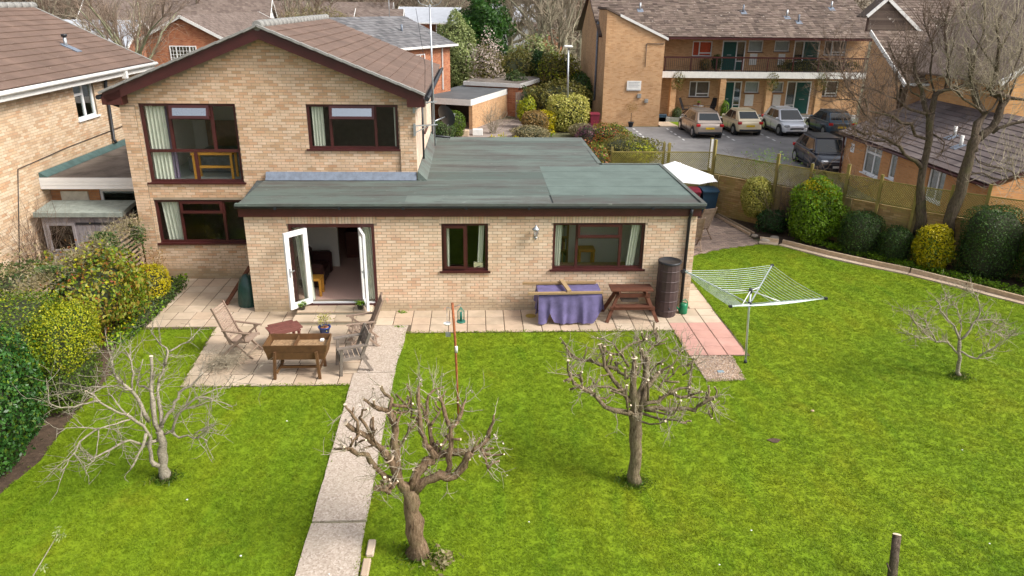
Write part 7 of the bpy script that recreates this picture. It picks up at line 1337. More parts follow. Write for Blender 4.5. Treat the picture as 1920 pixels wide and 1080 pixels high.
sg = base('wall_sign', (11.1, 30.45, 2.4), 'white rectangular notice board with faint text lines on the orange gable', 'sign'); MB().box(10.68, 11.58, 30.43, 30.47, 2.17, 2.77).build('board', m_whitep, sg)
b = MB()
for k in range(4): b.box(10.78, 11.48-.1*(k % 2), 30.424, 30.428, 2.66-.09*k, 2.685-.09*k)
b.box(10.7, 11.56, 30.424, 30.428, 2.19, 2.23); b.build('text_line', m_steel, sg)
for i, (x, z, w_) in enumerate(((11.5, 1.84, .13), (11.98, 1.54, .12))): tag(MB().bbox(x-w_, x+w_, 30.40, 30.47, z-w_, z+w_*1.1, .02).build('meter_box', m_cement), ['upper grey meter box on the orange gable below the notice board', 'lower grey meter box, nearer the gable corner'][i], 'meter box', 'meter boxes on the gable')
t = pot('plant_pot', 'black pot with small round headed bare tree against the orange gable', 'pot', 11.0, 30.0, -.03, .18, .32, m_black); MB().tube([(11.0, 30.0, .25), (11.0, 30.0, .85)], .02, 5).build('trunk', m_bark4, t); rg = np.random.default_rng(5); P, N_ = blob_pts((11.0, 30.0, 1.2), (.42, .35, .32), 700, rg, 2, .1, .6); obj('foliage', leaf_mesh('foliage', P, N_, .06, .3, rg), L_rust, t)
# terrace things
def lounger_chair(label, x, y, rz):
    t = empty('garden_chair', (0, 0, 0), label, 'chair', 'black chairs on the flats terrace'); b = MB(); b.ob((0, 0, .42), (.24, 0, 0), (0, .24, -.03), (0, 0, .015)); b.build('seat', m_black, t); MB().ob((0, .36, .78), (.24, 0, 0), (0, .14, .36), (0, .012, -.005)).build('backrest', m_black, t)
    for s in (-1, 1): b = MB(); b.tube([(.26*s, -.28, 0), (.26*s, -.22, .62), (.26*s, .3, .64)], .016, 5); b.tube([(.26*s, .40, 0), (.26*s, -.1, .42)], .016, 5); b.build('leg', m_black, t)
    return place(t, x, y, .3, rz)
lounger_chair('black reclining chair on the left of the terrace table', 15.3, 32.9, rad(60)); lounger_chair('black reclining chair on the right of the terrace table', 16.9, 32.9, rad(-60))
t = base('terrace_table', (16.1, 32.9, .3), 'small round table between the black terrace chairs', 'table'); MB().lathe((16.1, 32.9, .95), [(.36, 0), (.36, .02)], 16).build('table_top', m_steel, t); MB().tube([(16.1, 32.9, .3), (16.1, 32.9, .95)], .02, 6).build('leg', m_black, t)
t = pot('plant_pot', 'tiny maroon pot with green plant on the terrace table', 'pot', 16.1, 32.9, .97, .09, .16, m_bred); P = np.array([16.1, 32.9, 1.18])+rg.normal(0, .06, (90, 3)); obj('foliage', leaf_mesh('foliage', P, rg.normal(0, 1, P.shape), .06, .5, rg), L_lime, t)
t = pot('plant_pot', 'wide terracotta pot on the terrace beside the middle pipe', 'pot', 21.1, 32.9, .3, .26, .36, M('terracotta', (.50, .20, .13), .8)); P = np.array([21.1, 32.9, .7])+rg.normal(0, 1, (80, 3))*[.12, .12, .04]; obj('foliage', leaf_mesh('foliage', P, rg.normal(0, 1, P.shape), .06, .5, rg), L_rust, t)
bush('terrace_conifer', 'small clipped conifer beside the second brick column', 'shrub', (17.75, 32.3, .75), (.26, .26, .62), 900, .07, L_lime, seed=5, base_z=0)
bush('terrace_shrub', 'dark shrub beside the entrance on the terrace', 'shrub', (14.5, 32.2, .45), (.30, .3, .45), 700, .08, L_ivy, seed=6)
bush('terrace_grasses', 'dark brown grassy plant beside the terracotta pot', 'shrub', (22.0, 32.1, .45), (.55, .35, .4), 900, .12, L_rust, seed=7)
bush('balcony_plant', 'green potted shrub on the balcony beside the upper green door', 'plant', (17.1, 33.1, 3.75), (.35, .28, .5), 900, .08, L_hed, seed=8, base_z=3.14); bush('balcony_plant', 'brown twiggy plant on the balcony left of the green shrub', 'plant', (16.3, 33.0, 3.6), (.35, .28, .4), 800, .08, L_rust, seed=9, base_z=3.14)
bush('balcony_greenery', 'mossy screen of greenery along the right half of the balcony', 'plant', (23.8, 32.75, 3.58), (2.6, .12, .36), 3200, .09, L_olive, seed=10, base_z=3.14, pw=6)
for i, x in enumerate((14.45, 20.75, 24.1)): bush('climbing_plant', ['climber round the first balcony column', 'climber round the third balcony column', 'climber round the last balcony column'][i], 'climbing plant', (x, 32.38, 2.6), (.42, .12, .62), 420, .09, [L_olive, L_olive, L_olive][i], group='climbers on the balcony columns', seed=11+i, core=.15, inner=.8, base_z=1.6)
tag(MB().bbox(13.2, 13.75, 31.9, 32.1, .0, .5, .03).build('navy_door_panel', m_bblue), 'dark object leaning at the flats entrance beside the gable', 'panel')
# ---------------------------------------------------------------- right hand building
rb = base('corner_building', (23, 16, 0), 'large orange brick house with big brown tiled roof on the right', 'building')
EZ, RS = 4.18, .54
w_ = MB(); w_.box(20.0, 33, 15.5, 15.75, -.06, EZ); w_.prism([(20, 15.5, -.06), (20, 18.9, -.06), (20, 18.9, EZ+RS*3.4), (20, 15.5, EZ-.05)], (.25, 0, 0)); w_.box(20.25, 33, 18.6, 18.9, -.06, EZ+RS*3.2)
w_.build('wall', m_flat, rb)
w_ = MB(); w_.prism([(20.9, 10, -.06), (29, 10, -.06), (29, 10, 4.8), (24.9, 10, 7.4), (20.6, 10, 4.75), (20.9, 10, 4.7)], (0, .25, 0)); w_.box(20.9, 21.15, 10.25, 15.5, -.06, 4.6); w_.build('front_wall', MBRICK('deep_orange_brick_gable', [(.2, (.44, .21, .08)), (.5, (.60, .33, .13)), (.9, (.50, .26, .1))], (.42, .28, .18)), rb)
b = MB(); b.bar((20.4, 9.9, 4.72), (24.9, 9.9, 7.62), .05, .22); b.build('verge_board', m_whitep, rb); b = MB(); b.prism([(20.35, 9.95, 4.72), (24.9, 9.95, 7.66), (24.9, 9.95, 7.60), (20.35, 9.95, 4.66)], (0, 9, 0)); o = b.build('front_roof', m_tile2, rb)
rf = MB(); rf.prism([(19.9, 15.15, EZ-.1), (19.9, 15.15, EZ), (19.9, 18.95, EZ+RS*3.8), (19.9, 18.95, EZ+RS*3.8-.1)], (13.2, 0, 0)); rf.prism([(21.5, 18.95, EZ+RS*3.8-.1), (21.5, 18.95, EZ+RS*3.8), (21.5, 26, EZ+RS*10.85), (21.5, 26, EZ+RS*10.85-.1)], (11.6, 0, 0)); br_ = rf.build('roof', m_brown, rb)
Vs = Vector((0, 1, RS)).normalized()
tiles_on(br_, (19.88, 15.13, EZ+.01), (1, 0, 0), Vs, 43, 17, .305, .25, m_tile2, jit=.009); tiles_on(br_, (21.5, 18.82, EZ+.01+RS*3.69), (1, 0, 0), Vs, 38, 32, .305, .25, m_tile2, jit=.009)
b = MB(); b.bar((19.86, 15.1, EZ-.06), (19.86, 18.95, EZ+RS*3.8-.02), .05, .18); b.build('verge_board', m_whitep, rb); b = MB(); b.tube([(20, 15.08, EZ-.02), (29, 15.08, EZ-.02)], .06, 6); b.build('gutter', m_whitep, rb)
tg = MB(); tg.prism([(19.7, 18.98, 6.2), (22.25, 18.98, 6.2), (22.25, 18.98, 6.22), (20.42, 18.98, 7.62), (19.7, 18.98, 6.95)], (0, .2, 0)); tg.build('gable_cladding', M('tile_cladding', (.12, .07, .055), .85, ns=2, amt=.3), rb)
for k in range(14):
    z0 = 6.2+k*.105; xa = 19.7 if z0 < 6.95 else 19.7+(z0-6.95)*1.07; xb = 22.25-(z0-6.2)*1.31
    if xb-xa > .15: MB().prism([(xa, 18.97, z0), (xb, 18.97, z0), (xb-.1, 18.955, z0+.1), (xa, 18.955, z0+.1)], (0, -.012, 0)).build('cladding_course', m_tile2, rb)
b = MB(); b.bar((20.42, 18.9, 7.68), (22.35, 18.9, 6.18), .06, .14); b.bar((20.42, 18.9, 7.68), (19.55, 18.9, 6.88), .06, .14); b.build('verge_board', m_whitep, rb)
b = MB(); b.prism([(19.5, 18.93, 6.88), (20.42, 18.93, 7.74), (22.4, 18.93, 6.22), (22.4, 18.93, 6.16), (20.42, 18.93, 7.68), (19.5, 18.93, 6.82)], (0, .9, 0)); b.build('gable_roof', m_tile2, rb)
dm = MB(); wall_panel(dm, (24.3, 16.9, 4.6), (1, 0, 0), 4.0, 1.3, [(1.0, 2.6, .2, 1.05)], .2); dm.build('dormer_wall', m_flatdark, rb); window(rb, (25.3, 16.9, 4.8), U1, 1.6, .85, muls=[.8], fw=.07, mat=m_white, glass=m_glassd); MB().box(24.1, 28.5, 16.6, 19, 5.88, 5.98).build('dormer_roof', m_brown, rb); MB().box(25.4, 26.8, 17.15, 17.18, 4.85, 5.6).build('net_curtain', m_net, rb)
window(rb, (20.0, 17.3, 2.35), (0, -1, 0), .9, 1.1, muls=[.45], fw=.09, mat=m_white, glass=m_glassd)
for x, y in ((25.6, 19.2), (29, 20.5)): z = EZ+RS*(y-15.15); MB().tube([(x, y, z-.05), (x, y, z+.55)], .06, 8).build('roof_vent', m_steel, rb)
# low wing
LX = 17.55; lw = base('low_wing', (19, 10, 0), 'single storey orange brick wing with dark tiled lean-to roof', 'building')
lop = [(.0+14.9-13.16, 14.9-11.80, .75, 2.0), (14.9-11.13, 14.9-10.62, .95, 1.95), (14.9-8.45, 14.9-7.45, .8, 1.98)]
w_ = MB(); wall_panel(w_, (LX, 14.9, 0), (0, -1, 0), 9.9, 2.05, lop, .2, z0=-.06); w_.prism([(LX+.2, 14.9, -.06), (21.0, 14.9, -.06), (21.0, 14.9, 3.4), (LX+.2, 14.9, 2.05)], (0, -.2, 0)); w_.prism([(LX+.2, 5.2, -.06), (21.0, 5.2, -.06), (21.0, 5.2, 3.3), (LX+.2, 5.2, 2.05)], (0, -.2, 0)); w_.build('wall', MBRICK('deep_orange_brick', [(.2, (.44, .19, .07)), (.5, (.60, .30, .12)), (.9, (.50, .23, .09))], (.42, .28, .18)), lw)
for i, o_ in enumerate(lop):
    w = o_[1]-o_[0]; f = window(lw, (LX, 14.9-o_[0], o_[2]), (0, -1, 0), w, o_[3]-o_[2], muls=[w*.55] if w > .6 else [], trans=[(.88, .06, w-.06)] if i == 0 else [], fw=.075, mat=m_white, glass=m_glassd); MB().box(LX+.45, LX+.47, 14.9-o_[1], 14.9-o_[0], o_[2], o_[3]).build('net_curtain', m_net, f)
LS = .40; rf = MB(); rf.prism([(17.3, 15.1, 2.02), (17.3, 15.1, 2.10), (21.0, 15.1, 2.10+LS*3.7), (21.0, 15.1, 2.0+LS*3.7)], (0, -10.2, 0)); lr_ = rf.build('roof', m_brown, lw)
m_tile3 = MI('purple_brown_tile', [(.10, .078, .076), (.15, .12, .115), (.125, .095, .09), (.19, .155, .145)], ns=1, namt=.3, bs=60, spots=(9, (.25, .22, .2), .66))
tiles_on(lr_, (17.28, 15.1, 2.11), (0, -1, 0), Vector((1, 0, LS)).normalized(), 31, 13, .33, .31, m_tile3, indiv=300, th=.028, scorer=lambda p: (p-Vector((18.5, 9, 2.5))).length)
b = MB(); b.tube([(17.26, 15.1, 2.04), (17.26, 4.9, 2.04)], .05, 6); b.tube([(17.40, 14.85, 2.0), (17.48, 14.85, 0)], .045, 6); b.build('gutter', m_brown, lw)
for x, y in ((19.0, 9.7), (18.6, 8.6)): z = 2.1+LS*(x-17.3); MB().tube([(x, y, z), (x, y, z+.42)], .06, 8).build('roof_vent', m_whitep, lw); MB().ob((x-.1, y, z+.02), (.2, 0, .08), (0, .18, 0), (0, 0, .02)).build('vent_flashing', m_lead, lw)
sg = base('number_plate_sign', (17.53, 14.2, 1.6), 'small white house number plaque beside the first window of the low wing', 'sign'); MB().box(17.525, 17.545, 14.05, 14.35, 1.38, 1.75).build('plaque', m_white, sg)
b = MB(); b.bar((17.52, 14.28, 1.66), (17.52, 14.20, 1.50), .01, .035, (1, 0, 0)); b.bar((17.52, 14.20, 1.50), (17.52, 14.12, 1.66), .01, .03, (1, 0, 0)); b.bar((17.52, 14.28, 1.48), (17.52, 14.12, 1.48), .01, .03, (1, 0, 0)); b.build('numeral', m_black, sg)
pc = base('porch_canopy', (21.2, 9.2, 0), 'white fascia porch canopy over a dark recess at the right edge', 'porch'); MB().prism([(20.4, 9.9, 1.95), (20.7, 8.6, 1.95), (22.9, 8.6, 1.65), (22.9, 9.9, 1.65)], (0, 0, .28)).build('canopy', m_whitep, pc); MB().box(20.95, 23, 9.9, 9.98, 0, 1.9).build('recess_shade', m_black, pc); MB().box(22.2, 22.3, 8.7, 8.8, 0, 1.7).build('post', m_brown, pc)  # flat black sheet under the canopy stands for the shade in the opening
sd_ = base('satellite_dish', (21.9, 8.4, .8), 'pale satellite dish below the porch canopy at the right edge', 'satellite dish'); MB().lathe((0, 0, 0), [(.001, 0), (.15, .02), (.27, .07)], 18, cap=False).build('dish', m_whitep, sd_).matrix_parent_inverse = Matrix.Identity(4); sd_.children[0].matrix_parent_inverse = Matrix.Rotation(rad(75), 4, 'X'); MB().tube([(21.9, 8.45, .8), (21.9, 8.7, .6), (21.9, 8.7, 0)], .02, 6).build('stand', m_steel, sd_)
# ---------------------------------------------------------------- cars
def car(label, x, y, rz, col, L=4.0, Wd=1.72, H=1.47, hatch=.5, bonnet=.95, front_lights=True, metal=.35):
    t = empty('parked_car', (0, 0, 0), label, 'car', 'cars in the car park'); m = M('car_paint_'+label.split()[0], col, .28, metal=metal, amt=.02, spec=.5, coat=.6); hw = Wd/2; hl = L/2
    belt = H*.60
    st = [(-hl, .30, .52, .62), (-hl+.05, .22, .66, .80), (-hl+.28, .20, .74, .93), (-hl+bonnet, .19, belt-.02, 1.), (0, .19, belt, 1.), (hl-.75, .19, belt+.03, 1.), (hl-.30, .20, belt+.03, .96), (hl-.06, .24, belt-.04, .88), (hl, .34, .62, .76)]
    ring = [(0, 0), (.80, 0), (.97, .12), (1.0, .35), (1.0, .62), (.95, .88), (.86, 1.0), (0, 1.03)]; full = ring+[(-a_, b_) for a_, b_ in ring[-2:0:-1]]; n = len(full); vs = []; fs = []
    for (y_, zb, zt, k) in st:
        for (a_, b_) in full: vs.append((a_*hw*k, y_, zb+(zt-zb)*b_))
    for i in range(len(st)-1):
        for j in range(n): fs.append((i*n+j, i*n+(j+1) % n, (i+1)*n+(j+1) % n, (i+1)*n+j))
    fs += [tuple(range(n-1, -1, -1)), tuple((len(st)-1)*n+j for j in range(n))]
    bm_ = MB().add(vs, fs, True)
    bo = bm_.build('body', m, t); ss = bo.modifiers.new('round', 'SUBSURF'); ss.levels = ss.render_levels = 2
    yc, yf, yr, ye = -hl+bonnet-.02, -hl+bonnet+.68, hl-.55-hatch*.35, hl-.16
    b0, b1 = hw*.93, hw*.70
    P = {'a': (b0, yc, belt-.03), 'b': (b1, yf, H-.05), 'c': (b1, yr, H-.06), 'd': (b0*.93, ye, belt)}
    g = MB(); V = [P['a'], P['b'], P['c'], P['d']]; V += [(-p[0], p[1], p[2]) for p in V]
    m_cg = bpy.data.materials.get('car_glass') or M('car_glass', (.012, .018, .022), .06, spec=.5, amt=.02)
    def qd(name, q):
        q = [Vector(v) for v in q]; n_ = (q[1]-q[0]).cross(q[2]-q[0]).normalized(); MB().prism(q, n_*.012).build(name, m_cg, t)
    cabin = MB().add([Vector(v)*1.0 for v in V], [(0, 1, 2, 3), (7, 6, 5, 4), (0, 4, 5, 1), (2, 6, 7, 3), (1, 5, 6, 2)]); co = cabin.build('cabin', m, t); bv = co.modifiers.new('round', 'BEVEL'); bv.width = .05; bv.segments = 3; bv.limit_method = 'NONE'
    def inset(q, u0, u1, v0, v1):
        q = [Vector(v) for v in q]; f = lambda u, v: (q[0]*(1-u)+q[1]*u)*(1-v)+(q[3]*(1-u)+q[2]*u)*v
        return [f(u0, v0), f(u1, v0), f(u1, v1), f(u0, v1)]
    def glass(name, q, u0, u1, v0, v1):
        r = inset(q, u0, u1, v0, v1); n_ = (r[1]-r[0]).cross(r[2]-r[0]).normalized(); c_ = sum(r, Vector())/4; c0_ = Vector((0, 0, belt)); n_ = n_ if n_.dot(c_-c0_) > 0 else -n_; MB().prism([v+n_*.002 for v in r], n_*.01).build(name, m_cg, t)
    glass('windscreen', [V[4], V[0], V[1], V[5]], .05, .95, .08, .93)
    glass('rear_window', [V[3], V[7], V[6], V[2]], .07, .93, .25, .90)
    for s in (0, 4):
        q = [V[s], V[s+3], V[s+2], V[s+1]]
        for (u0, u1) in ((.10, .47), (.50, .80)): glass('side_window', q, u0, u1, .10, .88)
    r_ = MB(); r_.prism([(P['b'][0]*.98, yf+.02, H-.045), (P['c'][0]*.98, yr-.02, H-.05), (-P['c'][0]*.98, yr-.02, H-.05), (-P['b'][0]*.98, yf+.02, H-.045)], (0, 0, .03)); r_.build('roof', m, t)
    for sx in (-1, 1):
        for y_ in (-hl+.72, hl-.68):
            w_ = MB(); w_.tube([(sx*(hw-.20), y_, .31), (sx*(hw+.005), y_, .31)], .31, 18); wo = w_.build('wheel', m_tyre, t)
            r_ = MB(); r_.tube([(sx*(hw-.0), y_, .31), (sx*(hw+.015), y_, .31)], .19, 10); r_.build('rim', m_rim, wo)
            ar = MB(); ar.tube([(sx*(hw-.25), y_, .33), (sx*(hw-.004), y_, .33)], .365, 18); ar.build('wheel_arch', m_black, t)
        MB().bbox(sx*(hw+.02)-.09, sx*(hw+.02)+.09, yc+.25, yc+.34, belt, belt+.13, .03).build('mirror', m, t)
    for sx in (-1, 1):
        for yd in (-hl+bonnet+.02, .12, hl-1.12):
            if yd < hl-1.0: MB().ob((sx*hw*.995, yd, .46), (.008, 0, 0), (0, .006, 0), (0, 0, .22)).build('door_gap', m_black, t)
        MB().bbox(sx*hw*.99-.012, sx*hw*.99+.012, -.02, .10, belt-.13, belt-.10, .005).build('door_handle', m, t); MB().ob((sx*hw*.97, 0, .24), (.02, 0, 0), (0, hl-1.05, 0), (0, 0, .05)).build('sill', m_black, t)
        MB().bar((sx*(b0+.004), yc+.05, belt-.005), (sx*(b0*.95+.004), ye-.05, belt+.015), .012, .02).build('window_trim', m_rim, t)
    MB().bar((-b1*.9, (yf+yr)/2, H-.0), (-b1*.9, yr, H-.01), .02, .02).build('roof_rail', m_black, t)
    m_tl = bpy.data.materials.get('tail_red') or M('tail_red', (.5, .01, .012), .2, spec=.7); m_hl = bpy.data.materials.get('headlight') or M('headlight', (.6, .62, .65), .1, metal=.4)
    for sx in (-1, 1):
        MB().bbox(sx*hw*.80-.12, sx*hw*.80+.12, hl-.14, hl-.005, .70, .86, .03).build('tail_light', m_tl, t); MB().bbox(sx*hw*.70-.15, sx*hw*.70+.15, -hl+.005, -hl+.22, .56, .70, .04).build('headlight', m_hl, t)
    MB().bbox(-hw*.8, hw*.8, hl-.1, hl+.02, .28, .42, .03).build('rear_bumper', m_black, t); MB().bbox(-hw*.5, hw*.5, -hl-.01, -hl+.1, .44, .54, .02).build('grille', m_black, t); MB().bbox(-hw*.75, hw*.75, -hl-.012, -hl+.12, .24, .34, .02).build('lower_grille', m_black, t)
    m_yp = bpy.data.materials.get('yellow_plate') or M('yellow_plate', (.75, .5, .02), .4); MB().box(-.26, .26, hl+.0, hl+.012, .56, .67).build('number_plate', m_yp, t); MB().box(-.26, .26, -hl-.02, -hl-.008, .36, .46).build('number_plate', m_whitep, t)
    return place(t, x, y, -.04, rz)
car('gold beige hatchback parked at the left, rear facing the garden', 14.78, 27.75, rad(180), (.38, .31, .26), L=4.2, Wd=1.72, H=1.50)
car('cream small rounded car parked second from the left', 17.45, 28.35, rad(182), (.80, .68, .46), L=3.5, Wd=1.62, H=1.46, hatch=.9, bonnet=.75, metal=.1)
car('silver small hatchback parked with its bonnet facing the garden', 20.2, 28.2, rad(2), (.80, .82, .86), L=3.65, Wd=1.66, H=1.50, bonnet=.8, metal=.3)
car('dark blue hatchback parked at the right end of the row', 22.95, 28.1, rad(179), (.05, .09, .13), L=3.75, Wd=1.68, H=1.46, metal=.4)
car('dark grey car parked near the fence beside the low wing', 17.0+1.0, 17.85, rad(-4), (.03, .035, .05), L=4.1, Wd=1.75, H=1.50, metal=.4)
# lamp post
t = base('street_lamp', (6.72, 28.25, 0), 'tall grey street lamp rising behind the flat roof', 'street lamp'); b = MB(); b.tube([(6.72, 28.25, -.05), (6.70, 28.25, 1.3)], .10, 10); b.tube([(6.70, 28.25, 1.3), (6.62, 28.25, 4.85)], [.065, .05], 10); b.build('post', m_steel, t); MB().bbox(6.35, 6.85, 28.0, 28.4, 4.85, 4.98, .04).build('lamp_head', m_whitep, t)
# ================================================================ MIDDLE DISTANCE: carport, houses, gardens
ud = Vector((.37, .93, 0)).normalized(); vd = Vector((ud.y, -ud.x, 0)); cc_ = Vector((.85, 28.5, 0)); Z = Vector((0, 0, 1))
cpt = base('carport', (0, 31, 0), 'flat roofed brick carport with white fascia beyond the extension roof', 'carport')
def qprism(a_, b_, c_, d_, z0, z1): return MB().poly([(p.x, p.y) for p in (a_, b_, c_, d_)], z0, z1)
q = [cc_-vd*3.6-ud*0, cc_+ud*0, cc_+ud*8.2, cc_-vd*3.6+ud*8.2]
qprism(*q, 1.42, 1.78).build('roof_deck', m_whitep, cpt); q2 = [q[0]+ud*.03, q[1]+ud*.03-vd*.03, q[2]-vd*.03, q[3]]; qprism(*q2, 1.78, 1.80).build('felt_sheet', M('grey_felt', (.09, .095, .10), .85, ns=1, amt=.25, bs=60), cpt)
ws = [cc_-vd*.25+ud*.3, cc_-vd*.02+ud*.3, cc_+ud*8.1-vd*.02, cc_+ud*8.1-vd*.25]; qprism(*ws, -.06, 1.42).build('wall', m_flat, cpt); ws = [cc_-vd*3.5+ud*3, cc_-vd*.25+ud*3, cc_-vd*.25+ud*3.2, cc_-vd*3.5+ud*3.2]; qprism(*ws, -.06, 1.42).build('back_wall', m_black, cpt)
qprism(cc_-vd*3.2+ud*6.5, cc_+vd*1.0+ud*6.5, cc_+vd*1.0+ud*12, cc_-vd*3.2+ud*12, 1.9, 2.15).build('rear_roof', m_whitep, cpt); qprism(cc_-vd*3.1+ud*6.6, cc_+vd*.9+ud*6.6, cc_+vd*.9+ud*11.9, cc_-vd*3.1+ud*11.9, 2.15, 2.17).build('felt_sheet', bpy.data.materials['brown_grey_felt'], cpt); qprism(cc_-vd*3.1+ud*6.7, cc_+vd*.8+ud*6.7, cc_+vd*.8+ud*11.9, cc_-vd*3.1+ud*11.9, -.05, 1.9).build('rear_wall', m_redbrick, cpt)
t = base('plank_gate', (4.1, 33.2, 0), 'tall grey vertical plank gate beside the carport wall', 'gate')
for k in range(5): MB().bbox(3.80+.14*k, 3.93+.14*k, 33.2, 33.24, 0, 1.7+.03*(k % 2), .008).build('plank', m_wood, t)
# grey roofed house
gh = base('grey_roof_house', (-3, 35, 0), 'red brick house with grey tiled roof behind the main gable', 'house')
e0 = Vector((-.05, 33.0, 4.72)); hu = Vector((.50, .866, 0)); hv = Vector((-.866, .5, 0))      # ridge direction, towards the ridge
def P3(u, v, z): p = e0+hu*u+hv*v; return Vector((p.x, p.y, z))
w_ = MB(); w_.poly([tuple(P3(-11, .35, 0)[:2]), tuple(P3(-.3, .35, 0)[:2]), tuple(P3(-.3, 7.4, 0)[:2]), tuple(P3(-11, 7.4, 0)[:2])], -.06, 4.66); w_.prism([P3(-.3, .35, 4.66), P3(-.3, 7.4, 4.66), P3(-.3, 3.9, 6.1)], hu*-.2); w_.build('wall', m_redbrick, gh)
rf = MB(); rf.prism([P3(-11.2, 0, 4.68), P3(-11.2, 3.9, 6.28), P3(-11.2, 7.8, 4.68), P3(-11.2, 3.9, 6.2)], hu*11.2); gr = rf.build('roof', m_cement, gh)
tiles_on(gr, P3(-11.2, 0, 4.70), hu, (hv+Z*.41).normalized(), 33, 13, .34, .33, m_tilegrey)
b = MB(); b.bar(P3(-11.2, -.05, 4.70), P3(.05, -.05, 4.70), .1, .12); b.bar(P3(-11, .1, 4.62), P3(0, .1, 4.62), .2, .04); b.bar(P3(-1.3, .28, 4.6), P3(-1.3, .28, 2.0), .08, .08, (0, 1, 0)); b.build('gutter', m_whitep, gh)
window(gh, P3(-4.2, .35, 3.3)+Vector((0, 0, 0)), hu, 1.0, 1.0, muls=[.5], fw=.07, mat=m_white, glass=m_glassd, inset=-.02)
b = MB(); p_ = P3(-3.2, 2.0, 5.5); b.tube([p_, p_+Z*.45], .07, 6); b.build('roof_vent', m_lead, gh); p_ = P3(-1.8, 3.9, 6.25); an2 = base('tv_aerial', tuple(p_), 'thin tv aerial pole on the grey tiled roof', 'aerial'); b = MB(); b.tube([p_-Z*.1, p_+Z*1.3], .02, 5); b.tube([p_+Z*1.2-hv*.4, p_+Z*1.2+hv*.4], .02, 5); b.build('mast', m_steel, an2)
# generic distant house
def far_house(name, label, c, dirx, L, D, ez, rz_, wm, rm, wins=(), gable_win=None, verge=True, frm=m_white):
    t = base(name, (c[0], c[1], 0), label, 'house'); u = Vector((*dirx, 0)).normalized(); v = Vector((-u.y, u.x, 0)); O = Vector((c[0], c[1], 0))
    f = lambda a_, b_, z: O+u*a_+v*b_+Z*z
    w = MB(); w.prism([f(0, 0, -.06), f(0, D, -.06), f(0, D, ez), f(0, D/2, rz_-.12), f(0, 0, ez)], u*L); w.build('wall', wm, t)
    r = MB(); o_ = .35; sl2 = (rz_-ez)/(D/2); r.prism([f(-.25, -o_, ez-o_*sl2), f(-.25, D/2, rz_), f(-.25, D/2, rz_+.07), f(-.25, -o_, ez-o_*sl2+.07)], u*(L+.5)); r.prism([f(-.25, D+o_, ez-o_*sl2), f(-.25, D/2, rz_), f(-.25, D/2, rz_+.07), f(-.25, D+o_, ez-o_*sl2+.07)], u*(L+.5)); ro = r.build('roof', rm, t)
    m = MB(); nn = Vector((0, 0, 1)).cross(u)*0; sdir = (-v+Z*-sl2).normalized()
    for k in range(int(D/2/.34)):
        a_ = f(-.27, k*.34, 0)+Z*(ez+k*.34*sl2+.085); m.bar(a_, a_+u*(L+.54), .34*1.02, .02, (0, 0, 1))
    if verge:
        b = MB(); 
        for e_ in (-.3, L+.3): b.bar(f(e_, -o_, ez-o_*sl2+.0), f(e_, D/2, rz_), .05, .2); b.bar(f(e_, D+o_, ez-o_*sl2), f(e_, D/2, rz_), .05, .2)
        b.bar(f(-.3, -o_-.03, ez-o_*sl2), f(L+.3, -o_-.03, ez-o_*sl2), .08, .12); b.build('verge_board', m_whitep, t)
    for (a_, z, w_, h_) in wins: window(t, f(a_, -.03, z), u, w_, h_, muls=[w_/2], fw=.08, mat=frm, glass=m_glassd, inset=-.02, sill=False)
    if gable_win:
        a_, z, w_, h_ = gable_win; window(t, f(-.03, a_, z), -v, w_, h_, muls=[w_*.25, w_*.75], fw=.07, mat=frm, glass=m_glassd, inset=-.02, bars=([w_*.125, w_*.375, w_*.5, w_*.625, w_*.875], [h_*.3, h_*.5, h_*.7]))
        MB().bbox(*[q for q in (f(-.15, a_+.2, 0).x-.12, f(-.15, a_+.2, 0).x+.12, f(-.15, a_+.2, 0).y-.12, f(-.15, a_+.2, 0).y+.12, ez+.5, ez+.72)], .03).build('lamp', m_whitep, t)
    return t
m_farroof = MBRICK('far_roof_tile', [(.2, (.11, .08, .068)), (.5, (.17, .13, .11)), (.9, (.24, .19, .16))], (.10, .07, .06), .3, .13, .012)
m_greyroof = M('pale_grey_roof', (.42, .44, .48), .6, ns=2, amt=.1); m_render = M('white_render', (.74, .75, .76), .8, ns=2, amt=.05)
# gable facing us: the end wall lies along (.99,-.1); ridge runs back to the right
far_house('red_gable_house', 'red brick house with white verges and barred window, upper left', (-16.9, 39.6), (0, 1), 20, 5.6, 4.62, 6.08, m_redbrick, m_farroof, gable_win=(3.9, 2.9, 1.9, 1.2))
far_house('white_clad_house', 'white clad house behind the bare tree, upper left', (-36, 58), (1, .12), 17, 8, 4.7, 7.2, m_render, m_farroof, wins=[(3.5, 3.4, 1.6, 1.0), (8.5, 3.4, 1.8, 1.0)])
far_house('grey_roof_bungalow', 'low house with shining grey roof at the upper left edge', (-44, 50), (1, .1), 15, 9, 3.4, 5.3, m_redbrick, m_greyroof)
far_house('pale_roof_house', 'brick house with pale grey roof behind the aerial mast', (-7.0, 66), (1, -.02), 6.2, 9, 5.2, 6.6, m_redbrick, m_greyroof, wins=[(3.4, 3.9, 1.3, 1.2)])
far_house('brown_roof_house', 'brown roofed house left of the pale roofed one', (-10.8, 62), (1, .05), 4.4, 8, 5.0, 6.4, m_redbrick, m_farroof)
far_house('white_far_house', 'white rendered house half hidden behind the dark conifer', (3.2, 70), (1, 0), 4.4, 6, 5.4, 7.0, m_render, m_greyroof, wins=[(1.2, 4.4, 1.2, .7), (1.0, 2.0, 1.3, .8)])
far_house('long_far_house', 'long low brown roofed row seen through the bare trees', (-31, 76), (1, .03), 22, 8, 4.8, 7.0, m_redbrick, m_farroof)
far_house('distant_terrace', 'distant brown roofed terrace beyond the far trees', (-6, 96), (1, -.04), 20, 8, 4.0, 6.2, m_redbrick, m_farroof)
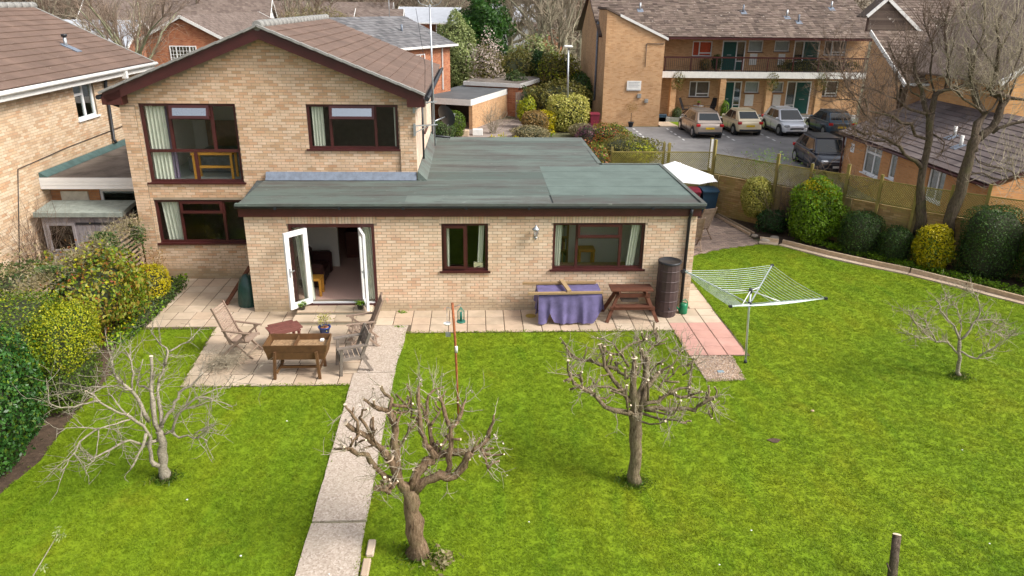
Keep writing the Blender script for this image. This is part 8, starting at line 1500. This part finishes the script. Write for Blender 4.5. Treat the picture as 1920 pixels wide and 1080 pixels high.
# ---------------------------------------------------------------- garden beyond the extension
bush('golden_laurel', 'big clipped yellow and green variegated bush beside the street lamp', 'shrub', (6.75, 28.6, .95), (1.32, 1.0, 1.12), 9000, .12, L_varie, pw=3.2, lump=.07, seed=101)
bush('forsythia', 'small bright yellow shrub left of the big variegated bush', 'shrub', (5.35, 27.9, .6), (.62, .5, .62), 2600, .11, L_gold, lump=.2, seed=102)
bush('brown_dome_bush', 'rust brown dome shaped bush left of the yellow shrub', 'shrub', (4.72, 27.6, .62), (.82, .7, .66), 4200, .09, L_rust, pw=2.6, lump=.05, seed=103)
bush('lime_bush', 'yellow green bush behind the brown dome', 'shrub', (4.35, 29.6, .95), (.6, .6, .8), 2600, .12, L_yel, lump=.2, seed=104)
bush('olive_hedge', 'feathery olive hedge behind the variegated bush', 'hedge', (6.4, 31.4, 1.25), (1.9, 1.1, 1.3), 6500, .15, L_olive, lump=.2, seed=105)
bush('blue_green_shrub', 'blue green shrub behind the lime bush', 'shrub', (5.0, 33.5, 1.1), (.9, .8, .95), 2600, .13, L_ivy, lump=.2, seed=106)
bush('round_ball_bush', 'clipped round green bush beside the satellite dish', 'shrub', (-.15, 26.1, .7), (.68, .6, .78), 3600, .09, L_mid, pw=2.4, lump=.05, seed=107)
bush('dull_green_bush', 'low grey green bush in front of the clipped round one', 'shrub', (-.75, 24.6, .5), (.75, .6, .55), 2600, .09, L_ivy, lump=.15, seed=108)
bush('orange_tipped_shrub', 'green shrub with orange tips left of the car park', 'shrub', (8.3, 22.6, .55), (1.3, 1.2, .7), 5200, .10, L_phot, lump=.25, seed=109, extra=[((8.2, 22.4, .6), (1.2, 1.1, .7), 1500, .1, L_red)])
bush('mixed_shrub', 'yellow green shrubbery along the front fence', 'shrub', (8.9, 19.6, .45), (1.5, 1.5, .6), 4500, .10, L_olive, lump=.3, seed=110, extra=[((9.2, 18.8, .5), (.8, .8, .5), 1200, .1, L_yel)])
bush('purple_shrub', 'dark purple shrub at the back corner of the flat roof', 'shrub', (7.1, 22.2, .55), (.6, .6, .75), 1500, .10, MLEAF('purple_leaf', [(.08, .02, .05), (.14, .05, .08), (.2, .1, .1)]), lump=.25, seed=111)
bush('red_leaved_shrub', 'red and green shrub behind the left end of the trellis', 'shrub', (6.0, 13.6, .9), (.8, .8, .95), 3600, .09, L_phot, lump=.25, seed=112, extra=[((6.0, 13.5, 1.0), (.8, .8, .9), 1200, .09, L_red)])
bush('pale_grasses', 'clump of dry pale grasses in front of the variegated bush', 'shrub', (7.35, 26.4, .3), (.75, .6, .42), 2600, .18, L_dry, aspect=.14, seed=113)
bush('weedy_grasses', 'dull straw coloured growth below the brown dome bush', 'shrub', (4.3, 25.9, .25), (1.1, .8, .4), 2600, .15, L_dry, aspect=.2, seed=114)
for i, (x, y) in enumerate(((2.1, 24.6), (2.6, 25.2), (3.4, 24.3), (5.6, 26.2))):
    rg = np.random.default_rng(120+i); P = np.array([x, y, .22])+rg.normal(0, 1, (40, 3))*[.12, .12, .05]; t = base('daffodils', (x, y, 0), ['leftmost clump of pale daffodils on the driveway edge', 'second clump of pale daffodils, further back', 'third clump of yellow daffodils by the dry growth', 'clump of daffodils under the brown dome bush'][i], 'flowers', 'daffodil clumps'); obj('flowers', leaf_mesh('flowers', P, rg.normal(0, 1, P.shape), .09, .8, rg), L_gold, t); P[:, 2] -= .12; obj('leaves', leaf_mesh('leaves', P, rg.normal(0, 1, P.shape), .14, .2, rg), L_lime, t)
tag(MB().bbox(.95, 1.55, 26.5, 27.0, -.03, .32, .02).build('white_crate', m_whitep), 'white crate standing by the carport corner', 'crate'); tag(MB().bbox(.1, .75, 26.2, 26.7, -.03, .3, .02).build('tan_crate', m_fencew), 'tan box left of the white crate by the carport', 'crate')
rg = np.random.default_rng(130); t = base('bare_bush', (2.2, 27.2, 0), 'bare twiggy bush in front of the carport wall', 'shrub'); tw = Twigs()
for _ in range(30): tw.grow((2.2+rg.normal(0, .1), 27.2, 0), unit(np.array([rg.normal(0, .5), rg.normal(0, .3), 1])), 1.1, .014, 2, rg, .2, .1, 3, 3, .5)
obj('branches_or_core', tw.mesh('branches_or_core'), m_twig, t)
# trees behind
bush('dark_conifer', 'large dark green spreading conifer rising behind the gardens', 'tree', (1.9, 48, 5.0), (2.15, 1.9, 2.7), 14000, .30, L_grn, pw=1.9, lump=.22, inner=.5, core=.62, aspect=.3, seed=131, base_z=0, lf=4)
bush('pale_conifer', 'tall pale green conical conifer in front of the dark one', 'tree', (-.35, 42, 3.2), (1.75, 1.6, 3.3), 14000, .17, L_pale, pw=1.7, lump=.14, inner=.35, core=.75, seed=132, lf=4)
bush('magnolia_blossom', 'shrub covered in pale pink blossom beside the pale conifer', 'tree', (2.0, 38.5, 2.9), (1.25, 1.1, 2.1), 2600, .15, L_blos, pw=2, lump=.4, inner=.8, core=.4, seed=133, extra=[((2.0, 38.5, 2.5), (1.2, 1.1, 1.9), 3000, .13, L_olive)])
bush('olive_shrub', 'olive brown shrub right of the blossoming one', 'shrub', (4.1, 40.5, 1.9), (1.3, 1.2, 1.95), 5500, .16, L_olive, lump=.22, inner=.5, seed=134)
bush('dark_cypress', 'narrow blue green cypress leaning in the middle of the gardens', 'tree', (5.9, 41.0, 2.0), (.75, .7, 2.0), 4200, .15, L_yew, pw=1.8, lump=.2, seed=135)
bush('mottled_bush', 'large mottled yellow brown bush left of the orange gable', 'shrub', (7.2, 38.8, 1.9), (1.55, 1.3, 1.9), 8000, .14, L_olive, lump=.15, inner=.4, seed=136, extra=[((7.2, 38.7, 2.1), (1.55, 1.3, 1.8), 2200, .14, L_yel), ((7.2, 38.7, 1.6), (1.5, 1.3, 1.6), 1800, .14, L_rust)])
bush('pale_willow_bush', 'pale feathery bush above the dark cypress', 'shrub', (5.9, 46.0, 2.2), (2.0, 1.6, 2.2), 6000, .2, L_pale, lump=.22, inner=.5, seed=137, extra=[((5.9, 46, 2.3), (2, 1.6, 2.2), 2600, .22, L_dry)])
bush('dark_green_hedge', 'dark green hedge against the orange brick side wall', 'hedge', (8.6, 36.5, 1.2), (.75, 2.4, 1.5), 4200, .15, L_hed, lump=.15, seed=138)
bush('tall_dark_shrub', 'tall dark shrub at the corner behind the carport', 'shrub', (4.0, 36.6, 1.3), (.9, .9, 1.4), 3600, .14, L_ivy, lump=.2, seed=139)
bush('brown_undergrowth', 'brownish undergrowth on the slope below the white far house', 'shrub', (3.6, 50, 1.2), (2.6, 1.6, 1.9), 5500, .22, L_rust, lump=.2, inner=.5, seed=140, extra=[((3.6, 50, 1.3), (2.6, 1.6, 1.9), 2500, .22, L_olive)])
bush('yellow_willow', 'yellowish bare willow crown above the main roof ridge', 'tree', (-12.5, 52, 3.6), (4.6, 2.2, 2.8), 9000, .45, L_dry, aspect=.1, lump=.25, inner=.8, core=.3, seed=141, extra=[((-12.5, 52, 3.6), (4.4, 2.1, 2.6), 4000, .4, L_olive)])
bush('rust_bush', 'rust coloured bush right of the yellow willow crown', 'shrub', (-8.9, 48, 3.2), (2.4, 1.8, 2.4), 4500, .35, L_rust, aspect=.15, lump=.25, inner=.7, core=.4, seed=142)
m_ftwig = M('far_twig', (.30, .25, .18), .95, ns=.4, amt=.3); m_ftwig2 = M('far_twig_rust', (.26, .19, .14), .95, ns=.4, amt=.3); m_fbark = M('far_bark', (.28, .26, .18), .95, ns=2, amt=.3)
wild_tree('bare_tree', 'big bare tree with green tinged trunk behind the left neighbour roof', (-22.0, 36), 11, 0, M('green_bark', (.26, .26, .16), .9, ns=4, amt=.3), m_ftwig2, 151, twigs=420, tr=.022, tl=.24, th=.30)
spec = [((7.3, 57), 16, 'tall pale bare tree left of the orange flats'), ((10.0, 60), 15, 'pale bare tree just left of the flats roof'), ((4.8, 64), 15, 'bare tree above the dark conifer'), ((12.5, 66), 16, 'bare tree behind the flats roof end'), ((-3.5, 78), 14, 'bare tree behind the aerial mast'), ((-11, 84), 14, 'bare tree behind the brown roofed house'),
        ((-19, 70), 13, 'bare tree above the red gable house'), ((-27, 66), 13, 'bare tree behind the white clad house'), ((-36, 70), 14, 'bare tree left of the white clad house'), ((-46, 72), 14, 'bare tree at the upper left edge'), ((8.3, 50), 10, 'slender bare tree behind the mottled bush'), ((-15, 60), 10, 'yellowish bare tree above the main ridge'), ((-31, 54), 10, 'small bare tree at the white house')]
for i, (c_, h_, lb) in enumerate(spec): wild_tree('bare_tree', lb, c_, h_, 0, m_fbark, m_ftwig if i % 2 == 0 else m_ftwig2, 160+i, 'bare trees beyond the gardens', twigs=260 if i < 5 else 190, tr=.026+.0002*c_[1], tl=.26, th=.28)
# far woodland belt: one mass
rg = np.random.default_rng(200); A_, B_, ra_, rb_ = [], [], [], []
for i in range(230):
    x = rg.uniform(-95, 75); y = rg.uniform(95, 150)+abs(x)*.12; h = rg.uniform(9, 17); p0 = np.array([x, y, -.1]); A_.append(p0); B_.append(p0+[rg.normal(0, .4), 0, h*.8]); ra_.append(.22); rb_.append(.06)
    n = 110; t0 = rg.uniform(.12, 1, n); d = unit(np.stack([rg.normal(0, 1, n), rg.normal(0, 1, n), rg.uniform(.1, 1.4, n)], 1)); L = rg.uniform(1.2, 3.8, n)*(1.2-.5*t0)
    q0 = p0+np.array([0, 0, h*.8])*t0[:, None]; q1 = q0+d*L[:, None]; A_ += list(q0); B_ += list(q1); ra_ += [.075]*n; rb_ += [.03]*n
    e0_ = q1-d*L[:, None]*.4
    for _ in range(2): e1 = e0_+unit(d+rg.normal(0, .8, (n, 3)))*rg.uniform(.8, 1.8, (n, 1)); A_ += list(e0_); B_ += list(e1); ra_ += [.045]*n; rb_ += [.02]*n
m_wood_far = M('woodland_bark', (.24, .19, .14), .95, ns=.15, amt=.45)
tag(obj('woodland', segs_mesh('woodland', A_, B_, ra_, rb_, 3), m_wood_far), 'belt of bare brown woodland along the far horizon', 'woodland', kind='stuff')
hl_ = MB(); n = 60; pr = []
for i in range(n+1): x = -420+840*i/n; pr.append((x, 14+5*math.sin(i*.37)+3*math.sin(i*1.1)))
vs = [(x, 190+abs(x)*.2, -1) for x, z in pr]+[(x, 300, z) for x, z in pr]+[(x, 520, z+9) for x, z in pr]; fs = [(k*(n+1)+i, k*(n+1)+i+1, (k+1)*(n+1)+i+1, (k+1)*(n+1)+i) for k in range(2) for i in range(n)]
m_hill, t, p = newmat('wooded_hill'); p.inputs['Roughness'].default_value = 1; t.links.new(ramp(t, noise(t, .12, 8, .75), [(.3, (.10, .085, .06)), (.5, (.17, .14, .10)), (.7, (.23, .19, .13))]), p.inputs['Base Color'])
tag(MB().add(vs, fs, True).build('hills', m_hill), kind='structure')
